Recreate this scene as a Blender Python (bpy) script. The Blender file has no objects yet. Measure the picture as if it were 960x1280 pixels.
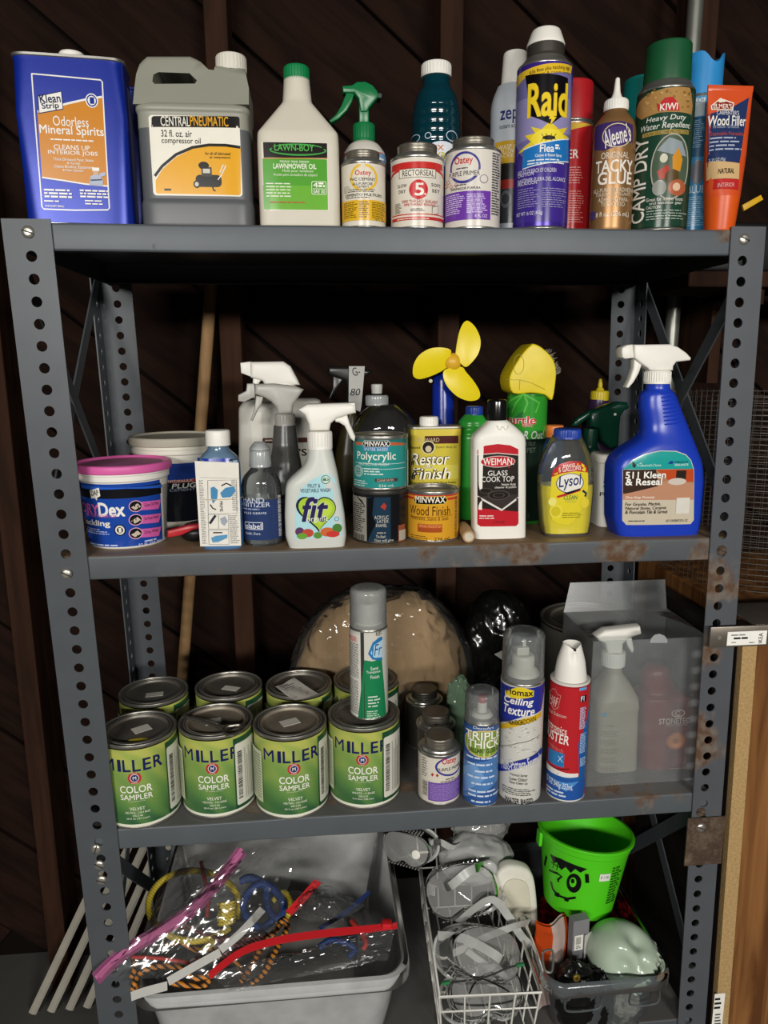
import bpy, bmesh, math, random
from mathutils import Vector, Matrix, noise as mnoise
random.seed(7)
PI = math.pi
scene = bpy.context.scene
col = scene.collection

# ---------------------------------------------------------------- camera
CAM_F, PITCH, YAW, ROLL = 917.13, .2012, .093, -.0066
CAM = Vector((-.1148, -.919, 1.341))
fw = Vector((math.sin(YAW)*math.cos(PITCH), math.cos(YAW)*math.cos(PITCH), -math.sin(PITCH)))
_r = fw.cross(Vector((0, 0, 1))).normalized(); _u = _r.cross(fw)
cr_, cu_ = math.cos(ROLL)*_r + math.sin(ROLL)*_u, -math.sin(ROLL)*_r + math.cos(ROLL)*_u
cam_data = bpy.data.cameras.new('camera'); cam = bpy.data.objects.new('camera', cam_data); col.objects.link(cam)
cam.matrix_world = Matrix(((cr_.x, cu_.x, -fw.x, CAM.x), (cr_.y, cu_.y, -fw.y, CAM.y), (cr_.z, cu_.z, -fw.z, CAM.z), (0, 0, 0, 1)))
cam_data.sensor_fit = 'VERTICAL'; cam_data.sensor_height = 32.0; cam_data.lens = CAM_F/1280*32.0
cam_data.clip_start = .02
scene.camera = cam

# ---------------------------------------------------------------- world, lamps, exposure
w = bpy.data.worlds.new('world'); scene.world = w; w.use_nodes = True
w.node_tree.nodes['Background'].inputs[0].default_value = (.9, .95, 1, 1)
w.node_tree.nodes['Background'].inputs[1].default_value = .018
def area(name, loc, target, sx, sy, power, color):
    d = bpy.data.lights.new(name, 'AREA'); d.shape = 'RECTANGLE'; d.size = sx; d.size_y = sy; d.energy = power; d.color = color
    o = bpy.data.objects.new(name, d); col.objects.link(o); o.location = loc
    o.rotation_euler = (Vector(target)-Vector(loc)).to_track_quat('-Z', 'Y').to_euler()
    return o
area('garage_lamp', (1.0, -3.2, 1.80), (0, .1, 1.0), 1.1, .2, 150, (1, .97, .92))
area('garage_lamp', (-1.05, -3.1, 1.84), (0, .1, 1.0), 1.1, .2, 120, (1, .97, .92))
scene.view_settings.view_transform = 'Standard'; scene.view_settings.look = 'None'
scene.view_settings.exposure = -0.9; scene.view_settings.gamma = 1.0; scene.view_settings.use_curve_mapping = False

# ---------------------------------------------------------------- helpers: pixels of the 960x1280 frame to points of the place
def ray(px, py): return fw + cr_*((px-480)/CAM_F) - cu_*((py-640)/CAM_F)
def at(px, py, y):
    d = ray(px, py); return CAM + d*((y-CAM.y)/d.y)
def onz(px, py, z):
    d = ray(px, py); return CAM + d*((z-CAM.z)/d.z)
Z1, Z2, Z3, Z4 = 1.5, 1.1056, .722, .33

# ---------------------------------------------------------------- materials
def lin(c):
    if isinstance(c, str): c = tuple(int(c[i:i+2], 16) for i in (0, 2, 4))
    f = lambda v: (v/255/12.92) if v/255 <= .04045 else ((v/255+.055)/1.055)**2.4
    return (f(c[0]), f(c[1]), f(c[2]), 1)
MATS = {}
def mat(name, c='808080', rough=.32, metal=0, var=.10, scale=60, spec=.35, bump=0, coat=0, dust=0):
    """procedural painted / plastic / metal surface with a little tonal variation"""
    if name in MATS: return MATS[name]
    m = bpy.data.materials.new(name); m.use_nodes = True; n = m.node_tree.nodes; L = m.node_tree.links
    b = n['Principled BSDF']; c = lin(c)
    b.inputs['Roughness'].default_value = rough; b.inputs['Metallic'].default_value = metal
    b.inputs['Specular IOR Level'].default_value = spec; b.inputs['Coat Weight'].default_value = coat
    tc = n.new('ShaderNodeTexCoord'); nz = n.new('ShaderNodeTexNoise'); nz.inputs['Scale'].default_value = scale; nz.inputs['Detail'].default_value = 4
    L.new(tc.outputs['Object'], nz.inputs['Vector'])
    mx = n.new('ShaderNodeMix'); mx.data_type = 'RGBA'
    mx.inputs[6].default_value = (*[v*(1-var) for v in c[:3]], 1); mx.inputs[7].default_value = (*[min(1, v*(1+var)) for v in c[:3]], 1)
    L.new(nz.outputs['Fac'], mx.inputs[0]); out = mx.outputs[2]
    if dust:
        n2 = n.new('ShaderNodeTexNoise'); n2.inputs['Scale'].default_value = scale*.35; n2.inputs['Detail'].default_value = 8; n2.inputs['Roughness'].default_value = .7
        L.new(tc.outputs['Object'], n2.inputs['Vector'])
        rp_ = n.new('ShaderNodeValToRGB'); rp_.color_ramp.elements[0].position = .48; rp_.color_ramp.elements[1].position = .72
        rp_.color_ramp.elements[1].color = (dust, dust, dust, 1); L.new(n2.outputs['Fac'], rp_.inputs[0])
        m2 = n.new('ShaderNodeMix'); m2.data_type = 'RGBA'; L.new(rp_.outputs[0], m2.inputs[0]); L.new(out, m2.inputs[6]); m2.inputs[7].default_value = lin('8a7c68'); out = m2.outputs[2]
    L.new(out, b.inputs['Base Color'])
    if bump:
        bp = n.new('ShaderNodeBump'); bp.inputs['Strength'].default_value = bump; bp.inputs['Distance'].default_value = .002
        L.new(nz.outputs['Fac'], bp.inputs['Height']); L.new(bp.outputs[0], b.inputs['Normal'])
    MATS[name] = m; return m
def clear(name, tint='ffffff', body=.06, rough=.08, gloss=1.0, bodycol='d8dcdc'):
    """thin clear plastic or glass wall: mostly see-through, fresnel gloss, a little milky body"""
    if name in MATS: return MATS[name]
    m = bpy.data.materials.new(name); m.use_nodes = True; n = m.node_tree.nodes; L = m.node_tree.links; n.clear()
    o = n.new('ShaderNodeOutputMaterial'); t = n.new('ShaderNodeBsdfTransparent'); t.inputs[0].default_value = lin(tint)
    d = n.new('ShaderNodeBsdfDiffuse'); d.inputs[0].default_value = lin(bodycol)
    g = n.new('ShaderNodeBsdfGlossy'); g.inputs['Roughness'].default_value = rough
    fr = n.new('ShaderNodeFresnel'); fr.inputs[0].default_value = 1.45
    nz = n.new('ShaderNodeTexNoise'); nz.inputs['Scale'].default_value = 30; tc = n.new('ShaderNodeTexCoord'); L.new(tc.outputs['Object'], nz.inputs['Vector'])
    mr = n.new('ShaderNodeMapRange'); mr.inputs[3].default_value = body*.7; mr.inputs[4].default_value = body*1.3; L.new(nz.outputs['Fac'], mr.inputs[0])
    a = n.new('ShaderNodeMixShader'); L.new(mr.outputs[0], a.inputs[0]); L.new(t.outputs[0], a.inputs[1]); L.new(d.outputs[0], a.inputs[2])
    ml = n.new('ShaderNodeMath'); ml.operation = 'MULTIPLY'; ml.inputs[1].default_value = gloss; L.new(fr.outputs[0], ml.inputs[0])
    b = n.new('ShaderNodeMixShader'); L.new(ml.outputs[0], b.inputs[0]); L.new(a.outputs[0], b.inputs[1]); L.new(g.outputs[0], b.inputs[2])
    L.new(b.outputs[0], o.inputs[0]); MATS[name] = m; return m
def ink(c, rough=.2): return mat('print_'+c, c, rough, 0, .04, 90, spec=.3)
def foil(c): return mat('metallic_print_'+c, c, .3, .7, .05, 90)

# ---------------------------------------------------------------- geometry helpers
class MB:
    def __init__(s): s.v = []; s.f = []; s.m = []
    def add(s, vs, fs, mi=0):
        b = len(s.v); s.v += [tuple(x) for x in vs]; s.f += [tuple(i+b for i in f) for f in fs]; s.m += [mi]*len(fs); return s
    def box(s, x0, x1, y0, y1, z0, z1, mi=0):
        return s.add([(x0,y0,z0),(x1,y0,z0),(x1,y1,z0),(x0,y1,z0),(x0,y0,z1),(x1,y0,z1),(x1,y1,z1),(x0,y1,z1)],
                     [(3,2,1,0),(4,5,6,7),(0,1,5,4),(1,2,6,5),(2,3,7,6),(3,0,4,7)], mi)
    def rings(s, rs, capa=True, capb=True, mi=0, closed=False):
        k = len(rs[0]); vs = [p for r in rs for p in r]; fs = []
        n = len(rs)
        for i in range(n if closed else n-1):
            a, b = i*k, ((i+1) % n)*k
            for j in range(k): fs.append((a+j, a+(j+1) % k, b+(j+1) % k, b+j))
        if capa and not closed: fs.append(tuple(range(k-1, -1, -1)))
        if capb and not closed: fs.append(tuple(range((n-1)*k, n*k)))
        return s.add(vs, fs, mi)
    def tube(s, path, r, seg=8, closed=False, mi=0, caps=True):
        path = [Vector(p) for p in path]; n = len(path); rs = []; up = None
        for i, p in enumerate(path):
            a = path[(i-1) % n] if (closed or i) else p; b = path[(i+1) % n] if (closed or i < n-1) else p
            t = (b-a); t = t.normalized() if t.length > 1e-9 else Vector((0, 0, 1))
            if up is None: up = t.orthogonal().normalized()
            up = (up - t*up.dot(t)); up = up.normalized() if up.length > 1e-6 else t.orthogonal().normalized()
            bi = t.cross(up); rr = r[i] if isinstance(r, (list, tuple)) else r
            rs.append([p + (up*math.cos(q) + bi*math.sin(q))*rr for q in (2*PI*j/seg for j in range(seg))])
        return s.rings(rs, caps, caps, mi, closed)
    def lathe(s, prof, seg=32, mi=0, capa=True, capb=True, cx=0, cy=0):
        return s.rings([[(cx+r*math.cos(2*PI*j/seg), cy+r*math.sin(2*PI*j/seg), z) for j in range(seg)] for r, z in prof], capa, capb, mi)
    def prism(s, poly, y0, y1, bev=0, mi=0, M=None, bseg=2):
        """polygon given in (x, z), extruded along y"""
        bm = bmesh.new(); vs = [bm.verts.new((x, y0, z)) for x, z in poly]
        f = bm.faces.new(vs); r = bmesh.ops.extrude_face_region(bm, geom=[f])
        for e in r['geom']:
            if isinstance(e, bmesh.types.BMVert): e.co.y = y1
        bmesh.ops.recalc_face_normals(bm, faces=bm.faces[:])
        if bev:
            ed = [e for e in bm.edges if abs(e.verts[0].co.y-e.verts[1].co.y) < 1e-9]
            bmesh.ops.bevel(bm, geom=ed, offset=bev, segments=bseg, profile=.5, affect='EDGES', clamp_overlap=True)
        bm.verts.index_update()
        vs = [v.co.copy() for v in bm.verts]
        if M: vs = [M @ v for v in vs]
        s.add(vs, [[v.index for v in f.verts] for f in bm.faces], mi); bm.free(); return s
    def rbox(s, x0, x1, y0, y1, z0, z1, bev=.002, mi=0, M=None, bseg=2):
        bm = bmesh.new(); bmesh.ops.create_cube(bm, size=1)
        for v in bm.verts: v.co = ((x0+x1)/2+v.co.x*(x1-x0), (y0+y1)/2+v.co.y*(y1-y0), (z0+z1)/2+v.co.z*(z1-z0))
        bmesh.ops.bevel(bm, geom=bm.edges[:], offset=bev, segments=bseg, profile=.5, affect='EDGES', clamp_overlap=True)
        bm.verts.index_update(); vs = [v.co.copy() for v in bm.verts]
        if M: vs = [M @ v for v in vs]
        s.add(vs, [[v.index for v in f.verts] for f in bm.faces], mi); bm.free(); return s
    def xf(s, M): s.v = [tuple(M @ Vector(p)) for p in s.v]; return s
def obj(name, mb, mats, parent=None, smooth=35, label=None):
    me = bpy.data.meshes.new(name); me.from_pydata(mb.v, [], mb.f); me.validate()
    for m in (mats if isinstance(mats, (list, tuple)) else [mats]): me.materials.append(m)
    if len(mb.m) == len(me.polygons): me.polygons.foreach_set('material_index', mb.m)
    if smooth:
        me.polygons.foreach_set('use_smooth', [True]*len(me.polygons)); me.set_sharp_from_angle(angle=math.radians(smooth))
    me.update(); o = bpy.data.objects.new(name, me); col.objects.link(o)
    if parent: o.parent = parent
    if label: o['label'] = label
    return o
def link_copy(o, parent, M=None):
    c = o.copy(); col.objects.link(c); c.parent = parent
    if M is not None: c.matrix_local = M
    return c
def copy_tree(o, parent=None):
    c = o.copy(); col.objects.link(c); c.parent = parent
    for ch in list(o.children): copy_tree(ch, c)
    return c
def thing(name, label, cat, loc=(0, 0, 0), rz=0, group=None, tilt=(0, 0)):
    o = bpy.data.objects.new(name, None); col.objects.link(o); o.location = loc; o.rotation_euler = (tilt[0], tilt[1], rz); o.empty_display_size = .03
    o['label'] = label; o['category'] = cat
    if group: o['group'] = group
    return o
def tag(o, label, cat, group=None, kind=None):
    o['label'] = label; o['category'] = cat
    if group: o['group'] = group
    if kind: o['kind'] = kind
    return o
def struct(o): o['kind'] = 'structure'; return o
def cr(pts, n=6, closed=False):
    """Catmull-Rom through points of any dimension"""
    pts = [Vector(p) for p in pts]; k = len(pts); out = []
    for i in range(k if closed else k-1):
        g = (lambda q: pts[q % k]) if closed else (lambda q: pts[max(0, min(k-1, q))])
        p0, p1, p2, p3 = g(i-1), g(i), g(i+1), g(i+2)
        for j in range(n):
            t = j/n; out.append(.5*((2*p1)+(p2-p0)*t+(2*p0-5*p1+4*p2-p3)*t*t+(3*p1-p0-3*p2+p3)*t**3))
    if not closed: out.append(pts[-1])
    return out
def rnd(prof, r=.003, k=3):
    """round the corners of a profile of tuples (first two entries are lengths)"""
    out = [tuple(prof[0])]
    for i in range(1, len(prof)-1):
        a, p, b = prof[i-1], prof[i], prof[i+1]
        da = math.hypot(a[0]-p[0], a[1]-p[1]); db = math.hypot(b[0]-p[0], b[1]-p[1])
        if da < 1e-7 or db < 1e-7: out.append(tuple(p)); continue
        ta, tb = min(r, da*.45)/da, min(r, db*.45)/db
        q0 = [x+(y-x)*ta for x, y in zip(p, a)]; q1 = [x+(y-x)*tb for x, y in zip(p, b)]
        for j in range(k+1):
            t = j/k; out.append(tuple((1-t)**2*x+2*t*(1-t)*y+t*t*z for x, y, z in zip(q0, p, q1)))
    out.append(tuple(prof[-1])); return out

class Loft:
    """a bottle, can or tub: sections (z, rx, ry, n, cx, cy), superellipse of exponent n"""
    def __init__(s, secs, seg=40, round_=.003):
        secs = [tuple(q)+(2.0, 0, 0)[len(q)-3:] if len(q) < 6 else tuple(q) for q in [(q if len(q) > 2 else (q[0], q[1], q[1])) for q in secs]]
        # round in (z, rx)
        s.s = [q for q in rnd(secs, round_)] if round_ else secs; s.seg = seg
    def pt(s, q, a):
        z, rx, ry, n, cx, cy = q; c, d = math.cos(a), math.sin(a)
        return (cx+rx*math.copysign(abs(c)**(2/n), c), cy+ry*math.copysign(abs(d)**(2/n), d), z)
    def mb(s, capa=True, capb=True, z0=None, z1=None, scale=1):
        m = MB(); S = s.s
        if z0 is not None or z1 is not None:
            lo = z0 if z0 is not None else S[0][0]; hi = z1 if z1 is not None else S[-1][0]
            S = [s.at(lo)]+[q for q in S if lo < q[0] < hi]+[s.at(hi)]
        if scale != 1: S = [(q[0], q[1]*scale, q[2]*scale)+q[3:] for q in S]
        # angle samples clustered evenly on the outline
        ang = [2*PI*(j+.5)/s.seg for j in range(s.seg)]
        return m.rings([[s.pt(q, a) for a in ang] for q in S], capa, capb)
    def at(s, z):
        S = s.s
        if z <= S[0][0]: return S[0]
        for a, b in zip(S, S[1:]):
            if a[0] <= z <= b[0]:
                t = 0 if b[0]-a[0] < 1e-9 else (z-a[0])/(b[0]-a[0]); return tuple(x+(y-x)*t for x, y in zip(a, b))
        return S[-1]
    def inside(s, p):
        if p.z < s.s[0][0] or p.z > s.s[-1][0]: return False
        z, rx, ry, n, cx, cy = s.at(p.z); return abs((p.x-cx)/rx)**n+abs((p.y-cy)/ry)**n < 1
    def uv2p(s, u, v, d):
        z, rx, ry, n, cx, cy = s.at(v)
        if n < 2.3:   # round: u is arc length
            a = u/((rx+ry)/2); return ((rx+d)*math.sin(a)+cx, -(ry+d)*math.cos(a)+cy, v)
        x = max(-.999, min(.999, (u-cx)/rx)); y = -ry*(1-abs(x)**n)**(1/n); return (u, y-d+cy, v)
    def p2uv(s, p):
        z, rx, ry, n, cx, cy = s.at(p.z)
        if n < 2.3: return (math.atan2((p.x-cx), -(p.y-cy))*(rx+ry)/2, p.z)
        return (p.x, p.z)

TXT = {}; TXTZ = {}
def text2d(sx, bold, shear, spacing=1.0):
    k = (sx, bold, shear, spacing)
    if k not in TXT:
        c = bpy.data.curves.new('t', 'FONT'); c.body = sx; c.size = 1; c.resolution_u = 3;  c.shear = shear; c.space_character = spacing; c.align_x = 'CENTER'
        c.space_line = .85
        o = bpy.data.objects.new('t', c); col.objects.link(o)
        me = bpy.data.meshes.new_from_object(o)
        vs = [(v.co.x, v.co.y) for v in me.vertices]; fs = [tuple(p.vertices) for p in me.polygons]
        bpy.data.objects.remove(o); bpy.data.curves.remove(c); bpy.data.meshes.remove(me)
        zs = [0]*len(vs); d_ = bold*.45; vb, fb = vs, fs     # heavier strokes: the glyphs repeated around their place
        if d_ > .004:
            vs, fs, zs = [], [], []
            for k8 in range(4 if d_ < .03 else 8):
                q = 2*PI*(k8+.5)/(4 if d_ < .03 else 8); n8 = len(vs); zs += [k8*.000012]*len(vb); vs += [(x+d_*math.cos(q), y+d_*math.sin(q)) for x, y in vb]; fs += [tuple(i+n8 for i in f) for f in fb]
        xs = [a for a, b in vs]; ys = [b for a, b in vs]
        x0, x1, y0, y1 = min(xs), max(xs), min(ys), max(ys)
        TXT[k] = ([((x-x0)/(x1-x0)-.5, (y-y0)/(y1-y0)-.5) for x, y in vs], fs); TXTZ[id(fs)] = zs
    return TXT[k]
class Art:
    """flat print wrapped on a Loft (or on a plane): every shape is given by where it sits in the frame"""
    def __init__(s, root, loft, yfront=None, du=.004, base=.0003, view=(0, 0, 1)):
        s.root, s.loft, s.du, s.base, s.k = root, loft, du, base, view; s.items = []; s.mats = []
        M = Matrix.Translation(root.location) @ root.rotation_euler.to_matrix().to_4x4(); s.Mi = M.inverted(); s.yf = yfront
    def P(s, px, py):
        px, py = px/s.k[2]+s.k[0], py/s.k[2]+s.k[1]
        o = s.Mi @ CAM; d = (s.Mi.to_3x3() @ ray(px, py))
        if s.loft is None:
            p = o+d*((s.yf-o.y)/d.y); return (p.x, p.z)
        lf = s.loft; n0 = o.length-.45; n1 = o.length+.3; k = 400; prev = n0; dl = d.normalized(); best = None
        for i in range(k+1):
            t = n0+(n1-n0)*i/k; p = o+dl*t
            if lf.inside(p):
                a, b = prev, t
                for _ in range(22):
                    m_ = (a+b)/2
                    if lf.inside(o+dl*m_): b = m_
                    else: a = m_
                return lf.p2uv(o+dl*b)
            z, rx, ry, n, cx, cy = lf.at(p.z); e = abs((p.x-cx)/rx)**n+abs((p.y-cy)/ry)**n+(abs(p.z-z) if not lf.s[0][0] < p.z < lf.s[-1][0] else 0)*50
            if best is None or e < best[0]: best = (e, p.copy())
            prev = t
        b_ = best[1]; b_.z = max(lf.s[0][0]+.003, min(lf.s[-1][0]-.001, b_.z)); return lf.p2uv(b_)
    def mi(s, m):
        if isinstance(m, str): m = ink(m)
        if m not in s.mats: s.mats.append(m)
        return s.mats.index(m)
    def poly_uv(s, pts, m): s.items.append((pts, [tuple(range(len(pts)))], s.mi(m))); return s
    def poly(s, pts, m): return s.poly_uv([s.P(*p) for p in pts], m)
    def rect(s, x0, y0, x1, y1, m, r=0):
        ym, xm = (y0+y1)/2, (x0+x1)/2; a, b = s.P(x0, ym)[0], s.P(x1, ym)[0]; c, d = s.P(xm, y1)[1], s.P(xm, y0)[1]
        return s.rect_uv(a, c, b, d, m, r)
    def rect_uv(s, a, c, b, d, m, r=0):
        if not r: return s.poly_uv([(a, c), (b, c), (b, d), (a, d)], m)
        pts = []
        for (x, y, q) in ((b-r, c+r, -PI/2), (b-r, d-r, 0), (a+r, d-r, PI/2), (a+r, c+r, PI)):
            for j in range(5): pts.append((x+r*math.cos(q+j*PI/8), y+r*math.sin(q+j*PI/8)))
        return s.poly_uv(pts, m)
    def full(s, v0, v1, u0, u1, m): return s.rect_uv(u0, v0, u1, v1, m)
    def ell(s, x0, y0, x1, y1, m, n=28):
        ym, xm = (y0+y1)/2, (x0+x1)/2; a, b = s.P(x0, ym)[0], s.P(x1, ym)[0]; c, d = s.P(xm, y1)[1], s.P(xm, y0)[1]
        return s.poly_uv([((a+b)/2+(b-a)/2*math.cos(2*PI*i/n), (c+d)/2+(d-c)/2*math.sin(2*PI*i/n)) for i in range(n)], m)
    def arc(s, x0, y0, x1, y1, a0, a1, th, m, n=20):
        """stroke along an elliptic arc (degrees, counter-clockwise from right), th in metres"""
        ym, xm = (y0+y1)/2, (x0+x1)/2; a, b = s.P(x0, ym)[0], s.P(x1, ym)[0]; c, d = s.P(xm, y1)[1], s.P(xm, y0)[1]
        A = [math.radians(a0+(a1-a0)*i/n) for i in range(n+1)]; R1, R2 = (b-a)/2, (d-c)/2
        pts = [((a+b)/2+R1*math.cos(t), (c+d)/2+R2*math.sin(t)) for t in A]+[((a+b)/2+(R1-th)*math.cos(t), (c+d)/2+(R2-th)*math.sin(t)) for t in A]
        s.items.append((pts, [(i, i+1, n+2+i, n+1+i) for i in range(n)], s.mi(m))); return s
    def line(s, pts, th, m):
        """stroke through pixels, th in metres"""
        q = [Vector(s.P(*p)) for p in pts]; L_, R_ = [], []
        for i, p in enumerate(q):
            t = (q[min(i+1, len(q)-1)]-q[max(i-1, 0)]).normalized(); nn = Vector((-t.y, t.x))*th/2; L_.append(tuple(p+nn)); R_.append(tuple(p-nn))
        n = len(q); s.items.append((L_+R_, [(i, i+1, n+i+1, n+i) for i in range(n-1)], s.mi(m))); return s
    def text(s, t, x0, y0, x1, y1, m, bold=.015, shear=0, rot=0, sp=1.0, outline=None, ow=.05):
        ym, xm = (y0+y1)/2, (x0+x1)/2; a, b = s.P(x0, ym)[0], s.P(x1, ym)[0]; c, d = s.P(xm, y1)[1], s.P(xm, y0)[1]
        for (mm, bd) in (((outline, bold+ow),) if outline else ())+((m, bold),):
            vs, fs = text2d(t, bd, shear, sp); cx, cy, ww, hh = (a+b)/2, (c+d)/2, b-a, d-c
            ca, sa = math.cos(rot), math.sin(rot); pts = []
            for x, y in vs:
                x, y = x*ww, y*hh; pts.append((cx+x*ca-y*sa, cy+x*sa+y*ca))
            if abs(rot) > 1:  # upright lettering: swap the box
                pts = [(cx+(x*hh*ca-y*ww*sa)*0+(-math.copysign(1, rot)*y*ww), cy+math.copysign(1, rot)*x*hh) for x, y in vs]
            s.items.append((pts, fs, s.mi(mm)))
        return s
    def small(s, x0, y0, x1, y1, rows, m, fill=.5, seed=1, align='l'):
        """rows of print too small to read: short dashes"""
        R_ = random.Random(seed); ym, xm = (y0+y1)/2, (x0+x1)/2; a, b = s.P(x0, ym)[0], s.P(x1, ym)[0]; c, d = s.P(xm, y1)[1], s.P(xm, y0)[1]
        rh = (d-c)/rows; pts, fs = [], []
        for i in range(rows):
            y = d-(i+.5)*rh; ww = (b-a)*(R_.uniform(.7, 1) if align != 'j' else 1); x = a if align != 'c' else (a+b-ww)/2; xe = x+ww
            while x < xe-rh*.3:
                l = min(R_.uniform(.8, 3.2)*rh, xe-x); k = len(pts)
                pts += [(x, y-rh*fill/2), (x+l, y-rh*fill/2), (x+l, y+rh*fill/2), (x, y+rh*fill/2)]; fs.append((k, k+1, k+2, k+3)); x += l+rh*.35
        s.items.append((pts, fs, s.mi(m))); return s
    def bars(s, x0, y0, x1, y1, m='111111', n=22, vertical=True, seed=3):
        R_ = random.Random(seed); ym, xm = (y0+y1)/2, (x0+x1)/2; a, b = s.P(x0, ym)[0], s.P(x1, ym)[0]; c, d = s.P(xm, y1)[1], s.P(xm, y0)[1]; pts, fs = [], []
        for i in range(n):
            f0 = i/n; f1 = f0+R_.uniform(.3, .75)/n; k = len(pts)
            pts += [(a+(b-a)*f0, c), (a+(b-a)*f1, c), (a+(b-a)*f1, d), (a+(b-a)*f0, d)] if vertical else [(a, c+(d-c)*f0), (b, c+(d-c)*f0), (b, c+(d-c)*f1), (a, c+(d-c)*f1)]
            fs.append((k, k+1, k+2, k+3))
        s.items.append((pts, fs, s.mi(m))); return s
    def build(s, name='label', parent=None, label=None, dv=None):
        bm = bmesh.new(); lay = .00003
        if s.loft is not None and dv is None and s.loft.s[0][3] < 2.3:
            rr_ = [s.loft.at(v)[1] for it in s.items for _, v in it[0]]
            if max(rr_)-min(rr_) > .0008: dv = .008
        zc = 0
        for k, (pts, fs, mi) in enumerate(s.items):
            zx = TXTZ.get(id(fs)) or [0]*len(pts); V = [bm.verts.new((x, y, zc+z)) for (x, y), z in zip(pts, zx)]; zc += lay+max(zx)
            for f in fs:
                try:
                    fc = bm.faces.new([V[i] for i in f]); fc.material_index = mi
                    fc.normal_update()
                    if fc.normal.z < 0: fc.normal_flip()
                except ValueError: pass
        big = [f for f in bm.faces if len(f.verts) > 4]
        if big: bmesh.ops.triangulate(bm, faces=big)
        if s.loft is not None:
            xs = [v.co.x for v in bm.verts]; ys = [v.co.y for v in bm.verts]
            for ax, lo, hi, st in ((0, min(xs), max(xs), s.du), (1, min(ys), max(ys), dv)):
                if not st: continue
                t = lo+st
                while t < hi:
                    p = (t, 0, 0) if ax == 0 else (0, t, 0); nn = (1, 0, 0) if ax == 0 else (0, 1, 0)
                    gm = [f for f in bm.faces if min(v.co[ax] for v in f.verts) < t-1e-7 and max(v.co[ax] for v in f.verts) > t+1e-7]
                    if gm:
                        gm = gm+list({e for f in gm for e in f.edges})+list({v for f in gm for v in f.verts})
                        bmesh.ops.bisect_plane(bm, geom=gm, plane_co=p, plane_no=nn, dist=1e-7)
                    t += st
        bm.verts.index_update(); mb = MB()
        if s.loft is None: vs = [(v.co.x, s.yf-s.base-v.co.z, v.co.y) for v in bm.verts]
        else: vs = [s.loft.uv2p(v.co.x, v.co.y, s.base+v.co.z) for v in bm.verts]
        mb.v = vs; mb.f = [tuple(v.index for v in f.verts) for f in bm.faces]; mb.m = [f.material_index for f in bm.faces]; bm.free()
        bd_ = [c for c in s.root.children if c.name.split('.')[0] == 'body']
        return obj(name, mb, s.mats, parent or (bd_[0] if bd_ and name == 'label' else s.root), smooth=0 if s.loft is None else 40, label=label)
def S(root, pts, y=None, view=(0, 0, 1)):
    """silhouette pixels to the thing's own (x, z)"""
    yy = root.location.y if y is None else y; Mi = (Matrix.Translation(root.location) @ root.rotation_euler.to_matrix().to_4x4()).inverted(); out = []
    for p in pts:
        q = Mi @ at(p[0]/view[2]+view[0], p[1]/view[2]+view[1], yy); out.append((q.x, q.z))
    return out
# crops of the frame in which positions were read: (left, top, scale)
VA, VB, VC, VD = (0, 40, 2.909), (310, 60, 2.909), (600, 20, 2.6667), (80, 430, 3.84)
VE, VF, VG, VH = (280, 420, 3.84), (490, 390, 4.129), (660, 410, 4.0), (100, 820, 3.2)
VI, VJ, VK, VL, VN = (300, 700, 3.2), (480, 740, 3.692), (660, 720, 3.2), (90, 1030, 2.2326), (480, 1010, 2.526)
def secs_px(root, rows, view, y=None):
    """sections from outline rows (row, left, right, ry, n) read off a crop"""
    out = []
    for yy, xl, xr, ry, n in rows:
        a, b = S(root, [(xl, yy), (xr, yy)], y, view); out.append(((a[1]+b[1])/2, (b[0]-a[0])/2, ry, n, (a[0]+b[0])/2, 0))
    return sorted(out)
# ================================================================ the setting
def wood(name, c1, c2, rough=.75, scale=(3, 40, 40), bump=.3):
    if name in MATS: return MATS[name]
    m = mat(name, c1, rough, spec=.12); n = m.node_tree.nodes; L = m.node_tree.links; b = n['Principled BSDF']
    tc = n.new('ShaderNodeTexCoord'); mp = n.new('ShaderNodeMapping'); mp.inputs['Scale'].default_value = scale
    nz = n.new('ShaderNodeTexNoise'); nz.inputs['Scale'].default_value = 1; nz.inputs['Detail'].default_value = 6; nz.inputs['Distortion'].default_value = .6
    L.new(tc.outputs['Object'], mp.inputs[0]); L.new(mp.outputs[0], nz.inputs['Vector'])
    cr1 = n.new('ShaderNodeValToRGB'); cr1.color_ramp.elements[0].position = .35; cr1.color_ramp.elements[0].color = lin(c1); cr1.color_ramp.elements[1].position = .68; cr1.color_ramp.elements[1].color = lin(c2)
    L.new(nz.outputs['Fac'], cr1.inputs[0]); L.new(cr1.outputs[0], b.inputs['Base Color'])
    bp = n.new('ShaderNodeBump'); bp.inputs['Strength'].default_value = bump; bp.inputs['Distance'].default_value = .003; L.new(nz.outputs['Fac'], bp.inputs['Height']); L.new(bp.outputs[0], b.inputs['Normal'])
    return m
M_plank = wood('old_dark_planks', '160c08', '26160f', .9)
M_stud = wood('old_stud_wood', '2a1a12', '40291d', .8, (30, 30, 3))
M_floor = mat('concrete_floor', '4c4a47', .85, 0, .25, 9, bump=.4)
M_dark = mat('dark_plaster', '120e0c', .95, 0, .2, 6, spec=.05)
YB = .60
def plane_box(name, x0, x1, y0, y1, z0, z1, m): return struct(obj(name, MB().box(x0, x1, y0, y1, z0, z1), m, smooth=0))
plane_box('floor', -1.6, 1.3, -4.2, YB+.06, -.06, 0, M_floor)
wall = plane_box('wall_back', -1.6, 1.3, YB+.02, YB+.06, 0, 2.4, M_dark)
plane_box('wall_left', -1.66, -1.6, -4.2, YB+.06, 0, 2.4, M_dark)
plane_box('wall_right', 1.3, 1.36, -4.2, YB+.06, 0, 2.4, M_dark)
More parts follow.
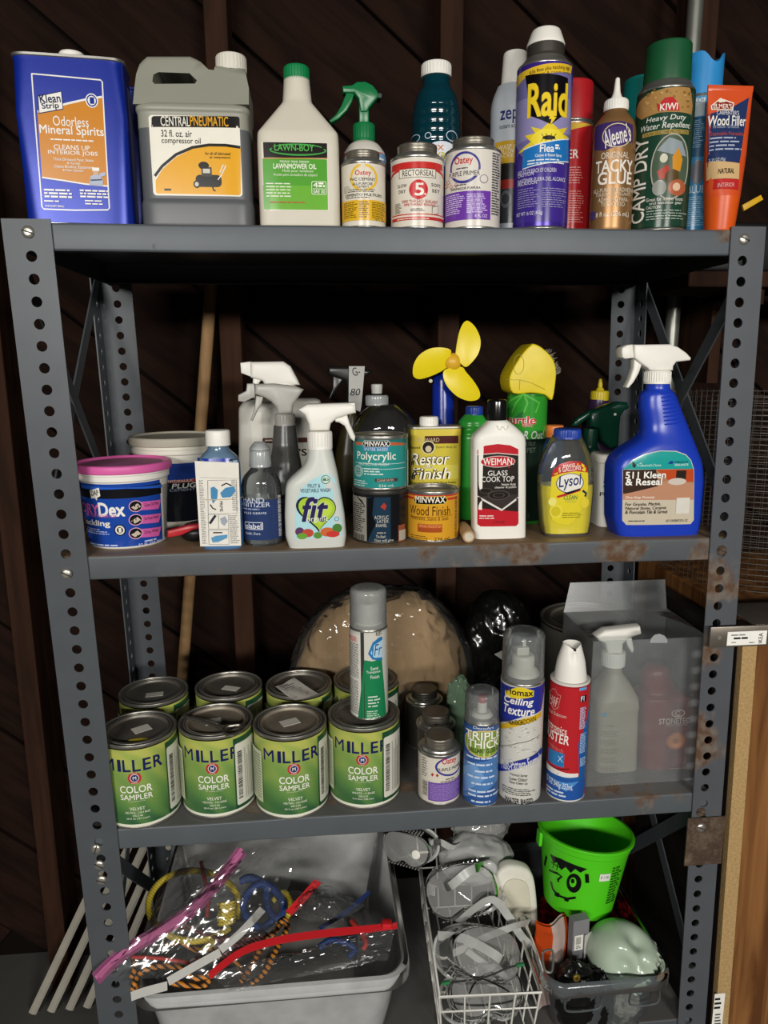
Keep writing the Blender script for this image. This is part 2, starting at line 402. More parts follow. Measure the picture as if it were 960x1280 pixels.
# diagonal sheathing planks on the back wall, one object each
_pm = MB().rbox(-1.9, 1.9, -.009, .009, -.0965, .0965, .003)
_first = None
for i in range(-10, 11):
    c0 = i*.2*math.sqrt(2)
    o = obj('plank', _pm, M_plank, wall, smooth=0) if _first is None else link_copy(_first, wall)
    _first = _first or o
    # clip the long planks by shortening them to what the wall holds
    a = math.radians(-40); n_ = Vector((-math.sin(a), math.cos(a))); d_ = Vector((math.cos(a), math.sin(a)))
    cc = Vector((-.15, 1.2))+n_*(i*.2)
    t0, t1 = -9, 9
    for lo, hi, k in ((-1.6, 1.3, 0), (0, 2.4, 1)):
        q = sorted(((lo-cc[k])/d_[k], (hi-cc[k])/d_[k])); t0, t1 = max(t0, q[0]), min(t1, q[1])
    if t1-t0 < .1:
        if o is _first: _first = None
        bpy.data.objects.remove(o); continue
    mid = cc+d_*((t0+t1)/2)
    o.location = (mid.x, YB+.012+.002*((i*7) % 3-1), mid.y); o.rotation_euler = (0, -a, 0); o.scale = ((t1-t0)/3.8, 1, 1)
for x, ww in ((-.268, .040), (.146, .042), (.62, .04), (-.70, .04)):
    o = struct(obj('trim_%d' % (1+[-.268, .146, .62, -.70].index(x)), MB().rbox(x-ww/2, x+ww/2, YB-.088, YB+.002, 0, 2.4, .003), M_stud, smooth=0))

# ================================================================ the shelving unit
def painted_steel(name, base='5d6266', rust_amt=.30, rust_r=None, topdust=0.0, rough=.42):
    """grey enamelled steel; rust worn through in blotches, thicker where bare edges are"""
    m = mat(name, base, rough, .1, .12, 25, spec=.25); n = m.node_tree.nodes; L = m.node_tree.links; b = n['Principled BSDF']
    src = b.inputs['Base Color'].links[0].from_socket
    tc = n.new('ShaderNodeTexCoord')
    nz = n.new('ShaderNodeTexNoise'); nz.inputs['Scale'].default_value = 9; nz.inputs['Detail'].default_value = 9; nz.inputs['Roughness'].default_value = .68; L.new(tc.outputs['Object'], nz.inputs['Vector'])
    fac = nz.outputs['Fac']
    if rust_r is not None:   # blotches at given places along the shelf: list of (x, y, z, radius)
        acc = None
        for (cx, cy, cz, rr) in rust_r:
            vm = n.new('ShaderNodeVectorMath'); vm.operation = 'DISTANCE'; vm.inputs[1].default_value = (cx, cy, cz); L.new(tc.outputs['Object'], vm.inputs[0])
            mr = n.new('ShaderNodeMapRange'); mr.inputs[1].default_value = rr; mr.inputs[2].default_value = rr*.25; mr.inputs[3].default_value = 0; mr.inputs[4].default_value = .22; L.new(vm.outputs['Value'], mr.inputs[0])
            if acc is None: acc = mr.outputs[0]
            else:
                ad = n.new('ShaderNodeMath'); ad.operation = 'MAXIMUM'; L.new(acc, ad.inputs[0]); L.new(mr.outputs[0], ad.inputs[1]); acc = ad.outputs[0]
        ad = n.new('ShaderNodeMath'); ad.operation = 'ADD'; L.new(fac, ad.inputs[0]); L.new(acc, ad.inputs[1]); fac = ad.outputs[0]
    rp_ = n.new('ShaderNodeValToRGB'); e = rp_.color_ramp.elements; e[0].position = .66-rust_amt*.1; e[1].position = .74-rust_amt*.1; L.new(fac, rp_.inputs[0])
    rc = n.new('ShaderNodeValToRGB'); rc.color_ramp.elements[0].color = lin('5a4230'); rc.color_ramp.elements[1].color = lin('6e655c'); rc.color_ramp.elements[0].position = .4; rc.color_ramp.elements[1].position = .62
    n3 = n.new('ShaderNodeTexNoise'); n3.inputs['Scale'].default_value = 70; n3.inputs['Detail'].default_value = 5; L.new(tc.outputs['Object'], n3.inputs['Vector']); L.new(n3.outputs['Fac'], rc.inputs[0])
    mx = n.new('ShaderNodeMix'); mx.data_type = 'RGBA'; L.new(rp_.outputs[0], mx.inputs[0]); L.new(src, mx.inputs[6]); L.new(rc.outputs[0], mx.inputs[7]); out = mx.outputs[2]
    if topdust:
        ge = n.new('ShaderNodeNewGeometry'); sx = n.new('ShaderNodeSeparateXYZ'); L.new(ge.outputs['Normal'], sx.inputs[0])
        mr = n.new('ShaderNodeMapRange'); mr.inputs[1].default_value = .6; mr.inputs[2].default_value = .95; mr.inputs[4].default_value = topdust; L.new(sx.outputs[2], mr.inputs[0])
        m3 = n.new('ShaderNodeMix'); m3.data_type = 'RGBA'; L.new(mr.outputs[0], m3.inputs[0]); L.new(out, m3.inputs[6])
        dc = n.new('ShaderNodeValToRGB'); dc.color_ramp.elements[0].color = lin('6a553f'); dc.color_ramp.elements[1].color = lin('957c5c'); L.new(nz.outputs['Fac'], dc.inputs[0]); L.new(dc.outputs[0], m3.inputs[7]); out = m3.outputs[2]
    L.new(out, b.inputs['Base Color'])
    rr2 = n.new('ShaderNodeMapRange'); rr2.inputs[3].default_value = rough; rr2.inputs[4].default_value = .85; L.new(rp_.outputs[0], rr2.inputs[0]); L.new(rr2.outputs[0], b.inputs['Roughness'])
    return m
LEAN = .0176
def lx(z): return -LEAN*(z-1.167)
unit = thing('shelving_unit', 'grey perforated steel shelving unit holding all the cans and bottles', 'shelf', (0, 0, 0))
M_post = painted_steel('post_paint', '4c5054', .05)
M_postR = painted_steel('post_paint_rusty', '52555a', .30, [(.412, 0, 1.05, .07), (.415, 0, .80, .09), (.42, 0, .72, .06), (.412, 0, .95, .06)])
M_bolt = mat('zinc_bolt', 'b9b5aa', .35, .8)
M_rust = mat('rusted_steel', '4c3c30', .9, .2, .6, 150, bump=1.0, dust=.5)
def plate_holes(W, zs0, zs1, hole_x, holes, hr, th, axis, sgn=1):
    """perforated strip: local x across 0..W, z up; thickness along y. returns MB with faces on both sides and hole walls"""
    mb = MB(); S_ = 16
    hs = [h for h in sorted(holes) if zs0+.013 < h < zs1-.013]
    cells = []; z = zs0
    for h in hs: cells.append((h-.0126, h+.0126, h))
    segs = []; z = zs0
    for a, b, h in cells:
        if a > z+1e-6: segs.append((z, a, None))
        segs.append((a, b, h)); z = b
    if z < zs1: segs.append((z, zs1, None))
    def mp(x, y, zz):
        return (x*sgn+lx(zz), y, zz) if axis == 'x' else (y*sgn+lx(zz), x, zz)
    for a, b, h in segs:
        if h is None:
            for yy in (0, th): mb.add([mp(0, yy, a), mp(W, yy, a), mp(W, yy, b), mp(0, yy, b)], [(0, 1, 2, 3)])
        else:
            inn, out = [], []
            for j in range(S_):
                q = 2*PI*j/S_+PI/S_; c, d = math.cos(q), math.sin(q); inn.append((hole_x+hr*c, h+hr*d))
                k = min(((W-hole_x)/c if c > 0 else -hole_x/c) if abs(c) > 1e-6 else 9, ((b-h)/d if d > 0 else (a-h)/d) if abs(d) > 1e-6 else 9)
                out.append((hole_x+k*c, h+k*d))
            # insert the corners by snapping the closest outline point
            for cxn, czn in ((0, a), (W, a), (W, b), (0, b)):
                j = min(range(S_), key=lambda t: (out[t][0]-cxn)**2+(out[t][1]-czn)**2); out[j] = (cxn, czn)
            for yy in (0, th):
                mb.add([mp(x, yy, zz) for x, zz in inn]+[mp(x, yy, zz) for x, zz in out], [(j, (j+1) % S_, S_+(j+1) % S_, S_+j) for j in range(S_)])
            mb.add([mp(x, 0, zz) for x, zz in inn]+[mp(x, th, zz) for x, zz in inn], [(j, (j+1) % S_, S_+(j+1) % S_, S_+j) for j in range(S_)])
    for xx in (0, W): mb.add([mp(xx, 0, zs0), mp(xx, th, zs0), mp(xx, th, zs1), mp(xx, 0, zs1)], [(0, 1, 2, 3)])
    for zz in (zs0, zs1): mb.add([mp(0, 0, zz), mp(W, 0, zz), mp(W, th, zz), mp(0, th, zz)], [(0, 1, 2, 3)])
    return mb
HOLES = [1.488-.0252*k for k in range(58)]
def post(xo, sgn, y, ydir, wfl, wside, hx, m, z1=1.5035):
    """L-angle post: face flange in the plane y, side flange at x = xo running towards ydir"""
    mb = MB(); a = plate_holes(wfl, 0, z1, hx, HOLES, .0062, .002, 'x', sgn); a.v = [(p[0]+xo, p[1]+y-(.002 if ydir > 0 else 0), p[2]) for p in a.v]; mb.add(a.v, a.f)
    b = plate_holes(wside, 0, z1, wside*.55, HOLES, .0062, .002, 'y', sgn); b.v = [(p[0]+xo, y+p[1]*ydir, p[2]) for p in b.v]; mb.add(b.v, b.f)
    return obj('post', mb, m, unit, smooth=0)
PL = post(-.457, 1, 0, 1, .054, .042, .029, M_post)
PR = post(.457, -1, 0, 1, .045, .042, .028, M_postR)
RL = post(-.457, 1, .367, -1, .054, .042, .029, M_post)
RR = post(.457, -1, .367, -1, .045, .042, .028, M_post)
def bolt(x, z, y=-.002, parent=PL, m=None, ang=.4):
    mb = MB().lathe(rnd([(.0001, .0034), (.0045, .0030), (.0068, .0014), (.0072, 0)], .001), 20, capa=True, capb=False)
    mb.v = [(p[0], -p[2], p[1]) for p in mb.v]
    R_ = Matrix.Rotation(ang, 4, 'Y'); o = obj('bolt', mb, m or M_bolt, parent); o.location = (x, y, z)
    s = MB().box(-.0062, .0062, -.0037, -.0030, -.0007, .0007).xf(R_); sl = MB(); o2 = None
    mb2 = MB().add(mb.v, mb.f, 0).add(s.v, s.f, 1); me = bpy.data.meshes.new('bolt'); me.from_pydata(mb2.v, [], mb2.f); me.materials.append(m or M_bolt); me.materials.append(mat('bolt_slot', '2a2824', .8))
    me.polygons.foreach_set('material_index', mb2.m); me.polygons.foreach_set('use_smooth', [True]*len(me.polygons)); me.set_sharp_from_angle(angle=.6); o.data = me
    return o
for px, py, a in ((35, 290, .3), (83, 717, .5), (120, 1061, 1.9), (124, 1081, .6), (127, 1100, .3)):
    p = at(px, py, -.002); bolt(p.x, p.z, parent=PL, ang=a)
for px, py, m in ((930, 299, M_bolt), (902, 688, M_rust), (876, 1015, M_rust)):
    p = at(px, py, -.002); bolt(p.x, p.z, parent=PR, m=m)
p0, p1 = at(859, 1022, -.002), at(897, 1078, -.002)
sp = obj('splice_plate', MB().rbox(p0.x, p1.x+.004, -.0055, -.0022, p1.z, p0.z, .001), M_rust, PR, label='rusted splice plate joining two lengths of post')
p = at(876, 1034, -.005); b_ = bolt(p.x, p.z, -.0055, parent=PR)
# shelves: folded sheet with lips; the front lip curls
def shelf(z, m, x0=-.447, x1=.447, cut=.0):
    y0, y1, h, t = .0012, .3655, .031, .0012; r = .003
    prof = rnd([(y0+.012, z-h), (y0, z-h), (y0, z), (y1, z), (y1, z-h), (y1-.012, z-h)], r, 4)
    inn = rnd([(y0+.012, z-h+t), (y0+t, z-h+t), (y0+t, z-t), (y1-t, z-t), (y1-t, z-h+t), (y1-.012, z-h+t)], r, 4)
    mb = MB(); k = len(prof); NX = 24; rings = []
    for i in range(NX+1):
        x = x0+(x1-x0)*i/NX
        jit = lambda q: (0.0004*math.sin(x*23+z*7))
        rings.append([(x, a, b+jit(0)) for a, b in prof]+[(x, a, b+jit(0)) for a, b in reversed(inn)])
    mb.rings(rings, True, True)
    # the end lips
    for xe in (x0, x1-.0012): mb.box(xe, xe+.0012, y0+.001, y1-.001, z-h, z-.0008)
    return obj('shelf_board', mb, m, unit, smooth=30)
shelf(Z1, painted_steel('shelf_paint', '50555a', .10, [(.40, 0, Z1, .055), (.36, .1, Z1, .08)], topdust=.3))
shelf(Z2, painted_steel('shelf_paint_worn', '525659', .45, [(.29, 0, Z2-.015, .06), (.40, 0, Z2-.02, .05), (.42, .1, Z2, .1), (.1, .05, Z2, .12), (.16, 0, Z2-.01, .05)], topdust=.9))
shelf(Z3, painted_steel('shelf_paint_rust_spots', '54595d', .15, [(-.10, .055, Z3, .07), (-.21, .06, Z3, .06), (.30, .03, Z3, .05), (.36, .01, Z3-.01, .06), (.40, 0, Z3, .06), (.0, .06, Z3, .05)], topdust=.15))
shelf(Z4, painted_steel('shelf_paint_low', '4c5054', .15, topdust=.15))
def strap(pa, pb, parent=unit):
    a, b = Vector(pa), Vector(pb); t = (b-a).normalized(); n_ = Vector((1, 0, 0)); s_ = t.cross(n_)*.011; d = n_*.0012
    mb = MB().rings([[a+s_+d, a-s_+d, a-s_-d, a+s_-d], [b+s_+d, b-s_+d, b-s_-d, b+s_-d]])
    return obj('cross_brace', mb, M_post, parent, smooth=0)
for sx in (-1, 1):
    x = sx*.4525+lx(1.3); strap((x, .012, 1.478), (x, .355, 1.09)); strap((x+sx*.003, .355, 1.478), (x+sx*.003, .012, 1.11))
    x = sx*.4525+lx(.5); strap((x, .012, .70), (x, .355, .35)); strap((x+sx*.003, .355, .70), (x+sx*.003, .012, .35))

# ================================================================ things around the unit
M_handle = wood('bare_broom_wood', '8a6c4a', 'b08c62', .6, (30, 30, 4))
for (pa, pb, lab) in (((-.279, .50, 1.62), (-.415, .56, .62), 'pale wooden pole leaning behind the shelving unit on the left'),):
    a, b = Vector(pa), Vector(pb); d = (a-b).normalized(); lo = b-d*(b.z-.012)/d.z*1.0; hi = a+d*.02
    mb = MB().tube([lo, lo+d*.004, hi-d*.006, hi], [.0105, .0115, .0115, .008], 16)
    tag(obj('wooden_pole', mb, M_handle, smooth=50), lab, 'pole')
# galvanised pipe behind the top shelf
a = at(868, 40, YB-.12)
tag(obj('metal_pipe', MB().tube([(a.x-.004, a.y, .0), (a.x-.004, a.y, 1.2), (a.x+.0, a.y, 2.38)], .0135, 20), mat('galvanised_pipe', '8f9088', .4, .7, .15, 30)), 'galvanised metal pipe standing behind the orange and blue tube', 'pipe')
# slats leaning at the lower left
M_slat = mat('grey_slat', 'a8a396', .5, .2, .15, 30)
for k, (bx, tx) in enumerate(((34, 103), (56, 117), (78, 130), (99, 142), (118, 152))):
    lo = at(bx, 1280, .44); hi = at(tx, 1135+k*16, .47); d = (hi-lo).normalized(); lo = lo-d*(lo.z/d.z)+d*.012; hi = lo+d*.62
    nrm = d.cross(Vector((0, 1, 0))).normalized()*.008; yy = Vector((0, .003, 0))
    mb = MB().rings([[q+nrm-yy, q+nrm*.4-yy*1.6, q-nrm*.4-yy*1.6, q-nrm-yy, q-nrm+yy, q+nrm+yy] for q in (lo, hi)])
    tag(obj('metal_bar', mb, M_slat, smooth=0), ('outermost', 'second', 'third', 'fourth', 'innermost')[k]+' of five pale bars leaning at the lower left', 'bar', 'bars at the lower left')
# particle board upright, with the metal rail lying across its top
M_chip = mat('raw_chipboard', 'a88a5c', .8, 0, .45, 260, bump=.5)
pbt = at(938, 800, -.012); pbb = at(902, 1280, -.012)
bo = thing('particle_board', 'tall narrow raw particle board standing right of the rusty post', 'board', (.482, -.012, 0))
sh = (pbt.x-pbb.x)/(pbt.z-pbb.z)
def brd(z): return (pbb.x+(z-pbb.z)*sh)-.482
ztop = at(938, 806, -.012).z
mb = MB().rings([[(brd(z)-.0105, 0, z), (brd(z)+.0105, 0, z), (brd(z)+.0105, .012, z), (brd(z)-.0105, .012, z)] for z in (0, .3, .6, ztop)])
obj('raw_edge', mb, M_chip, bo, smooth=0)
mb = MB().rings([[(brd(z)-.0115, .0121, z), (brd(z)+.0115, .0121, z), (brd(z)+.0115, .30, z), (brd(z)-.0115, .30, z)] for z in (0, .3, .6, ztop)])
obj('panel', mb, mat('black_brown_veneer', '1c1613', .5), bo, smooth=0, label='dark veneered face')
ar = Art(bo, None, yfront=-.0002); ar.rect(891, 1242, 904, 1290, 'e9e6dc'); ar.small(893, 1246, 902, 1262, 3, '222222'); ar.small(893, 1266, 902, 1285, 5, '555555'); ar.build('sticker')
M_rail = mat('brushed_steel_dark', '7a7268', .38, .7, .2, 40, bump=.1)
rl = thing('metal_rail', 'brushed metal rail with a white barcode sticker lying across the board', 'rail', (.5, 0, ztop))
YF = -.0180
q0, q1 = at(889, 782, YF), at(889, 808, YF)
hh = q0.z-q1.z
obj('channel', MB().rbox(q0.x-.5, .14, YF, YF+.0035, .0003, hh, .001), M_rail, rl, smooth=30)
obj('top_flange', MB().rbox(-.018, .14, YF+.0037, .075, hh-.0035, hh, .001), M_rail, rl, smooth=30); obj('bottom_flange', MB().rbox(-.018, .14, YF+.0037, .075, .0003, .003, .001), M_rail, rl, smooth=30)
mb = MB().lathe([(.0028, 0), (.0028, .0006)], 14); c_ = at(899, 797, YF); mb.v = [(p[0]+c_.x-.5, YF-.0002-p[2], p[1]+c_.z-ztop) for p in mb.v]; obj('rivet', mb, M_bolt, rl)
ar = Art(rl, None, yfront=YF-.0001); ar.rect(909, 789, 958, 806, 'f0eee6'); ar.small(914, 792, 940, 795, 1, '777777'); ar.small(917, 796, 941, 799, 1, '222222', .8); ar.small(914, 802, 922, 804, 1, '555555'); ar.small(936, 802, 946, 804, 1, '333333')
ar.text('IKEA', 948, 791, 953, 804, '222222', .04, rot=PI/2); ar.build('sticker')
# roll of hardware cloth
M_wire = mat('galvanised_wire', '4c4842', .45, .6)
hw = thing('wire_mesh_roll', 'roll of fine galvanised wire mesh behind the right post', 'wire mesh', (.655, .30, .9685))
mb = MB(); R0 = .135; nz_ = 34; na = 72; z0, z1 = 0, .315
def hr(a): return R0*(1+.05*math.sin(3*a+1))
for i in range(nz_+1):
    z = z0+(z1-z0)*i/nz_
    mb.tube([(hr(2*PI*j/na)*math.cos(2*PI*j/na), hr(2*PI*j/na)*math.sin(2*PI*j/na), z) for j in range(na)], .00055, 4, closed=True)
for j in range(na):
    a = 2*PI*j/na; mb.tube([(hr(a)*math.cos(a), hr(a)*math.sin(a), z0-.004), (hr(a)*math.cos(a), hr(a)*math.sin(a), z1+.004)], .00055, 4)
obj('mesh', mb, M_wire, hw, smooth=0)
# plywood crate on which the roll stands, at the right edge
M_ply = wood('varnished_plywood', '5e3a20', '96683c', .5, (40, 40, 3))
ct = thing('plywood_box', 'brown varnished plywood box at the right edge behind the particle board', 'box', (.66, .26, 0))
for nm, b in (('front_panel', (-.14, .16, -.19, -.176, .16, .963)), ('side_panel', (-.14, -.126, -.175, .18, .16, .963)), ('side_panel', (.146, .16, -.175, .18, .16, .963)), ('top_panel', (-.125, .145, -.175, .18, .949, .963)), ('plinth', (-.12, .14, -.165, .17, 0, .16))):
    obj(nm, MB().rbox(*b, .002), M_ply if nm != 'plinth' else M_dark, ct, smooth=0)
# black box with a yellow label on the right of the top shelf, standing on a bracket shelf of the right wall
# ================================================================ common bodies
M_tin = mat('tinplate', 'a8a69f', .32, .85, .15, 40)
M_tin_dull = mat('dull_tinplate', '8a857a', .38, .8, .3, 60, dust=.3)
M_white = mat('white_plastic', 'e6e3da', .4, 0, .04, 30)
M_whitedirty = mat('dusty_white_plastic', 'd3cfc2', .5, 0, .08, 30, dust=.25)
M_black = mat('black_plastic', '141414', .35)
def cap(root, r, z0, h, m, x=0, y=0, ribs=0, name='cap', top_r=None, flare=0, label=None):
    tr = top_r or r; seg = max(32, ribs*2)
    prof = rnd([(r, 0), (r+flare, h*.12), (tr, h), (.0005, h)], min(.003, h*.25))
    mb = MB().lathe(prof, seg, capb=True)
    if ribs:
        mb.v = [((p[0]*(1-(.035 if (i % seg) % 2 else 0)), p[1]*(1-(.035 if (i % seg) % 2 else 0)), p[2])) if .08*h < p[2] < .95*h else p for i, p in enumerate(mb.v)]
    mb.v = [(p[0]+x, p[1]+y, p[2]+z0) for p in mb.v]
    return obj(name, mb, m, root, label=label)
def screw_can(root, R, H, view, body_m, art, lid_m=None, lr=.62, lh=.020):
    """solvent-cement can: printed wall, seamed rims, stepped shoulder and a wide ribbed screw lid"""
    hb = H-lh-.007
    lf = Loft([(0, R*.97, R*.97), (.002, R, R), (hb, R, R)], 44, 0)
    obj('body', lf.mb(), body_m, root)
    obj('bottom_rim', MB().lathe(rnd([(R*.95, .0), (R*1.025, .0005), (R*1.025, .003), (R*.99, .0035)], .0008), 40), M_tin, root)
    obj('shoulder', MB().lathe(rnd([(R*.99, hb-.002), (R*1.025, hb-.001), (R*1.02, hb+.002), (R*.9, hb+.002), (R*.86, hb+.0055), (R*(lr+.03), hb+.007), (R*.5, hb+.007)], .0012), 40, capa=False), M_tin, root)
    seg = 72; z0 = hb+.007
    prof = rnd([(R*lr, 0), (R*lr*1.02, lh*.08), (R*lr, lh*.3), (R*lr*1.02, lh*.45), (R*lr, lh*.62), (R*lr*1.03, lh*.75), (R*lr*1.0, lh*.97), (R*lr*.86, lh), (R*lr*.8, lh*.93), (.0008, lh*.93)], .0012)
    obj('screw_lid', MB().lathe([(r, z+z0) for r, z in prof], 40), lid_m or M_tin_dull, root)
    if art:
        ar = Art(root, lf, view=view); art(ar); ar.build('label')
    return lf
def aerosol(root, R, hb, body_m, view=None, art=None, dome=.014, top_r=.74, rim_m=None, dome_m=None):
    """spray can: wall, rolled bottom rim, rolled top seam and dome. returns height of the dome's top"""
    lf = Loft([(0, R, R), (hb, R, R)], 48, 0)
    obj('body', lf.mb(z0=.0035), body_m, root)
    obj('bottom_rim', MB().lathe(rnd([(R*.9, .0008), (R*.98, 0), (R*1.0, .0012), (R*.97, .0036)], .0008), 44), rim_m or M_tin, root)
    obj('top_dome', MB().lathe(rnd([(R*.985, hb-.001), (R*1.0, hb+.0005), (R*.985, hb+.003), (R*.93, hb+.004), (R*(top_r+.06), hb+dome*.8), (R*top_r, hb+dome)], .0015), 44), dome_m or rim_m or M_tin, root)
    if art:
        ar = Art(root, lf, view=view); art(ar); ar.build('label')
    return hb+dome
def bottle(root, secs, m, name='body', seg=44, r=.003, **k):
    lf = Loft(secs, seg, r); obj(name, lf.mb(**k), m, root); return lf
def thread(root, r, z0, h, m, n=3, name='neck', x=0, y=0):
    prof = [(r*.97, z0)]
    for i in range(n): prof += [(r, z0+h*(i+.3)/n), (r*.95, z0+h*(i+.8)/n)]
    prof += [(r*.97, z0+h)]
    mb = MB().lathe(rnd(prof, .001), 32); mb.v = [(p[0]+x, p[1]+y, p[2]) for p in mb.v]; return obj(name, mb, m, root)

# ================================================================ TOP SHELF
# ---- blue rectangular solvent cans
def fcan(loc, rz, front, label):
    t = thing('solvent_can', label, 'can', loc, rz)
    M_blue = mat('blue_lithographed_tin', '10288c', .3, .2, .08, 12, bump=.15)
    H = .183; W, Dp = .0605, .033
    lf = Loft([(0, W, Dp, 7), (.003, W, Dp, 7), (.055, W*.995, Dp, 9), (.12, W*1.005, Dp*1.02, 14), (.175, W*.985, Dp, 7), (H-.003, W, Dp, 7)], 64, 0)
    obj('body', lf.mb(), M_blue, t)
    for z, nm in ((-.0003, 'bottom_seam'), (H-.0035, 'top_seam')):
        lo = Loft([(z+.0003, W*1.0, Dp*1.0, 7), (z+.0012, W*1.018, Dp*1.03, 7), (z+.0036, W*1.018, Dp*1.03, 7), (z+.0042, W, Dp, 7)], 64, 0); obj(nm, lo.mb(), M_tin if front else M_blue, t)
    thread(t, .013, H, .003, M_tin, 1); cap(t, .0145, H+.002, .011, M_white, ribs=20)
    if front:
        a = Art(t, lf, view=VA, du=.008); W_, O = 'e8e6df', 'c9832c'
        a.poly([(136, 292), (180, 280), (250, 262), (372, 240), (395, 560), (300, 552), (153, 527)], O)
        a.line([(137, 290), (180, 278), (250, 259), (310, 246), (371, 236)], .0022, W_); a.line([(153, 529), (230, 540), (310, 553), (394, 561)], .0016, W_)
        a.line([(116, 152), (250, 164), (366, 175), (372, 182), (384, 400), (398, 640), (392, 647), (270, 648), (160, 644), (153, 636), (134, 400), (116, 160), (116, 150)], .0014, W_)
        a.poly([(137, 232), (224, 214), (231, 282), (141, 298)], '26305a'); a.poly([(140, 235), (222, 218), (228, 279), (144, 294)], W_)
        a.text('Klean', 144, 226, 220, 258, '1c2348', .05, rot=.1); a.text('Strip', 152, 257, 215, 285, '1c2348', .05, rot=.1)
        a.ell(311, 224, 357, 276, W_); a.ell(315, 228, 353, 272, '17338f'); a.ell(319, 233, 349, 267, W_); a.text('1', 327, 238, 343, 262, '17338f', .06)
        a.text('Odorless', 193, 308, 322, 344, W_, .0); a.text('Mineral Spirits', 145, 342, 377, 384, W_, .03)
        a.small(185, 389, 340, 399, 1, W_, .5, align='j')
        a.text('CLEANS UP', 196, 412, 327, 430, W_, .025); a.text('INTERIOR JOBS', 176, 433, 356, 452, W_, .025)
        a.text('Thins Oil-based Paint, Stains', 195, 460, 340, 472, W_, .02); a.text('& Varnish', 245, 474, 292, 483, W_, .02); a.text('Cleans Brushes, Equipment', 198, 486, 340, 500, W_, .02); a.text('& Paint Splatter', 230, 500, 305, 511, W_, .02)
        # painter
        a.ell(338, 498, 360, 522, 'c9a27e'); a.rect(336, 494, 362, 506, W_); a.poly([(325, 556), (330, 526), (345, 518), (362, 522), (376, 540), (374, 560)], 'a9b2c4'); a.poly([(360, 516), (382, 510), (386, 522), (364, 530)], 'a9b2c4'); a.line([(330, 540), (372, 538)], .0016, '3a4258')
        a.small(162, 570, 262, 606, 3, W_, .55, 2, 'j'); a.small(162, 610, 235, 622, 1, W_, .4); a.small(292, 573, 396, 606, 3, W_, .55, 3, 'j'); a.small(310, 610, 392, 632, 2, W_, .4)
        a.text('ONE QUART (946mL)', 166, 630, 234, 640, W_, .03)
        a.build('label', dv=.02)
        # small print on the right-hand side
        mb = MB(); R_ = random.Random(4)
        for i in range(40):
            z = .012+i*.0037; y0 = -.018
            while y0 < .018:
                l = R_.uniform(.002, .006); x = W*1.002+.0006; mb.add([(x, y0, z), (x, y0+l, z), (x, y0+l, z+.0014), (x, y0, z+.0014)], [(0, 1, 2, 3)]); y0 += l+.0012
        obj('side_print', mb, ink('b8bcc8'), t, smooth=0)
    return t
fcan((-.386, .056, Z1), .10, True, 'blue rectangular can of mineral spirits with orange label, leftmost on top shelf')
fcan((-.386, .150, Z1), .06, False, 'blue rectangular can hidden behind the mineral spirits can')

# ---- compressor oil jug with moulded handle
t = thing('oil_jug', 'translucent jug of compressor oil with yellow and black label and side handle', 'jug', (-.249, .072, Z1), 0)
M_jug = mat('milky_jug_plastic', '8d8d80', .4, 0, .08, 14); M_jugoil = mat('jug_filled_with_dark_oil', '55575a', .38, 0, .10, 10)
secs = [(0, .064, .037, 7), (.004, .067, .040, 7), (.030, .067, .040, 7), (.034, .0655, .0385, 7), (.036, .0655, .0385, 7), (.130, .0655, .0385, 7), (.132, .0672, .040, 7), (.137, .067, .040, 7), (.140, .064, .037, 6)]
lf = Loft(secs, 56, .003)
obj('body', lf.mb(z1=.1125), M_jugoil, t, label='lower part, dark with oil'); obj('body_top', lf.mb(z0=.1125), M_jug, t)
# shoulder that slopes up from the handle foot to the neck
o = [(510, 300), (510, 240), (512, 180), (528, 122), (545, 107), (700, 107), (724, 118), (766, 160), (786, 163), (790, 140), (894, 150), (902, 190), (912, 235), (914, 300)]
hole = [(573, 182), (590, 172), (700, 176), (728, 205), (722, 218), (580, 220), (571, 210)]
po = S(t, [(p[0], p[1]) for p in o], .072, VA); ph = S(t, hole, .072, VA)
bm = bmesh.new()
vo = [bm.verts.new((x, 0, z)) for x, z in po]; vh = [bm.verts.new((x, 0, z)) for x, z in ph]
eo = [bm.edges.new((vo[i], vo[(i+1) % len(vo)])) for i in range(len(vo))]; eh = [bm.edges.new((vh[i], vh[(i+1) % len(vh)])) for i in range(len(vh))]
bmesh.ops.triangle_fill(bm, use_beauty=True, edges=eo+eh)
fs_ = bm.faces[:]; r_ = bmesh.ops.extrude_face_region(bm, geom=fs_)
for e in r_['geom']:
    if isinstance(e, bmesh.types.BMVert): e.co.y = .023
for v in bm.verts:
    if abs(v.co.y) < 1e-6: v.co.y = -.023
_z0 = min(v.co.z for v in bm.verts); _z1 = max(v.co.z for v in bm.verts)
for v in bm.verts: v.co.y *= 1.62-.75*min(1, (v.co.z-_z0)/(_z1-_z0)*1.3)
bmesh.ops.recalc_face_normals(bm, faces=bm.faces[:])
ed = [e for e in bm.edges if abs(e.verts[0].co.y-e.verts[1].co.y) < 1e-9 and len(e.link_faces) == 2 and abs(e.link_faces[0].normal.dot(e.link_faces[1].normal)) < .5]
bmesh.ops.bevel(bm, geom=ed, offset=.009, segments=4, profile=.5, affect='EDGES', clamp_overlap=True)
bm.verts.index_update(); mb = MB(); mb.v = [tuple(v.co) for v in bm.verts]; mb.f = [tuple(v.index for v in f.verts) for f in bm.faces]; mb.m = [0]*len(mb.f); bm.free()
obj('handle', mb, M_jug, t, smooth=60)
c0 = S(t, [(842, 150)], .072, VA)[0]
cap(t, .0185, c0[1]-.0005, .0185, M_whitedirty, x=c0[0], ribs=28, name='cap'); thread(t, .0165, c0[1]-.006, .007, M_jug, 2, x=c0[0])
a = Art(t, lf, view=VA, du=.01)
a.rect(549, 305, 876, 596, 'e6e2d4', .004); 
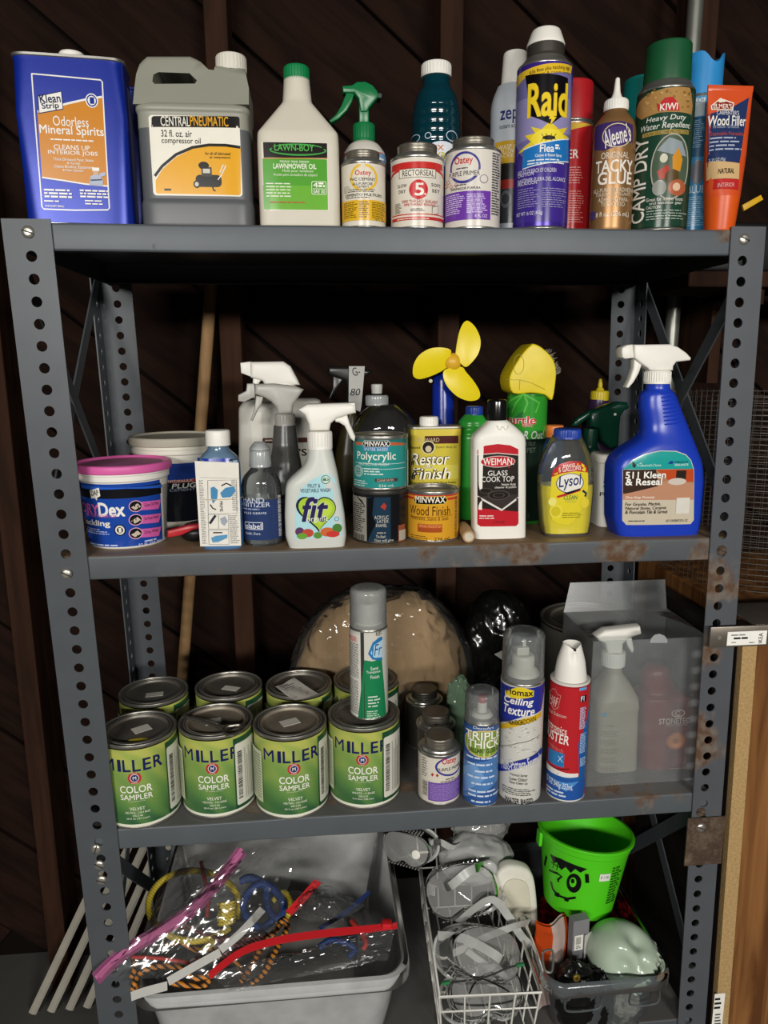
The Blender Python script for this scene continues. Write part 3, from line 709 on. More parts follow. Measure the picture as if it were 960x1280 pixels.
a.poly([(551, 312), (558, 306), (865, 308), (871, 314), (872, 350), (551, 346)], '171614')
a.poly([(566, 540), (590, 500), (640, 455), (700, 425), (760, 412), (820, 412), (875, 420), (876, 588), (870, 594), (572, 588), (567, 582)], 'e0a321')
a.line([(563, 524), (590, 488), (640, 446), (700, 420), (760, 411), (820, 412), (874, 420)], .0032, '171614')
a.text('CENTRAL', 584, 307, 690, 343, 'e6e2d4', .02); a.text('PNEUMATIC', 691, 307, 830, 343, 'e0a321', .02)
a.text('32 fl. oz. air', 586, 357, 698, 382, '1a1816', .02); a.text('compressor oil', 588, 385, 730, 412, '1a1816', .02)
a.text('for all oil lubricated', 746, 437, 838, 448, '1a1816', .03); a.text('air compressors', 762, 452, 838, 463, '1a1816', .03); a.small(598, 569, 634, 578, 1, '1a1816', .8)
# the little compressor
a.rect(712, 520, 806, 564, '1a1816', .005); a.rect(733, 492, 770, 526, '3a3a38'); a.ell(722, 472, 760, 500, '1a1816'); a.rect(738, 498, 764, 514, 'c9c5b8'); a.line([(793, 538), (806, 520), (822, 486), (812, 484), (800, 512)], .0012, 'e6e2d4')
a.ell(704, 540, 728, 568, '1a1816'); a.ell(709, 546, 723, 562, 'c9c5b8'); a.line([(772, 560), (778, 577), (785, 577)], .0016, '1a1816')
a.build('label', dv=.03)

# ---- lawnmower oil bottle
t = thing('oil_bottle', 'off-white lawnmower oil bottle with green cap and green label', 'bottle', (-.126, .050, Z1), 0)
M_cream = mat('cream_plastic', 'c9c3b3', .45, 0, .06, 20, dust=.12)
lf = bottle(t, [(0, .046, .029, 8), (.003, .0485, .0315, 8), (.094, .0485, .0315, 8), (.108, .048, .031, 7), (.146, .0175, .016, 3), (.170, .0155, .0155, 2.0), (.172, .0155, .0155, 2)], M_cream, seg=56)
cap(t, .0155, .1705, .016, mat('green_cap', '0f7a44', .4), ribs=30)
a = Art(t, lf, view=VB, du=.01)
a.rect(53, 342, 292, 592, 'ded8c8'); a.rect(56, 344, 288, 400, '17130f'); a.rect(56, 403, 289, 588, '4e9a2b'); a.rect(56, 500, 289, 588, '66aa30')
a.line([(56, 402), (288, 402)], .0012, 'b98a4a')
a.arc(78, 352, 285, 392, 160, 380, .0018, '3f9b46'); a.arc(84, 348, 276, 384, 20, 160, .0015, '3f9b46'); a.text('LAWN-BOY', 96, 350, 240, 375, '54b04e', .03)
a.text('PREMIUM  PRIME  PREMIUM', 116, 410, 222, 418, 'e9e5d8', .02); a.text('LAWNMOWER OIL', 92, 421, 249, 440, 'f0ecdf', .035); a.text('Huile pour tondeuse', 124, 442, 238, 455, 'e0e6cf', .0, .2); a.text('Aceite para cortadora de césped', 92, 456, 252, 469, 'e0e6cf', .0, .2)
a.rect(231, 485, 285, 534, 'e9e5d8', .002); a.rect(233, 487, 283, 532, '4e9a2b', .0018); a.text('4', 237, 489, 254, 508, 'f0ecdf', .03); a.small(256, 488, 281, 508, 2, 'f0ecdf', .7); a.rect(236, 512, 281, 514, 'e9e5d8'); a.text('SAE 30', 238, 517, 279, 529, 'f0ecdf', .03)
a.small(66, 488, 165, 545, 5, 'e0e6cf', .35, 5); a.small(80, 556, 255, 567, 1, 'b05a3a', .4)
a.build('label', dv=.03)

# ---- white trigger bottle with green head, behind the small yellow can
t = thing('spray_bottle', 'white round spray bottle with green trigger head on the top shelf', 'spray bottle', (-.041, .120, Z1), 0)
M_gtrig = mat('green_trigger_plastic', '14713f', .3)
lf = bottle(t, [(0, .027, .027), (.003, .0295, .0295), (.096, .0295, .0295), (.110, .0275, .0275), (.120, .020, .020), (.124, .0135, .0135)], mat('white_bottle', 'cfcabf', .4))
cap(t, .0145, .1235, .0225, M_gtrig, ribs=26, name='collar'); obj('stem', MB().rbox(-.0065, .0065, -.0065, .0065, .145, .180, .002), M_gtrig, t)
pl = S(t, [(400, 190), (385, 172), (345, 170), (341, 145), (376, 142), (395, 130), (425, 129), (452, 142), (470, 165), (474, 185), (462, 198), (440, 225), (432, 240), (408, 240)], None, VB); obj('trigger_head', MB().prism(pl, -.009, .009, .003), M_gtrig, t)
pl = S(t, [(360, 160), (386, 172), (378, 200), (360, 232), (330, 262), (302, 277), (294, 268), (320, 245), (338, 215), (350, 185)], None, VB); obj('trigger_lever', MB().prism(pl, -.006, .006, .002), M_gtrig, t)
obj('spring_pin', MB().tube([(.020, -.0095, .178), (.020, .0095, .178)], .003, 10), mat('dark_green', '0a3d24', .4), t)
a = Art(t, lf, view=VB); a.rect(342, 372, 490, 385, 'c05a38'); a.poly([(344, 384), (470, 388), (500, 400), (502, 560), (344, 560)], 'ced4d8'); a.poly([(470, 384), (502, 388), (502, 560), (475, 560), (480, 450)], '6f97c0'); a.small(475, 400, 500, 540, 12, 'dfe6ea', .5); a.build('label')

# ---- the three small screw-lid cans
def art_cement(a):
    a.full(.003, .073, -.05, .05, 'd8d2c2'); a.rect(330, 395, 510, 402, '3c3830')
    a.arc(372, 420, 458, 520, 95, 265, .003, 'e0b73a'); a.arc(372, 420, 470, 520, -85, 85, .003, 'e0b73a'); a.text('Oatey', 389, 443, 447, 467, 'c33428', .05)
    a.text('PVC CEMENT', 372, 471, 462, 482, '3c3a34', .05); a.text('ALL-PURPOSE', 380, 488, 452, 498, '3c3a34', .04); a.text('CEMENT', 396, 500, 440, 508, '3c3a34', .04)
    a.small(352, 510, 490, 524, 2, '6a655a', .5); a.ell(350, 502, 372, 528, 'b9b2a2'); a.text('CEMENTO MULTIUSO', 356, 528, 484, 538, '3c3a34', .05); a.small(360, 540, 470, 546, 1, '55524a')
    a.rect(344, 552, 500, 626, 'd9ab27'); a.small(352, 560, 400, 620, 9, '6b5414', .5, 4); a.small(404, 556, 440, 618, 8, '6b5414', .5, 5); a.small(450, 562, 495, 622, 10, '6b5414', .5, 6); a.text('16 FL OZ', 460, 622, 490, 630, '3c3a34', .02)
t = thing('solvent_cement_can', 'small yellow and white cement can, smallest of the three on the top shelf', 'can', (-.048, .042, Z1), 0); screw_can(t, .0268, .091, VB, M_tin, art_cement, lr=.74, lh=.009)
def art_rector(a):
    a.full(.003, .081, -.07, .07, 'd9d2c4'); a.rect(524, 412, 706, 436, 'c22f2b'); a.arc(515, 425, 716, 520, 20, 160, .004, 'c22f2b')
    a.rect(550, 436, 683, 470, '2c2620'); a.rect(552, 438, 681, 468, 'e2dbcc'); a.text('RECTORSEAL', 562, 442, 676, 464, '2c2620', .02)
    a.ell(586, 478, 654, 550, 'c4242a'); a.text('5', 606, 490, 640, 537, 'e6dfd2', .05); a.text('.', 641, 527, 647, 535, 'e6dfd2', .05)
    for tx, x0, y0, x1, y1 in (('SLOW', 546, 496, 578, 508), ('DRY', 550, 517, 574, 529), ('SOFT', 666, 494, 698, 506), ('SET', 668, 515, 694, 527)): a.text(tx, x0, y0, x1, y1, '2c2620', .03, sp=1.2)
    a.text('PIPE THREAD SEALANT', 563, 551, 688, 563, 'b9685c', .02); a.text('PIPE THREAD SEALANT', 570, 565, 680, 573, 'c4242a', .02)
    a.rect(537, 567, 562, 606, 'd9d2c4'); a.small(538, 566, 560, 604, 9, '3a342c', .6, 3); a.line([(668, 578), (690, 574), (690, 604), (668, 606), (668, 578)], .0006, '3a342c'); a.small(592, 582, 650, 594, 2, '3a342c', .4)
    a.rect(528, 602, 708, 624, 'c22f2b'); a.rect(528, 606, 708, 613, 'd9d2c4'); a.small(545, 617, 690, 622, 1, 'e6dfd2', .6)
t = thing('thread_sealant_can', 'pipe thread sealant can with red number five on the top shelf', 'can', (.0195, .048, Z1), 0); screw_can(t, .0325, .101, VB, M_tin, art_rector, lr=.74, lh=.011)
def art_primer(a):
    a.full(.003, .0905, -.075, .075, 'd6d0c6'); a.arc(736, 375, 846, 492, 60, 300, .0032, '3d3a86'); a.arc(736, 375, 846, 492, -90, 70, .0032, '3d3a86'); a.ell(745, 384, 838, 480, 'd6d0c6')
    a.text('Oatey', 752, 394, 818, 428, 'c0282a', .05); a.small(758, 433, 815, 440, 1, '3a3640', .6); a.rect(730, 445, 846, 466, 'd6d0c6'); a.text('PURPLE PRIMER', 733, 447, 843, 464, '2e2a3c', .03)
    for i, (x, y) in enumerate(((730, 490), (722, 504), (740, 506), (758, 500))): a.poly([(x-7, y), (x, y-9), (x+7, y), (x, y+9)], 'b9402e'); a.poly([(x-5, y), (x, y-6), (x+5, y), (x, y+6)], 'd6d0c6')
    a.small(755, 494, 812, 500, 1, '3a3640', .6); a.text('IMPRIMADOR PURPURA', 740, 505, 845, 514, '3a3640', .02); a.ell(842, 460, 872, 492, '8a8590'); a.ell(845, 463, 869, 489, 'd6d0c6')
    a.rect(712, 520, 880, 624, '6b3aa0'); a.small(722, 532, 790, 606, 10, 'd6c6e6', .4, 4); a.small(796, 528, 872, 600, 10, 'd6c6e6', .4, 8); a.text('8 FL OZ', 824, 604, 868, 616, 'd6c6e6', .02); a.small(885, 380, 912, 610, 24, '55524f', .5, 9)
t = thing('primer_can', 'purple primer can beside the insect spray on the top shelf', 'can', (.089, .046, Z1), 0); screw_can(t, .0343, .108, VB, M_tin, art_primer, lr=.74, lh=.009)

# ---- dark teal drink-shaped bottle with white cap
t = thing('teal_bottle', 'dark teal ribbed bottle with white cap behind the sealant can', 'bottle', (.057, .137, Z1), 0)
M_teal = mat('dark_teal_plastic', '06303a', .12, 0, .3, 18, spec=.8)
sec = [(0, .032, .032), (.004, .034, .034), (.10, .034, .034), (.118, .0335, .0335)]
for k in range(5): z = .122+k*.011; sec += [(z, .0338-.0003*k*k*.3, .0338-.0003*k*k*.3), (z+.003, .0328-.0004*k*k*.4, .0328-.0004*k*k*.4), (z+.006, .0336-.0005*k*k*.35, .0336-.0005*k*k*.35)]
sec += [(.188, .026, .026), (.199, .0185, .0185), (.212, .0175, .0175)]
lf = bottle(t, sec, M_teal, r=.003)
cap(t, .020, .2095, .0165, M_white, ribs=30)
a = Art(t, lf, view=VB); a.full(.02, .116, -.09, .09, '31549a'); 
for x, y, r in ((610, 330, 16), (655, 318, 12), (740, 320, 20), (700, 345, 8), (630, 350, 9)): a.arc(x-r, y-r, x+r, y+r, 0, 360, .001, 'c6cfe0')
a.ell(640, 338, 760, 430, 'd6d9e0'); a.text('XX', 664, 352, 712, 372, 'c4762a', .05); a.text('XB', 680, 378, 716, 405, 'c0b02a', .05); a.build('label')

# ---- wasp spray behind the insect spray
t = thing('wasp_spray_can', 'white and yellow wasp spray can half hidden left of the insect spray', 'spray can', (.155, .106, Z1), 0)
lf = Loft([(0, .030, .030), (.165, .030, .030), (.176, .028, .028), (.19, .022, .022)], 44, .004)
obj('body', lf.mb(), mat('pale_grey_can', 'b9bfc6', .35), t); cap(t, .0175, .188, .043, M_white, top_r=.015)
a = Art(t, lf, view=VC); a.rect(50, 415, 130, 490, 'c9a02a'); a.rect(50, 490, 130, 545, '2c2a28'); a.rect(50, 545, 130, 575, 'a8352a'); a.rect(50, 575, 130, 690, '3f4348')
a.text('zep', 68, 312, 128, 358, '2a2f6e', .03); a.text('instant action', 66, 358, 138, 372, '3a3c48', .01); a.text('WASP &', 62, 428, 122, 444, 'e4d9b8', .03); a.text('YELLOW', 62, 444, 122, 458, 'e4d9b8', .03); a.text('JACKET', 62, 460, 122, 474, 'e4d9b8', .03); a.ell(68, 582, 104, 640, '6a6e74'); a.ell(74, 592, 98, 628, '3f4348')
a.build('label')

# ---- insect carpet spray
t = thing('insect_spray_can', 'purple insect spray can with yellow lettering and white cap', 'spray can', (.1745, .039, Z1), 0)
M_purple = mat('purple_litho', '3f2a8c', .22, .3)
def art_raid(a):
    a.full(.008, .176, -.10, .10, ink('3d2a86')); a.poly([(121, 240), (150, 205), (240, 190), (304, 192), (302, 420), (250, 400), (140, 470), (118, 420)], '6f6a9c'); a.poly([(118, 300), (300, 280), (302, 400), (118, 440)], '8a84b0')
    a.poly([(122, 215), (160, 178), (230, 158), (302, 148), (306, 158), (302, 192), (240, 190), (150, 208), (122, 250)], 'd9b32a'); a.text('Kills fleas plus hatching eggs', 166, 166, 298, 182, '2a241a', .03, rot=.10); a.text('carpet & room spray', 176, 182, 298, 194, '6a5a1a', .01, rot=.08)
    a.poly([(128, 460), (170, 420), (150, 400), (185, 392), (170, 370), (205, 378), (232, 352), (262, 378), (290, 372), (276, 394), (296, 410), (270, 418), (292, 445), (220, 440)], 'dcc22c'); a.ell(170, 376, 280, 436, 'e6d23a')
    a.poly([(152, 200), (292, 208), (292, 236), (278, 330), (236, 362), (164, 332), (158, 240)], '0f0d10'); a.text('Raid', 160, 218, 290, 335, 'e4c62a', .05, outline='a8821a', ow=.03)
    a.poly([(236, 318), (254, 316), (246, 336), (254, 338), (232, 366), (238, 344), (230, 344)], 'e4c62a')
    a.ell(208, 398, 250, 413, '2a2118'); 
    for dx in (-16, -6, 6, 16): a.line([(229+dx, 405), (229+dx*1.6, 418)], .0006, '2a2118'); a.line([(229+dx, 405), (229+dx*1.5, 392)], .0006, '2a2118')
    a.poly([(146, 448), (292, 412), (292, 490), (142, 514)], '1f6fb4'); a.line([(144, 512), (292, 488)], .0012, 'd9dde2'); a.line([(146, 448), (292, 412)], .0012, 'd9dde2')
    a.text('Flea', 200, 428, 246, 454, 'eceae4', .03); a.small(249, 428, 265, 446, 2, 'eceae4', .7); a.text('Carpet & Room Spray', 184, 459, 270, 471, 'eceae4', .02); a.small(160, 474, 286, 494, 2, 'd9dde2', .4)
    a.text('KEEP OUT OF REACH OF CHILDREN', 130, 508, 252, 522, 'c9c3dc', .02); a.text('CAUTION', 130, 523, 180, 535, 'c9c3dc', .03); a.text('MANTENER FUERA DEL ALCANCE', 130, 537, 280, 550, 'c9c3dc', .02); a.text('PRECAUCION', 130, 552, 190, 564, 'c9c3dc', .03)
    a.small(130, 572, 200, 640, 9, '9a92bc', .3, 4); a.small(206, 572, 284, 640, 9, '9a92bc', .3, 5); a.text('NET WT 16 OZ (453g)', 126, 652, 208, 668, 'c9c3dc', .02)
h = aerosol(t, .0335, .186, M_purple, VC, art_raid, dome=.012, top_r=.72)
obj('neck', MB().lathe(rnd([(.024, h-.001), (.0225, h+.002), (.0225, h+.016), (.02, h+.018)], .002), 36), mat('dark_neck', '4a4640', .4, .5), t)
cap(t, .0215, h+.013, .020, M_white, top_r=.0165, flare=.0018)

# ---- red can behind
t = thing('red_spray_can', 'red spray can standing between the insect spray and the glue', 'spray can', (.234, .108, Z1), 0)
M_red = mat('red_litho', 'b01f24', .28, .2)
h = aerosol(t, .029, .143, M_red, VC, lambda a: (a.full(.006, .141, -.08, .08, 'a81e22'), a.text('CLEANER', 225, 448, 328, 478, 'ddd6cc', .04), a.poly([(270, 356), (336, 352), (336, 372), (270, 392)], 'c9a53a'), a.small(296, 500, 345, 560, 7, 'd09a92', .35), a.small(296, 580, 345, 690, 14, 'd09a92', .3)), dome=.006, top_r=.93)
cap(t, .0275, h, .048, mat('red_cap', 'a3191f', .4), top_r=.0262)

# ---- gold craft glue bottle
t = thing('glue_bottle', 'gold craft glue bottle with white pointed nozzle', 'glue bottle', (.268, .043, Z1), 0)
M_gold = mat('gold_bottle', '8e6a42', .35, .45, .08, 20)
lf = bottle(t, [(0, .0255, .021), (.004, .0265, .0225), (.118, .0265, .0225), (.130, .0245, .021), (.139, .017, .016), (.143, .0135, .0135), (.146, .0135, .0135)], M_gold, r=.004)
cap(t, .0145, .1445, .013, M_white, ribs=28, name='collar', flare=.0006); obj('nozzle', MB().lathe(rnd([(.0085, .157), (.0055, .163), (.0042, .167), (.0026, .182), (.0016, .183)], .0012), 24), M_white, t)
a = Art(t, lf, view=VC)
a.poly([(384, 372), (420, 356), (470, 350), (505, 362), (505, 420), (470, 432), (420, 448), (384, 448)], '3a2a5e'); a.arc(413, 356, 500, 438, 0, 360, .0012, 'c9b89a'); a.ell(420, 366, 494, 428, '4a3a72')
a.text("Aleene's", 416, 366, 498, 428, 'ded8d0', .03, .25, rot=.28); a.text('ORIGINAL', 410, 452, 492, 474, 'd9cfc0', .0); a.text('TACKY', 390, 478, 503, 520, 'e0d9ce', .05); a.text('GLUE', 398, 518, 500, 560, 'e0d9ce', .05)
for i, s_ in enumerate(("ALL-PURPOSE ADHESIVE", 'TOUJOURS COLLANTE', 'ADHESIVO PARA', 'TODO USO')): a.text(s_, 382+i*9, 572+i*16, 505-i*9, 586+i*16, 'cfc2ac', .01)
a.text('8 fl oz (236 mL)', 392, 652, 490, 672, 'd9cfc0', .01); a.rect(370, 652, 388, 680, '4a3a72'); a.build('label')

# ---- teal-capped can at the back
t = thing('teal_cap_can', 'teal-capped spray can mostly hidden behind the water repellent can', 'spray can', (.349, .150, Z1), 0)
h = aerosol(t, .030, .158, mat('steel_blue_can', '3d6c78', .3, .3), dome=.005, top_r=.95); cap(t, .0285, h, .056, mat('teal_cap', '0f6f6a', .38), top_r=.027)

# ---- water repellent can
t = thing('water_repellent_can', 'dark green water repellent spray can with green cap and camping picture', 'spray can', (.330, .0395, Z1), 0)
M_dgreen = mat('dark_green_litho', '1c3a2c', .25, .25)
def art_kiwi(a):
    a.full(.005, .158, -.10, .10, ink('1f3f30')); a.poly([(500, 330), (530, 290), (560, 262), (620, 240), (700, 240), (708, 300), (704, 330), (600, 322), (540, 346)], 'a8804a')
    R_ = random.Random(8)
    for i in range(26):
        x, y = R_.uniform(545, 700), R_.uniform(246, 312); r = R_.uniform(2, 6); a.ell(x-r, y-r, x+r, y+r, ('c79c62', '8a6634')[i % 2], 10)
    a.poly([(590, 290), (600, 298), (606, 284), (620, 272), (642, 270), (655, 284), (662, 296), (664, 316), (596, 318)], 'b8262a'); a.text('KIWI', 601, 291, 658, 314, 'e8e2d6', .04)
    a.text('Heavy Duty', 557, 330, 685, 352, 'd4d8cc', .02, .2); a.text('Water Repellent', 540, 354, 696, 380, 'd4d8cc', .02, .2); a.rect(545, 380, 692, 394, 'a8904a'); a.text('TOUGH SILICONE PROTECTION', 549, 382, 690, 392, '22301f', .02)
    a.text('CAMP DRY', 516, 412, 556, 690, 'e4e2da', .02, rot=PI/2)
    a.ell(570, 392, 690, 612, 'a9a498'); a.ell(574, 396, 687, 608, '4a5a48'); a.poly([(590, 450), (630, 405), (670, 420), (684, 470), (640, 462)], '8a9498'); a.poly([(640, 470), (660, 440), (672, 480), (664, 520), (640, 510)], 'c98a2a'); a.poly([(590, 520), (625, 495), (640, 530), (600, 548)], 'a83a2a')
    a.ell(615, 512, 660, 560, '55401f'); a.ell(625, 545, 680, 600, 'a85a3a'); a.ell(640, 556, 664, 584, 'd9b89a'); a.ell(575, 548, 620, 600, '8a8e86'); a.ell(600, 460, 625, 490, 'c9c5b0')
    a.text('Great for leather boots', 556, 604, 672, 616, 'cfcfc2', .01); a.text('and outdoor gear', 566, 618, 668, 630, 'cfcfc2', .01); a.text('CAUTION', 556, 634, 600, 644, 'cfcfc2', .02); a.small(556, 644, 686, 680, 4, '9aa89a', .35)
h = aerosol(t, .0345, .163, M_dgreen, VC, art_kiwi, dome=.012, top_r=.80)
cap(t, .0282, h-.004, .048, mat('green_can_cap', '17502f', .4), top_r=.0268)

# ---- light blue can with cut-out cap
t = thing('blue_spray_can', 'light blue spray can with notched blue cap behind the wood filler', 'spray can', (.404, .094, Z1), 0)
def art_lb(a):
    a.full(.005, .175, -.08, .08, '3a86b4'); a.rect(690, 255, 750, 335, 'b9c6cc'); a.text('TOUCH', 702, 270, 745, 290, '3a5a78', .02); a.rect(690, 338, 750, 470, '2c5a7c'); a.small(695, 345, 748, 440, 14, '9cc0d8', .3); a.ell(702, 480, 748, 560, '6a6a74'); a.text('BLUE', 692, 565, 748, 590, 'c9dce8', .02); a.small(695, 600, 748, 700, 14, 'b0cfe2', .35)
h = aerosol(t, .0255, .174, mat('light_blue_litho', '3a86b4', .3, .2), VC, art_lb, dome=.005, top_r=.95)
seg = 40; mb = MB(); R0 = .0245
rs = []
for k in range(6):
    ring = []
    for j in range(seg):
        a_ = 2*PI*j/seg; hh = .050-.014*max(0, math.cos(2*(a_+PI/2)-.3))**2; ring.append((R0*math.cos(a_), R0*math.sin(a_), h+hh*k/5))
    rs.append(ring)
mb.rings(rs, True, False); mb.rings([[(p[0]*.92, p[1]*.92, p[2]) for p in r] for r in reversed(rs)], False, True)
mb.rings([rs[-1], [(p[0]*.92, p[1]*.92, p[2]) for p in rs[-1]]], False, False)
obj('cap', mb, mat('sky_blue_cap', '2d86c4', .35), t)

# ---- wood filler tube standing on its cap
t = thing('wood_filler_tube', 'orange and blue wood filler tube standing on its orange cap', 'tube', (.402, .020, Z1), 0)
M_or = mat('orange_plastic', 'd4551a', .35); M_tube = mat('orange_tube_skin', 'cf4f24', .3)
lf = Loft([(.040, .0215, .0215, 2.0), (.05, .0225, .0205, 2.0), (.09, .0255, .0155, 2.4), (.13, .0275, .008, 2.6), (.152, .0285, .003, 3), (.164, .029, .0016, 4)], 44, 0)
obj('body', lf.mb(), M_tube, t); obj('crimp', MB().rbox(-.029, .029, -.0014, .0014, .1625, .170, .0006), M_tube, t)
obj('cap', MB().lathe(rnd([(.0175, 0), (.0178, .001), (.0212, .038), (.0215, .041), (.015, .041)], .0015), 40), M_or, t)
lf.uv2p = lambda u, v, d, L_=lf: (lambda q: (u, -q[2]*max(0, 1-abs(max(-.999, min(.999, u/q[1])))**q[3])**(1/q[3])-d, v))(L_.at(v)); lf.p2uv = lambda p: (p.x, p.z)
a = Art(t, lf, view=VC, du=.005, base=.0008)
a.poly([(757, 330), (830, 310), (896, 272), (864, 490), (755, 490)], '26355e'); a.poly([(753, 490), (864, 492), (862, 545), (753, 550)], 'c9a878'); a.poly([(753, 551), (862, 546), (860, 580), (753, 584)], 'b82a2a')
a.poly([(768, 300), (800, 274), (846, 290), (842, 316), (770, 314)], 'e4dccc'); a.poly([(772, 300), (800, 279), (842, 293), (838, 312), (774, 311)], '8a2018'); a.text("ELMER'S", 777, 293, 838, 309, 'e8e2d4', .03)
a.text("CARPENTER'S", 788, 316, 862, 330, 'd4d4d8', .01); a.text('Wood Filler', 754, 332, 884, 366, 'e8e4dc', .03, .15); a.text('INTERIOR - EXTERIOR', 776, 364, 862, 374, 'a8aebc', .0); a.text('Stainable Paintable', 764, 386, 876, 398, 'b04a3a', .0); a.small(764, 400, 876, 450, 4, 'a8b0c4', .4); a.text('3.25 OZ (92g)', 760, 474, 816, 487, 'c4c9d4', .01)
a.text('NATURAL', 792, 508, 846, 525, '2a2218', .04, .15); a.text('INTERIOR', 790, 556, 846, 570, 'dcaaa0', .01); a.build('label', dv=.006)

# ---- black case with yellow clip beyond the right post, on a wall bracket
t = thing('tool_case', 'black case with yellow latch at the right end behind the top shelf', 'case', (.60, .30, Z1-.02), 0)
obj('body', MB().rbox(-.10, .12, -.05, .08, .0, .075, .006), M_black, t); 
p = S(t, [(874, 630), (936, 596), (944, 612), (880, 650)], .245, VC); obj('latch', MB().prism(p, -.056, -.0505, .001), mat('yellow_latch', 'd9a81c', .4), t)
tag(obj('wall_bracket', MB().rbox(.45+.03, .98, .24, .40, Z1-.045, Z1-.0205, .003).box(.60, .62, .38, YB-.0885, Z1-.2, Z1-.045).box(.60, .62, .26, .38, Z1-.07, Z1-.045), M_stud, smooth=0), 'dark wooden ledge under the black case behind the right post', 'ledge')
# ================================================================ MIDDLE SHELF
def trigger(root, head, lever, collar, view, m, y=None, half=.009, nozzle=None, mcol=None, nm=None, ribs=26):
    """trigger sprayer: head, lever, nozzle and screw collar, outlined from the side"""
    y0 = (root.location.y if y is None else y); dy = y0-root.location.y
    obj('trigger_head', MB().prism(S(root, head, y0, view), dy-half, dy+half, half*.45, bseg=3), m, root, smooth=50)
    obj('trigger_lever', MB().prism(S(root, lever, y0, view), dy-half*.55, dy+half*.55, half*.25), m, root, smooth=50)
    if nozzle: obj('nozzle', MB().prism(S(root, nozzle, y0, view), dy-half*.85, dy+half*.85, half*.2), nm or m, root, smooth=40)
    if collar:
        (x0, ya), (x1, yb) = collar; a, b = S(root, [(x0, (ya+yb)/2), (x1, (ya+yb)/2)], y0, view); c, d = S(root, [((x0+x1)/2, ya), ((x0+x1)/2, yb)], y0, view)
        cap(root, (b[0]-a[0])/2, d[1], c[1]-d[1], mcol or m, x=(a[0]+b[0])/2, y=dy, ribs=ribs, name='collar')

# ---- spackling tub with pink lid
t = thing('spackling_tub', 'spackling tub with pink lid and blue label at the left end', 'tub', (-.371, .081, Z2), 0)
lf = bottle(t, [(0, .0475, .0475), (.002, .0495, .0495), (.088, .0565, .0565), (.089, .0590, .0590), (.096, .0590, .0590), (.0965, .0600, .0600), (.101, .0600, .0600)], M_white, r=.0012, seg=56)
M_pink = mat('pink_lid_plastic', 'd45fa0', .4, 0, .06, 30)
obj('lid', MB().lathe(rnd([(.0600, .0985), (.0625, .0988), (.0632, .103), (.0632, .1075), (.0618, .1095), (.0585, .1100), (.0560, .1065), (.0015, .1065)], .0012), 56), M_pink, t)
obj('lid_dirt', MB().lathe([(.052, .10665), (.048, .1068), (.0008, .1069)], 40), mat('dusty_pink', 'b06a90', .7, 0, .3, 40, dust=.6), t)
a = Art(t, lf, view=VD)
a.rect(82, 672, 468, 990, '1d449c'); a.rect(84, 690, 466, 742, '15161a'); a.poly([(82, 672), (468, 672), (468, 688), (300, 694), (84, 690)], '2b5cc0')
a.poly([(124, 702), (168, 690), (175, 730), (160, 738), (158, 752), (150, 740), (132, 742)], 'e6e2d8'); a.text('DAP', 131, 702, 166, 728, '1a1a1c', .05, rot=.12)
a.text('DRY', 96, 768, 168, 814, 'd45fa0', .05); a.text('Dex', 166, 762, 292, 830, 'e8e4dc', .07); a.text('DRY TIME INDICATOR', 112, 818, 250, 832, 'c9589a', .03, .2); a.text('Spackling', 104, 845, 222, 880, 'e4e0d8', .06); a.small(112, 885, 220, 914, 3, 'b9c4e0', .4)
a.ell(242, 866, 296, 920, '0f1420'); a.ell(247, 871, 291, 915, 'dedace'); a.ell(254, 878, 284, 908, '0f1420'); a.text('1', 263, 882, 276, 904, 'dedace', .05)
for i, (y, s1) in enumerate(((750, 'Goes On Pink'), (815, 'No Primer Needed'), (880, 'Dries White'))):
    a.poly([(345, y+8), (462, y-4), (452, y+40), (345, y+48)], 'cf5fa2'); a.text(s1, 384, y+10, 450, y+26, '2a2030', .02); a.ell(310, y, 376, y+56, 'd9a0c0'); a.ell(314, y+4, 372, y+52, '18181c'); a.poly([(322, y+34), (352, y+14), (368, y+30), (340, y+46)], 'c9b8a8')
a.small(136, 958, 326, 974, 1, 'b9c4e0', .4); a.text('32 FL OZ (946 mL)', 356, 950, 452, 968, 'd0d4e0', .02); a.small(384, 932, 455, 946, 1, 'b9c4e0', .5); a.small(472, 668, 500, 925, 38, '2a2a2c', .5, 4, 'j'); a.build('label')

# ---- larger grey-lidded tub behind
t = thing('cement_tub', 'white tub of hydraulic cement with dusty grey lid behind the pink-lidded tub', 'tub', (-.322, .193, Z2), 0)
lf = bottle(t, [(0, .052, .052), (.003, .054, .054), (.108, .060, .060), (.109, .0625, .0625), (.115, .0625, .0625), (.116, .0605, .0605), (.122, .0605, .0605)], M_whitedirty, r=.001, seg=56)
obj('lid', MB().lathe(rnd([(.0620, .120), (.0650, .1205), (.0655, .130), (.0640, .1325), (.0605, .1325), (.0585, .1295), (.0015, .1295)], .0012), 56), mat('grey_lid', 'a9a495', .5, 0, .15, 20, dust=.5), t)
a = Art(t, lf, view=VD); a.full(.012, .097, -.12, .12, '15171e'); a.full(.072, .097, -.12, .12, '24408e'); a.rect(500, 652, 640, 664, 'a82f2c'); a.text('HYDRAULIC', 500, 651, 622, 664, 'd9d2c6', .02); a.text('PLUG', 516, 668, 634, 692, 'd2d0cc', .05, .2); a.text('CEMENT', 506, 694, 630, 706, '8a90a8', .02); a.build('label')

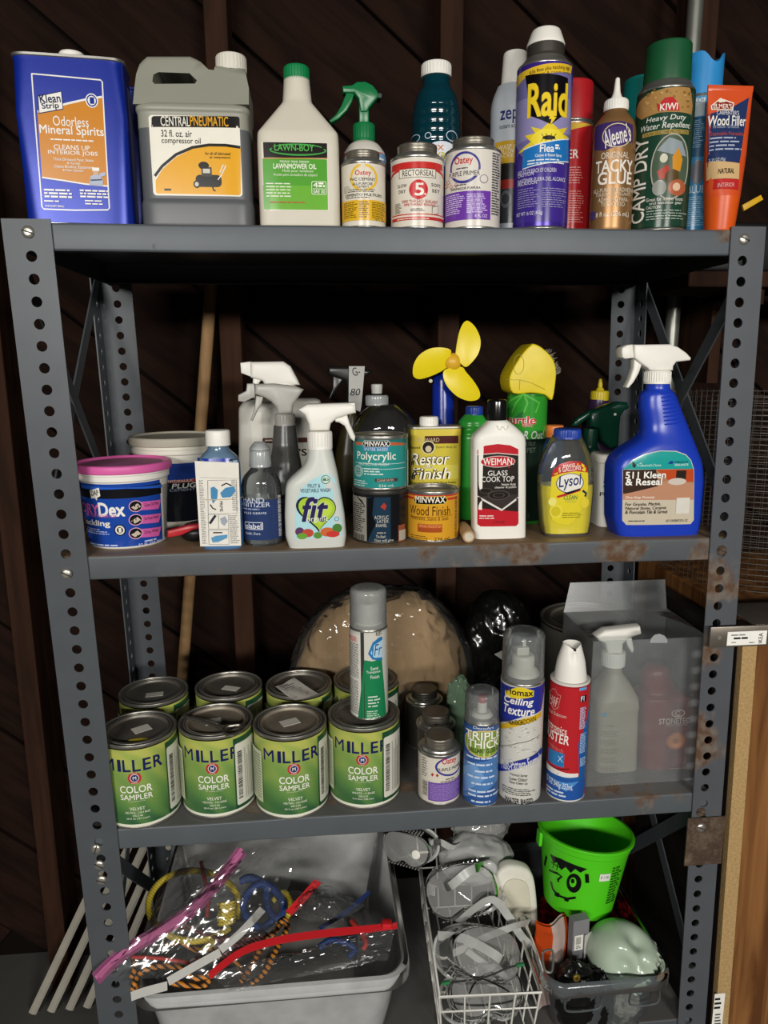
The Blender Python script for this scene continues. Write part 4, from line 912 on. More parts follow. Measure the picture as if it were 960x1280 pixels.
# ---- black and red hand tool
t = thing('pocket_tool', 'black rounded tool with red handle lying by the bucket', 'tool', (-.272, .080, Z2), .3)
obj('body', Loft([(0, .021, .016, 3), (.004, .028, .022, 2.6), (.014, .030, .024, 2.4), (.022, .022, .018, 2.2), (.0255, .008, .006, 2)], 36, .004).mb(), M_black, t)
obj('handle', MB().prism([(-.048, .010), (-.047, .019), (-.02, .024), (.012, .026), (.022, .024), (.020, .0205), (-.015, .0175), (-.03, .0115)], -.020, -.008, .003), mat('red_handle', 'b3242c', .35), t)

# ---- blue liquid bottle with folded leaflet under a rubber band
t = thing('blue_liquid_bottle', 'blue liquid bottle with white cap and folded leaflet banded to its front', 'bottle', (-.238, .030, Z2), 0)
M_blq = mat('blue_liquid_plastic', '4a74a4', .2, 0, .12, 20, spec=.6); M_blt = clear('pale_blue_clear', 'a9c4da', .35, .12, bodycol='8fb0cc')
lf = Loft([(0, .0245, .0145, 3), (.004, .0265, .0165, 3), (.112, .0265, .0165, 3), (.121, .022, .015, 2.6), (.128, .0135, .013, 2.0), (.134, .0125, .0125, 2)], 44, .004)
obj('body', lf.mb(z1=.1145), M_blq, t); obj('body_shoulder', lf.mb(z0=.1145, capa=False), M_blt, t); cap(t, .0155, .1335, .0195, M_white, ribs=0)
a = Art(t, lf, view=VD, base=.0004); a.rect(640, 550, 800, 585, '1c2f9a'); a.rect(740, 566, 760, 576, 'dde2ea'); a.rect(795, 552, 838, 585, '1a1c24'); a.text('HP', 800, 560, 832, 578, 'dde2ea', .03); a.build('label')
pf = thing('x', 'x', 'x'); bpy.data.objects.remove(pf)
yp = -.0205
ar = Art(t, None, yfront=yp, view=VD); P_ = ar.P
p4 = [P_(627, 562), P_(838, 570), P_(850, 968), P_(654, 972)]
mb = MB().prism(p4, yp+.0002, yp+.0016, .0); obj('leaflet', mb, mat('leaflet_paper', 'ddd9cf', .7), t, smooth=0)
ar.line([(650, 640), (838, 646)], .0004, '777777'); ar.small(655, 652, 680, 960, 44, '6a6a6a', .4, 7); ar.small(806, 650, 836, 800, 24, '6a6a6a', .4, 8)
ar.line([(690, 655), (828, 652), (830, 812), (692, 815), (690, 655)], .0005, '555555'); ar.line([(692, 818), (790, 818), (790, 888), (694, 888), (692, 818)], .0005, '555555'); ar.line([(694, 893), (790, 892), (792, 962), (696, 962), (694, 893)], .0005, '555555'); ar.line([(742, 818), (742, 888)], .0004, '555555'); ar.small(796, 820, 842, 958, 22, '6a6a6a', .4, 9)
ar.poly([(704, 690), (720, 684), (738, 700), (736, 740), (716, 765), (706, 740)], '4a86b0'); ar.poly([(750, 715), (775, 690), (815, 682), (824, 704), (800, 735), (760, 738)], '4a86b0'); ar.line([(756, 680), (780, 668), (804, 680)], .0016, '15181c'); ar.line([(702, 770), (714, 788), (730, 794)], .0014, '15181c'); ar.text('PRIME', 748, 754, 762, 804, '15181c', .03, rot=-PI/2)
ar.line([(700, 862), (716, 838), (728, 822)], .003, '2a2e34'); ar.poly([(750, 838), (772, 826), (786, 850), (770, 872), (756, 862)], '9aa4ac'); ar.poly([(706, 930), (730, 920), (784, 914), (784, 930), (740, 950), (714, 952)], '5a94ba'); ar.line([(716, 905), (760, 905)], .0016, '15181c'); ar.build('leaflet_print')
bd = Loft([(0, .0275, .0212, 3), (.0012, .0275, .0212, 3)], 40, 0); zb = S(t, [(740, 748)], t.location.y+yp, VD)[0][1]
m_ = bd.mb(False, False); m_.v = [(p[0]*1.02, p[1]*1.02 if p[1] > 0 else p[1]*1.0-.0012, p[2]+zb) for p in m_.v]; obj('rubber_band', m_, mat('rubber_band', 'b9a888', .6), t)

# ---- hand sanitizer
t = thing('sanitizer_bottle', 'clear hand sanitizer bottle with dark blue label and ribbed clear cap', 'bottle', (-.187, .045, Z2), 0)
M_cl = clear('clear_pet', 'f2f5f5', .04, .05); M_cl2 = clear('clear_cap_plastic', 'd6dadb', .38, .12)
lf = bottle(t, [(0, .024, .020), (.004, .0262, .0225), (.078, .0262, .0225), (.090, .0235, .0205), (.100, .0135, .0135), (.104, .0125, .0125)], M_cl, r=.005)
cap(t, .0145, .103, .022, M_cl2, ribs=24, top_r=.0135, name='collar'); cap(t, .0135, .1255, .010, M_cl2, top_r=.007, name='flip_cap')
gel = Loft([(.003, .0235, .0200), (.062, .0252, .0215), (.0635, .0252, .0215)], 36, .002); obj('gel', gel.mb(), clear('clear_gel', 'e6eef2', .06, .05, bodycol='c9d6de'), t)
a = Art(t, lf, view=VE); a.full(.009, .062, -.032, .034, '2a3a64'); a.text('HAND', 98, 778, 190, 800, 'c9d0dc', .0); a.text('SANITIZER', 80, 800, 216, 822, 'c9d0dc', .0); a.small(86, 826, 214, 838, 1, '9aa6c0', .5); a.text('KILLS GERMS', 102, 846, 200, 856, 'c9d0dc', .01); a.rect(106, 894, 186, 930, 'd9dce2', .001); a.rect(109, 897, 183, 927, '2a3a64', .001); a.text('elabel', 112, 901, 180, 925, 'd9dce2', .03); a.text('Health. Share.', 112, 942, 178, 954, 'c9d0dc', .0); a.bars(254, 760, 270, 960, 'c9c9c2', 28, False); a.build('label')

# ---- white square jug with white trigger at the back
t = thing('cleaner_jug', 'white square cleaner bottle with white trigger at the back of the middle shelf', 'spray bottle', (-.165, .235, Z2), 0)
lf = bottle(t, secs_px(t, [(980, 80, 470, .030, 5), (960, 74, 474, .032, 5), (340, 74, 470, .032, 5), (310, 95, 462, .028, 4), (300, 180, 440, .020, 3)], VE), mat('chalky_white_plastic', 'b9b7ae', .5, 0, .06, 20), seg=48)
trigger(t, [(130, 124), (285, 122), (320, 145), (352, 205), (366, 235), (200, 238), (186, 215), (130, 200)], [(140, 200), (184, 205), (170, 225), (150, 300), (130, 296), (138, 240)], ((250, 232), (345, 300)), VE, M_white, half=.012, nozzle=[(80, 128), (130, 122), (132, 196), (84, 178)])
a = Art(t, lf, view=VE, du=.02); a.rect(78, 366, 184, 640, 'd0cec4'); a.rect(186, 488, 470, 512, '4a1f1c'); a.small(196, 494, 400, 506, 1, 'c9c0b4', .6); a.rect(186, 512, 470, 640, 'c4c2b8'); a.text("'S", 360, 540, 398, 575, '2a1a18', .06); a.build('label')

# ---- grey liquid trigger bottle
t = thing('grey_spray_bottle', 'translucent trigger bottle filled with dark grey liquid', 'spray bottle', (-.153, .150, Z2), 0)
M_gry = mat('grey_liquid_plastic', '4e4e4c', .25, 0, .2, 25); M_trl = mat('milky_trigger_plastic', 'a8a59e', .35, 0, .2, 30)
lf = bottle(t, secs_px(t, [(990, 205, 385, .025, 2.6), (970, 200, 390, .028, 2.6), (690, 204, 385, .028, 2.6), (600, 220, 370, .024, 2.4), (520, 232, 356, .018, 2.1), (428, 238, 346, .0155, 2.0)], VE), M_gry)
trigger(t, [(150, 230), (240, 228), (345, 240), (384, 256), (360, 290), (332, 330), (328, 372), (258, 374), (252, 340), (226, 312), (190, 292), (150, 278)], [(155, 286), (190, 292), (180, 330), (160, 360), (138, 408), (128, 402), (146, 350)], ((244, 372), (342, 430)), VE, M_trl, half=.011, nozzle=[(70, 282), (108, 262), (112, 228), (148, 228), (152, 290), (100, 316), (70, 312)])

# ---- vegetable wash spray
t = thing('vegetable_wash_spray', 'white vegetable wash spray bottle with green heart label', 'spray bottle', (-.119, .030, Z2), 0)
lf = bottle(t, secs_px(t, [(1022, 330, 565, .016, 5), (1008, 316, 578, .020, 5), (950, 296, 586, .021, 5), (850, 292, 578, .021, 5), (720, 296, 556, .021, 4.5), (690, 306, 551, .021, 4), (655, 345, 545, .020, 3.6), (625, 378, 538, .019, 3), (590, 398, 530, .0175, 2.6), (540, 402, 518, .0155, 2.2)], VE), mat('pearly_white_plastic', 'c4c6bf', .4, 0, .05, 20), seg=56, r=.004)
trigger(t, [(352, 352), (400, 326), (520, 322), (590, 320), (628, 322), (632, 368), (596, 376), (540, 394), (512, 418), (506, 452), (410, 454), (406, 420), (388, 378)], [(528, 396), (562, 388), (590, 376), (604, 420), (630, 480), (626, 506), (606, 490), (578, 430), (552, 414), (536, 412)], ((400, 455), (520, 540)), VE, M_white, half=.011, nozzle=[(596, 320), (628, 318), (632, 368), (598, 372)])
a = Art(t, lf, view=VE, du=.01)
a.poly([(345, 800), (372, 730), (420, 690), (470, 664), (500, 660), (530, 680), (560, 800), (568, 960), (340, 976)], 'a9d2d8'); a.ell(466, 668, 510, 710, '2f6a4c'); a.ell(470, 672, 506, 706, 'c9d9cc'); a.rect(474, 684, 503, 695, '2f6a4c'); a.text('USDA', 476, 678, 500, 688, '2f6a4c', .02)
a.text('FRUIT &', 402, 710, 462, 728, '24244a', .02); a.text('VEGETABLE WASH', 366, 732, 510, 750, '24244a', .02)
H_ = lambda s_, dx, dy: [(445+dx+s_*x, 845+dy-s_*y) for x, y in [(16*math.sin(q)**3, 13*math.cos(q)-5*math.cos(2*q)-2*math.cos(3*q)-math.cos(4*q)) for q in (2*PI*i/44 for i in range(44))]]
a.poly([(x*1.0+(850-y)*-.12, y) for x, y in H_(6.0, 0, -2)], '26263c'); a.poly([(x+(850-y)*-.12, y) for x, y in H_(5.5, 4, -2)], 'a4c43a'); a.poly([(x+(850-y)*-.12, y) for x, y in H_(4.2, 10, -6)], 'b8d04a')
a.text('fit', 372, 772, 500, 892, '2c2650', .06, .25, outline='c9cdd0', ow=.04); a.text('organic', 398, 866, 500, 896, 'e0e4da', .0)
for i, (x0, y0, x1, y1, c) in enumerate(((342, 918, 385, 960, '5a3a5e'), (375, 925, 430, 965, 'b8483a'), (430, 940, 470, 972, '5a8a3a'), (462, 918, 530, 962, 'c4663a'), (520, 900, 566, 945, '4a7a3a'), (490, 935, 555, 965, 'c23a34'), (350, 945, 400, 975, '6a9a3a'))): a.ell(x0, y0, x1, y1, c)
a.ell(530, 866, 552, 888, '4a86b0'); a.ell(533, 869, 549, 885, 'a9d2d8'); a.build('label', dv=.02)

# ---- black trigger bottle with taped note
t = thing('black_spray_bottle', 'black trigger bottle with a strip of handwritten tape at the back', 'spray bottle', (-.062, .270, Z2), 0)
M_blk2 = mat('smoky_black_plastic', '1a1a1a', .3); 
lf = bottle(t, secs_px(t, [(960, 530, 690, .026, 3), (940, 525, 695, .028, 3), (560, 535, 680, .028, 3), (440, 560, 650, .022, 2.5), (330, 585, 640, .015, 2)], VE), mat('dark_amber_plastic', '3a331c', .3, 0, .2, 20))
trigger(t, [(496, 146), (600, 144), (712, 166), (690, 190), (650, 215), (640, 260), (590, 262), (580, 215), (500, 186)], [(520, 186), (575, 200), (560, 230), (530, 270), (510, 304), (500, 298), (520, 250)], ((585, 258), (645, 330)), VE, M_blk2, half=.011)
ar = Art(t, None, yfront=-.0165, view=VE); p4 = [ar.P(*p) for p in ((600, 145), (676, 145), (660, 330), (654, 364), (598, 340))]
obj('tape', MB().prism(p4, -.0163, -.0150, 0), mat('silver_tape', 'a5a59f', .45), t, smooth=0)
ar.text('G-', 616, 150, 652, 190, '1c1c1c', .0, rot=.2); ar.text('80', 606, 252, 654, 286, '1c1c1c', .0, .2); ar.build('handwriting')

# ---- round clear squeeze bottle
t = thing('clear_squeeze_bottle', 'round clear squeeze bottle with translucent push-pull cap behind the teal can', 'bottle', (-.025, .142, Z2), 0)
M_glass = clear('clear_squeeze_plastic', 'f2f4f4', .015, .04)
rows = [(960, 640, 900, .030, 2.3), (940, 630, 910, .033, 2.3), (640, 625, 915, .033, 2.3), (500, 612, 928, .033, 2.2), (440, 612, 928, .033, 2.1), (400, 632, 908, .031, 2), (370, 656, 884, .028, 2), (345, 684, 856, .024, 2), (328, 708, 832, .017, 2)]
lf = bottle(t, secs_px(t, rows, VE), M_glass, r=.006)
cap(t, .0165, S(t, [(770, 328)], None, VE)[0][1]-.001, .0145, M_cl2, ribs=30, name='collar'); cap(t, .0075, S(t, [(770, 272)], None, VE)[0][1]-.001, .0135, mat('milky_push_cap', 'b4b4ae', .4), top_r=.0085, name='push_cap')
obj('neck_ring', MB().lathe(rnd([(.0135, .121), (.0145, .122), (.0145, .126), (.0115, .126), (.0115, .121)], .001), 30), M_cl2, t)

# ---- stacked half-pint cans
def paint_can(root, R, H, wall, art=None, view=None, lid_m=None, rim_m=None, strip=True):
    """friction-lid paint can: wall, bottom seam, top ring with groove, lid"""
    lf = Loft([(0, R, R), (H-.004, R, R)], 52, 0)
    obj('body', lf.mb(z0=.002, z1=H-.008, capb=False), wall, root); rm = rim_m or M_tin
    obj('bottom_rim', MB().lathe(rnd([(R*.96, 0), (R*1.018, .0004), (R*1.018, .0034), (R*.995, .004)], .0008), 48), rm, root)
    obj('top_ring', MB().lathe(rnd([(R*.99, H-.006), (R*1.02, H-.005), (R*1.022, H-.001), (R*1.0, H), (R*.965, H-.0005), (R*.95, H-.004), (R*.90, H-.004), (R*.88, H-.001), (R*.845, H-.0008), (R*.835, H-.005), (R*.8, H-.005)], .0008), 52, capa=False, capb=False), rm, root)
    obj('lid', MB().lathe(rnd([(R*.838, H-.0045), (R*.825, H-.0012), (R*.79, H-.0012), (R*.765, H-.0055), (R*.55, H-.0058), (.001, H-.0055)], .0012), 48, capa=False), lid_m or M_tin_dull, root)
    if art: ar = Art(root, lf, view=view); art(ar); ar.build('label')
    return lf
def art_enamel(a):
    a.full(.004, .067, -.11, .11, '16171a'); a.rect(690, 775, 800, 990, '1c3448'); a.poly([(690, 780), (720, 770), (712, 860), (730, 900), (700, 960), (690, 990)], '101114')
    a.rect(618, 770, 685, 995, '8a877e'); a.small(625, 800, 680, 940, 14, '33322e', .55, 4); a.bars(630, 950, 676, 985, '222222', 14); a.poly([(650, 742), (690, 740), (680, 820), (664, 790)], '121316')
    a.text('ACRYLIC', 722, 862, 790, 880, 'b9b4a8', .01); a.text('LATEX', 735, 882, 790, 897, 'b9b4a8', .02); a.text('ENAMEL', 730, 902, 782, 917, 'b9b4a8', .02); a.small(735, 940, 790, 950, 1, '9a9488', .6); a.text('The Resin', 730, 955, 775, 970, 'b9b4a8', .01, .2); a.text("That will give", 722, 975, 812, 990, 'b9b4a8', .01, .2)
    a.rect(835, 905, 865, 985, '8a4a34'); a.rect(838, 930, 868, 990, 'a8a294'); a.poly([(750, 820), (768, 800), (780, 815), (772, 835)], 'a83a2c')
t = thing('enamel_can', 'dark drip-stained latex enamel can under the teal can', 'can', (-.0285, .0545, Z2), 0)
paint_can(t, .0372, .0715, mat('drip_stained_wall', '1b1c1f', .3, .2, .3, 30), art_enamel, VE, rim_m=mat('dark_tin', '4a4844', .4, .7))
def art_poly(a):
    a.full(.003, .0675, -.11, .11, '2a8a84'); a.rect(610, 478, 890, 520, '256f6c'); a.poly([(632, 506), (680, 510), (680, 522), (632, 522)], 'b8603a'); a.poly([(790, 508), (865, 512), (865, 524), (790, 524)], 'b8603a'); a.rect(668, 526, 792, 552, '3a7fb4')
    a.poly([(664, 516), (674, 501), (788, 501), (800, 516), (788, 533), (674, 533)], 'c9c9bf'); a.poly([(667, 516), (676, 503), (786, 503), (796, 516), (786, 531), (676, 531)], '141618'); a.text('MINWAX', 676, 506, 788, 529, 'e8e4da', .04)
    a.text('WATER BASED', 674, 538, 785, 552, 'd0d8d4', .01, sp=1.2); a.text('Polycrylic', 642, 558, 824, 608, 'e6e4da', .02); a.text('PROTECTIVE FINISH', 650, 610, 790, 623, 'c9d8d2', .01); a.line([(632, 604), (866, 606)], .0006, 'c9d8d2'); a.line([(632, 628), (866, 630)], .0006, 'c9d8d2')
    a.ell(630, 618, 670, 676, '8ab4ac'); a.small(636, 630, 664, 664, 4, '1f5a56', .5); a.small(674, 632, 770, 670, 3, 'c9d8d2', .45); a.rect(725, 684, 832, 700, '4a3a3a'); a.text('CLEAR SATIN', 735, 687, 812, 698, 'c9b8a8', .01); a.text('236 mL', 742, 712, 815, 724, 'c9d8d2', .01); a.small(630, 690, 705, 722, 3, 'b9ccc6', .4); a.rect(876, 540, 884, 720, 'c9cfc4')
t = thing('polycrylic_can', 'teal protective finish can stacked on the dark stained can', 'can', (-.0285, .0545, Z2+.0716), 0)
paint_can(t, .0362, .0715, mat('teal_litho', '2a8a84', .25, .25), art_poly, VE)

# ---- yellow rectangular finish restorer can
t = thing('finish_restorer_can', 'tall rectangular yellow wood restorer can with white cap and maroon band', 'can', (.056, .125, Z2), 0)
lf = Loft([(0, .0365, .021, 8), (.145, .0365, .021, 8)], 52, 0); obj('body', lf.mb(), mat('yellow_litho', 'c4b03a', .3, .2), t)
for z, nm in ((0, 'bottom_seam'), (.143, 'top_seam')): obj(nm, Loft([(z, .0368, .0213, 8), (z+.0008, .0376, .022, 8), (z+.003, .0376, .022, 8), (z+.0036, .0365, .021, 8)], 52, 0).mb(), M_tin, t)
cap(t, .0135, .146, .0135, M_white, x=-.008, ribs=24)
a = Art(t, lf, view=VF, du=.02); a.rect(84, 640, 342, 680, '4a1c1c'); a.text('HOWARD', 132, 650, 244, 672, 'c4b48a', .0); a.rect(84, 681, 342, 1150, 'c8b840'); a.rect(84, 790, 342, 862, 'd4c858')
a.ell(152, 664, 222, 734, 'd8cc9a'); a.ell(157, 669, 217, 729, '1c1814'); a.ell(172, 690, 204, 724, 'c9b89a'); a.text('Restores &', 92, 692, 146, 706, '3a3014', .01); a.text("Don't Strip It!", 228, 690, 332, 706, '3a3014', .01)
a.text('Restor', 92, 728, 298, 790, 'f0ead0', .03, .2, outline='1c1814', ow=.10); a.text('-A-', 160, 786, 215, 808, 'f0ead0', .03, .2, outline='1c1814', ow=.12); a.text('Finish', 84, 804, 302, 864, 'f0ead0', .03, .2, outline='1c1814', ow=.10); a.text('Restores Color To Faded Wood Finishes', 100, 874, 330, 886, '3a3014', .02); a.build('label')
# ---- wood finish can
def art_wf(a):
    a.full(.003, .066, -.11, .11, 'd0982a'); a.rect(80, 944, 335, 975, 'c23a2a'); a.rect(80, 955, 335, 962, 'd0982a')
    a.poly([(110, 970), (124, 948), (272, 948), (288, 970), (272, 992), (124, 992)], 'd8b43a'); a.poly([(114, 970), (127, 951), (269, 951), (284, 970), (269, 989), (127, 989)], '15120e'); a.text('MINWAX', 122, 953, 274, 987, 'ece4d0', .04)
    a.text('Wood Finish', 96, 1004, 298, 1052, '2a1a0a', -.02); a.line([(95, 1050), (310, 1046)], .0005, '6a3a14'); a.text('Penetrates, Stains & Seals', 100, 1056, 290, 1080, '5a3a10', -.01, .2); a.rect(134, 1096, 258, 1138, 'a04a20'); a.rect(136, 1098, 256, 1116, 'b8562a'); a.text('SPECIAL WALNUT 224', 142, 1100, 252, 1113, 'd8a868', .0)
    a.small(100, 1152, 205, 1182, 3, '6a4a14', .45); a.text('236 mL', 218, 1162, 300, 1180, '3a2a0c', .01); a.bars(322, 950, 332, 1160, '6a4a14', 36, False)
t = thing('wood_stain_can', 'small yellow wood stain can in front of the restorer can', 'can', (.0425, .0515, Z2), 0)
paint_can(t, .0352, .0695, mat('amber_litho', 'd0982a', .28, .25), art_wf, VF)

# ---- toy fan
t = thing('hand_fan', 'yellow three-bladed hand fan with blue body', 'fan', (.062, .205, Z2), 0)
M_fan = mat('yellow_fan_plastic', 'e2cc16', .35, 0, .05, 40); M_fb = mat('deep_blue_plastic', '10288a', .22)
r2 = secs_px(t, [(930, 190, 330, .022, 2.4), (915, 185, 335, .024, 2.4), (640, 190, 330, .024, 2.4), (600, 205, 322, .018, 2.2), (340, 208, 312, .015, 2), (310, 225, 300, .010, 2)], VF)
lf = bottle(t, r2, M_fb, r=.006)
hub = S(t, [(320, 258)], .165, VF)[0]
obj('motor', MB().tube([(hub[0]-.002, .0, hub[1]), (hub[0]-.001, -.030, hub[1])], .010, 20), M_fb, t)
mb = MB(); rr = .0135; pr = [(rr*math.cos(q), -.028-rr*.75*math.sin(q)) for q in [PI/2*i/8 for i in range(9)]]
mb.rings([[(hub[0]+max(r_, .0004)*math.cos(2*PI*j/28), y_, hub[1]+max(r_, .0004)*math.sin(2*PI*j/28)) for j in range(28)] for r_, y_ in [(rr, -.024)]+pr]); obj('hub', mb, mat('yellow_hub', 'd9a92c', .35), t)
B = [[(330, 200), (345, 120), (362, 72), (380, 48), (400, 46), (430, 75), (452, 125), (455, 170), (440, 220), (405, 265), (376, 284), (350, 262), (330, 235)],
     [(300, 195), (250, 183), (190, 190), (140, 222), (115, 262), (108, 300), (115, 335), (150, 347), (220, 325), (278, 292), (300, 262), (302, 225)],
     [(268, 300), (262, 340), (285, 388), (335, 436), (390, 458), (436, 456), (458, 436), (452, 400), (420, 350), (385, 310), (365, 284), (320, 285)]]
for k, b in enumerate(B):
    pl = S(t, [(p[0], p[1]) for p in cr([(x, y) for x, y in b], 3, True)], .172, VF); mb = MB().prism(pl, -.033, -.0314, .0005)
    d = Vector((sum(p[0] for p in pl)/len(pl)-hub[0], sum(p[1] for p in pl)/len(pl)-hub[1])).normalized(); nrm = Vector((-d.y, d.x))
    mb.v = [(p[0], p[1]+.22*(nrm.x*(p[0]-hub[0])+nrm.y*(p[2]-hub[1])), p[2]) for p in mb.v]; obj('blade', mb, M_fan, t, smooth=30)
obj('switch', MB().lathe(rnd([(.003, 0), (.003, .003), (.0005, .0035)], .001), 14).xf(Matrix.Translation((S(t, [(198, 356)], .19, VF)[0][0], -.016, S(t, [(198, 356)], .19, VF)[0][1])) @ Matrix.Rotation(PI/2, 4, 'X')), mat('ivory_knob', 'c9c29a', .4), t)

# ---- green ribbed bottle with blue cap
t = thing('green_bottle', 'bright green ribbed bottle with blue cap behind the cook top cleaner', 'bottle', (.100, .150, Z2), 0)
rows = [(1060, 345, 490, .018, 2.6), (1040, 340, 496, .020, 2.6), (640, 338, 498, .020, 2.6), (625, 346, 490, .018, 2.6), (600, 338, 498, .020, 2.6), (585, 348, 488, .018, 2.5), (565, 345, 490, .018, 2.4), (540, 365, 475, .015, 2.2), (527, 378, 466, .012, 2)]
lf = bottle(t, secs_px(t, rows, VF), mat('bright_green_plastic', '2f9a35', .25), r=.003); z_ = S(t, [(422, 529)], None, VF)[0][1]; cap(t, .0128, z_-.001, .0135, mat('blue_cap', '1f3f9a', .35), ribs=26, x=S(t, [(424, 529)], None, VF)[0][0])

# ---- cook top cleaner
t = thing('cooktop_cleaner_bottle', 'white cook top cleaner bottle with black cap and red and black label', 'bottle', (.1315, .047, Z2), 0)
rows = [(1178, 425, 672, .014, 4), (1165, 414, 682, .017, 4), (900, 410, 683, .018, 4), (655, 410, 682, .018, 4), (628, 420, 672, .018, 3.6), (590, 462, 632, .016, 3), (562, 490, 598, .0145, 2.5), (556, 496, 592, .0125, 2.0)]
lf = bottle(t, secs_px(t, rows, VF), M_white, r=.004, seg=52)
cap(t, .0128, S(t, [(542, 560)], None, VF)[0][1]-.0005, .0285, mat('glossy_black_cap', '131313', .15), x=S(t, [(542, 505)], None, VF)[0][0], ribs=0, flare=.0002)
a = Art(t, lf, view=VF, du=.01)
a.poly([(440, 712), (480, 690), (545, 681), (610, 688), (652, 708), (652, 1090), (640, 1104), (455, 1106), (440, 1094)], 'b8232e'); a.poly([(440, 736), (545, 730), (652, 738), (652, 1030), (440, 1010)], '2b2622'); a.line([(440, 736), (545, 728), (652, 738)], .0012, 'cfc6bc')
a.poly([(440, 950), (652, 940), (652, 970), (566, 1028), (440, 960)], '3a3230'); a.line([(440, 952), (566, 1022), (652, 958)], .0026, 'dcd8d0'); a.ell(492, 920, 608, 970, '4a423e'); a.ell(500, 925, 600, 965, '231f1c'); a.ell(520, 933, 582, 957, '4a423e'); a.ell(526, 936, 576, 954, '231f1c'); a.ell(452, 908, 516, 936, '4a423e'); a.ell(456, 911, 512, 933, '231f1c')
a.ell(456, 742, 636, 802, 'd8c8c0'); a.ell(459, 745, 633, 799, 'b8232e'); a.text('WEIMAN.', 470, 754, 628, 790, 'ece6de', .03); a.text('GLASS', 494, 818, 596, 844, 'e4e0d8', .01); a.text('COOK TOP', 462, 848, 630, 876, 'e4e0d8', .01); a.text('heavy duty', 565, 882, 638, 898, 'd8d4cc', .02); a.text('cleaner & polish', 530, 898, 640, 912, 'd8d4cc', .02)
a.poly([(440, 1018), (566, 1028), (652, 1036), (652, 1090), (640, 1104), (455, 1106), (440, 1094)], 'b8232e'); a.small(450, 1046, 548, 1070, 2, 'e0c0bc', .5); a.text('15 OZ (425g)', 522, 1078, 580, 1092, '2a1a18', .0); a.build('label', dv=.02)
obj('emblem', MB().tube(cr([(-.008, 0, .006), (-.004, 0, 0), (0, 0, .005), (.004, 0, 0), (.008, 0, .006)], 4), .0006, 6).xf(Matrix.Translation((0, -.0175, .147))), M_white, t)

# ---- rolled cork-like cylinder lying in front
t = thing('cardboard_roll', 'short tan roll with white end lying left of the cook top cleaner', 'roll', (0, 0, 0))
e0, e1 = onz(586, 671, Z2+.0085), onz(577, 655, Z2+.0085); d = (e1-e0).normalized(); 
obj('roll', MB().tube([e0, e0+d*.001, e0+d*.058, e0+d*.06], [.0078, .0084, .0084, .008], 24), mat('tan_card', 'a98a64', .7, 0, .2, 60), t, smooth=40)
obj('core', MB().tube([e0-d*.0006, e0+d*.002], [.0058, .0058], 20), mat('dirty_white_end', 'c4b9a6', .6, 0, .2, 90), t, smooth=40)
t.location = e0; 
for c in t.children: c.matrix_parent_inverse = Matrix.Translation(-e0)

# ---- carpet cleaner can with yellow brush head
t = thing('carpet_cleaner_can', 'green foaming cleaner can with yellow brush head', 'spray can', (.197, .145, Z2), 0)
h0 = S(t, [(690, 418)], None, VF)[0][1]
def art_turtle(a):
    a.full(.004, h0-.06, -.09, .09, '14231a'); a.full(h0-.065, h0-.004, -.09, .09, '2f8f2c')
    for x in (600, 640, 700, 760): a.line([(x-20, 520), (x, 470), (690, 420)], .0025, '58b042')
    a.poly([(632, 548), (660, 520), (680, 512), (672, 535), (690, 548)], '2a6a3a'); a.text('turtle', 600, 536, 744, 580, 'c23038', .05, outline='e4e0d8', ow=.09); a.text('WAX', 670, 572, 728, 594, 'c23038', .04, .2, outline='e4e0d8', ow=.09); a.text('R Out!', 680, 614, 780, 656, 'd8dcd4', .03, .2); a.text('POWER OUT', 640, 670, 740, 690, '6a7a6a', .02); a.text('CARPET', 640, 700, 740, 725, '5a6a5a', .03)
lf = Loft([(0, .029, .029), (h0, .029, .029)], 44, 0); obj('body', lf.mb(), mat('green_litho', '2a7a28', .25, .2), t); a = Art(t, lf, view=VF); art_turtle(a); a.build('label')
M_yb = mat('yellow_brush_plastic', 'd9c31c', .4); zz = lambda q: S(t, [q], None, VF)[0][1]
b0 = S(t, [(580, 350), (600, 290), (650, 212), (690, 172), (705, 167), (740, 182), (790, 228), (808, 262), (816, 300), (815, 345), (798, 448), (760, 424), (690, 414), (600, 416)], None, VF)
b0 = [(p[0], p[1]) for p in cr(b0, 3, True)]
obj('brush_head', MB().prism(b0, -.028, .028, .016, bseg=5), M_yb, t, smooth=60)
el = Art(t, None, yfront=-.0285, view=VF); el.arc(626, 220, 682, 322, 0, 360, .0005, '8a7a12'); el.line([(590, 350), (660, 350), (720, 366), (790, 400)], .0005, '8a7a12'); el.line([(660, 350), (658, 402)], .0005, '8a7a12'); el.build('mould_line')
mb = MB(); R_ = random.Random(5); pa, pb = S(t, [(775, 208), (822, 335)], None, VF)
for i in range(90):
    f = R_.random(); y = R_.uniform(-.022, .022); x, z = pa[0]+(pb[0]-pa[0])*f, pa[1]+(pb[1]-pa[1])*f; l = .011; mb.tube([(x-.004, y, z-.002), (x+l*R_.uniform(.6, 1), y+R_.uniform(-.002, .002), z+l*R_.uniform(.25, .65))], .0004, 3)
br = obj('bristles', mb, mat('grey_bristle', 'a8a494', .6), t, smooth=0); br['kind'] = 'stuff'

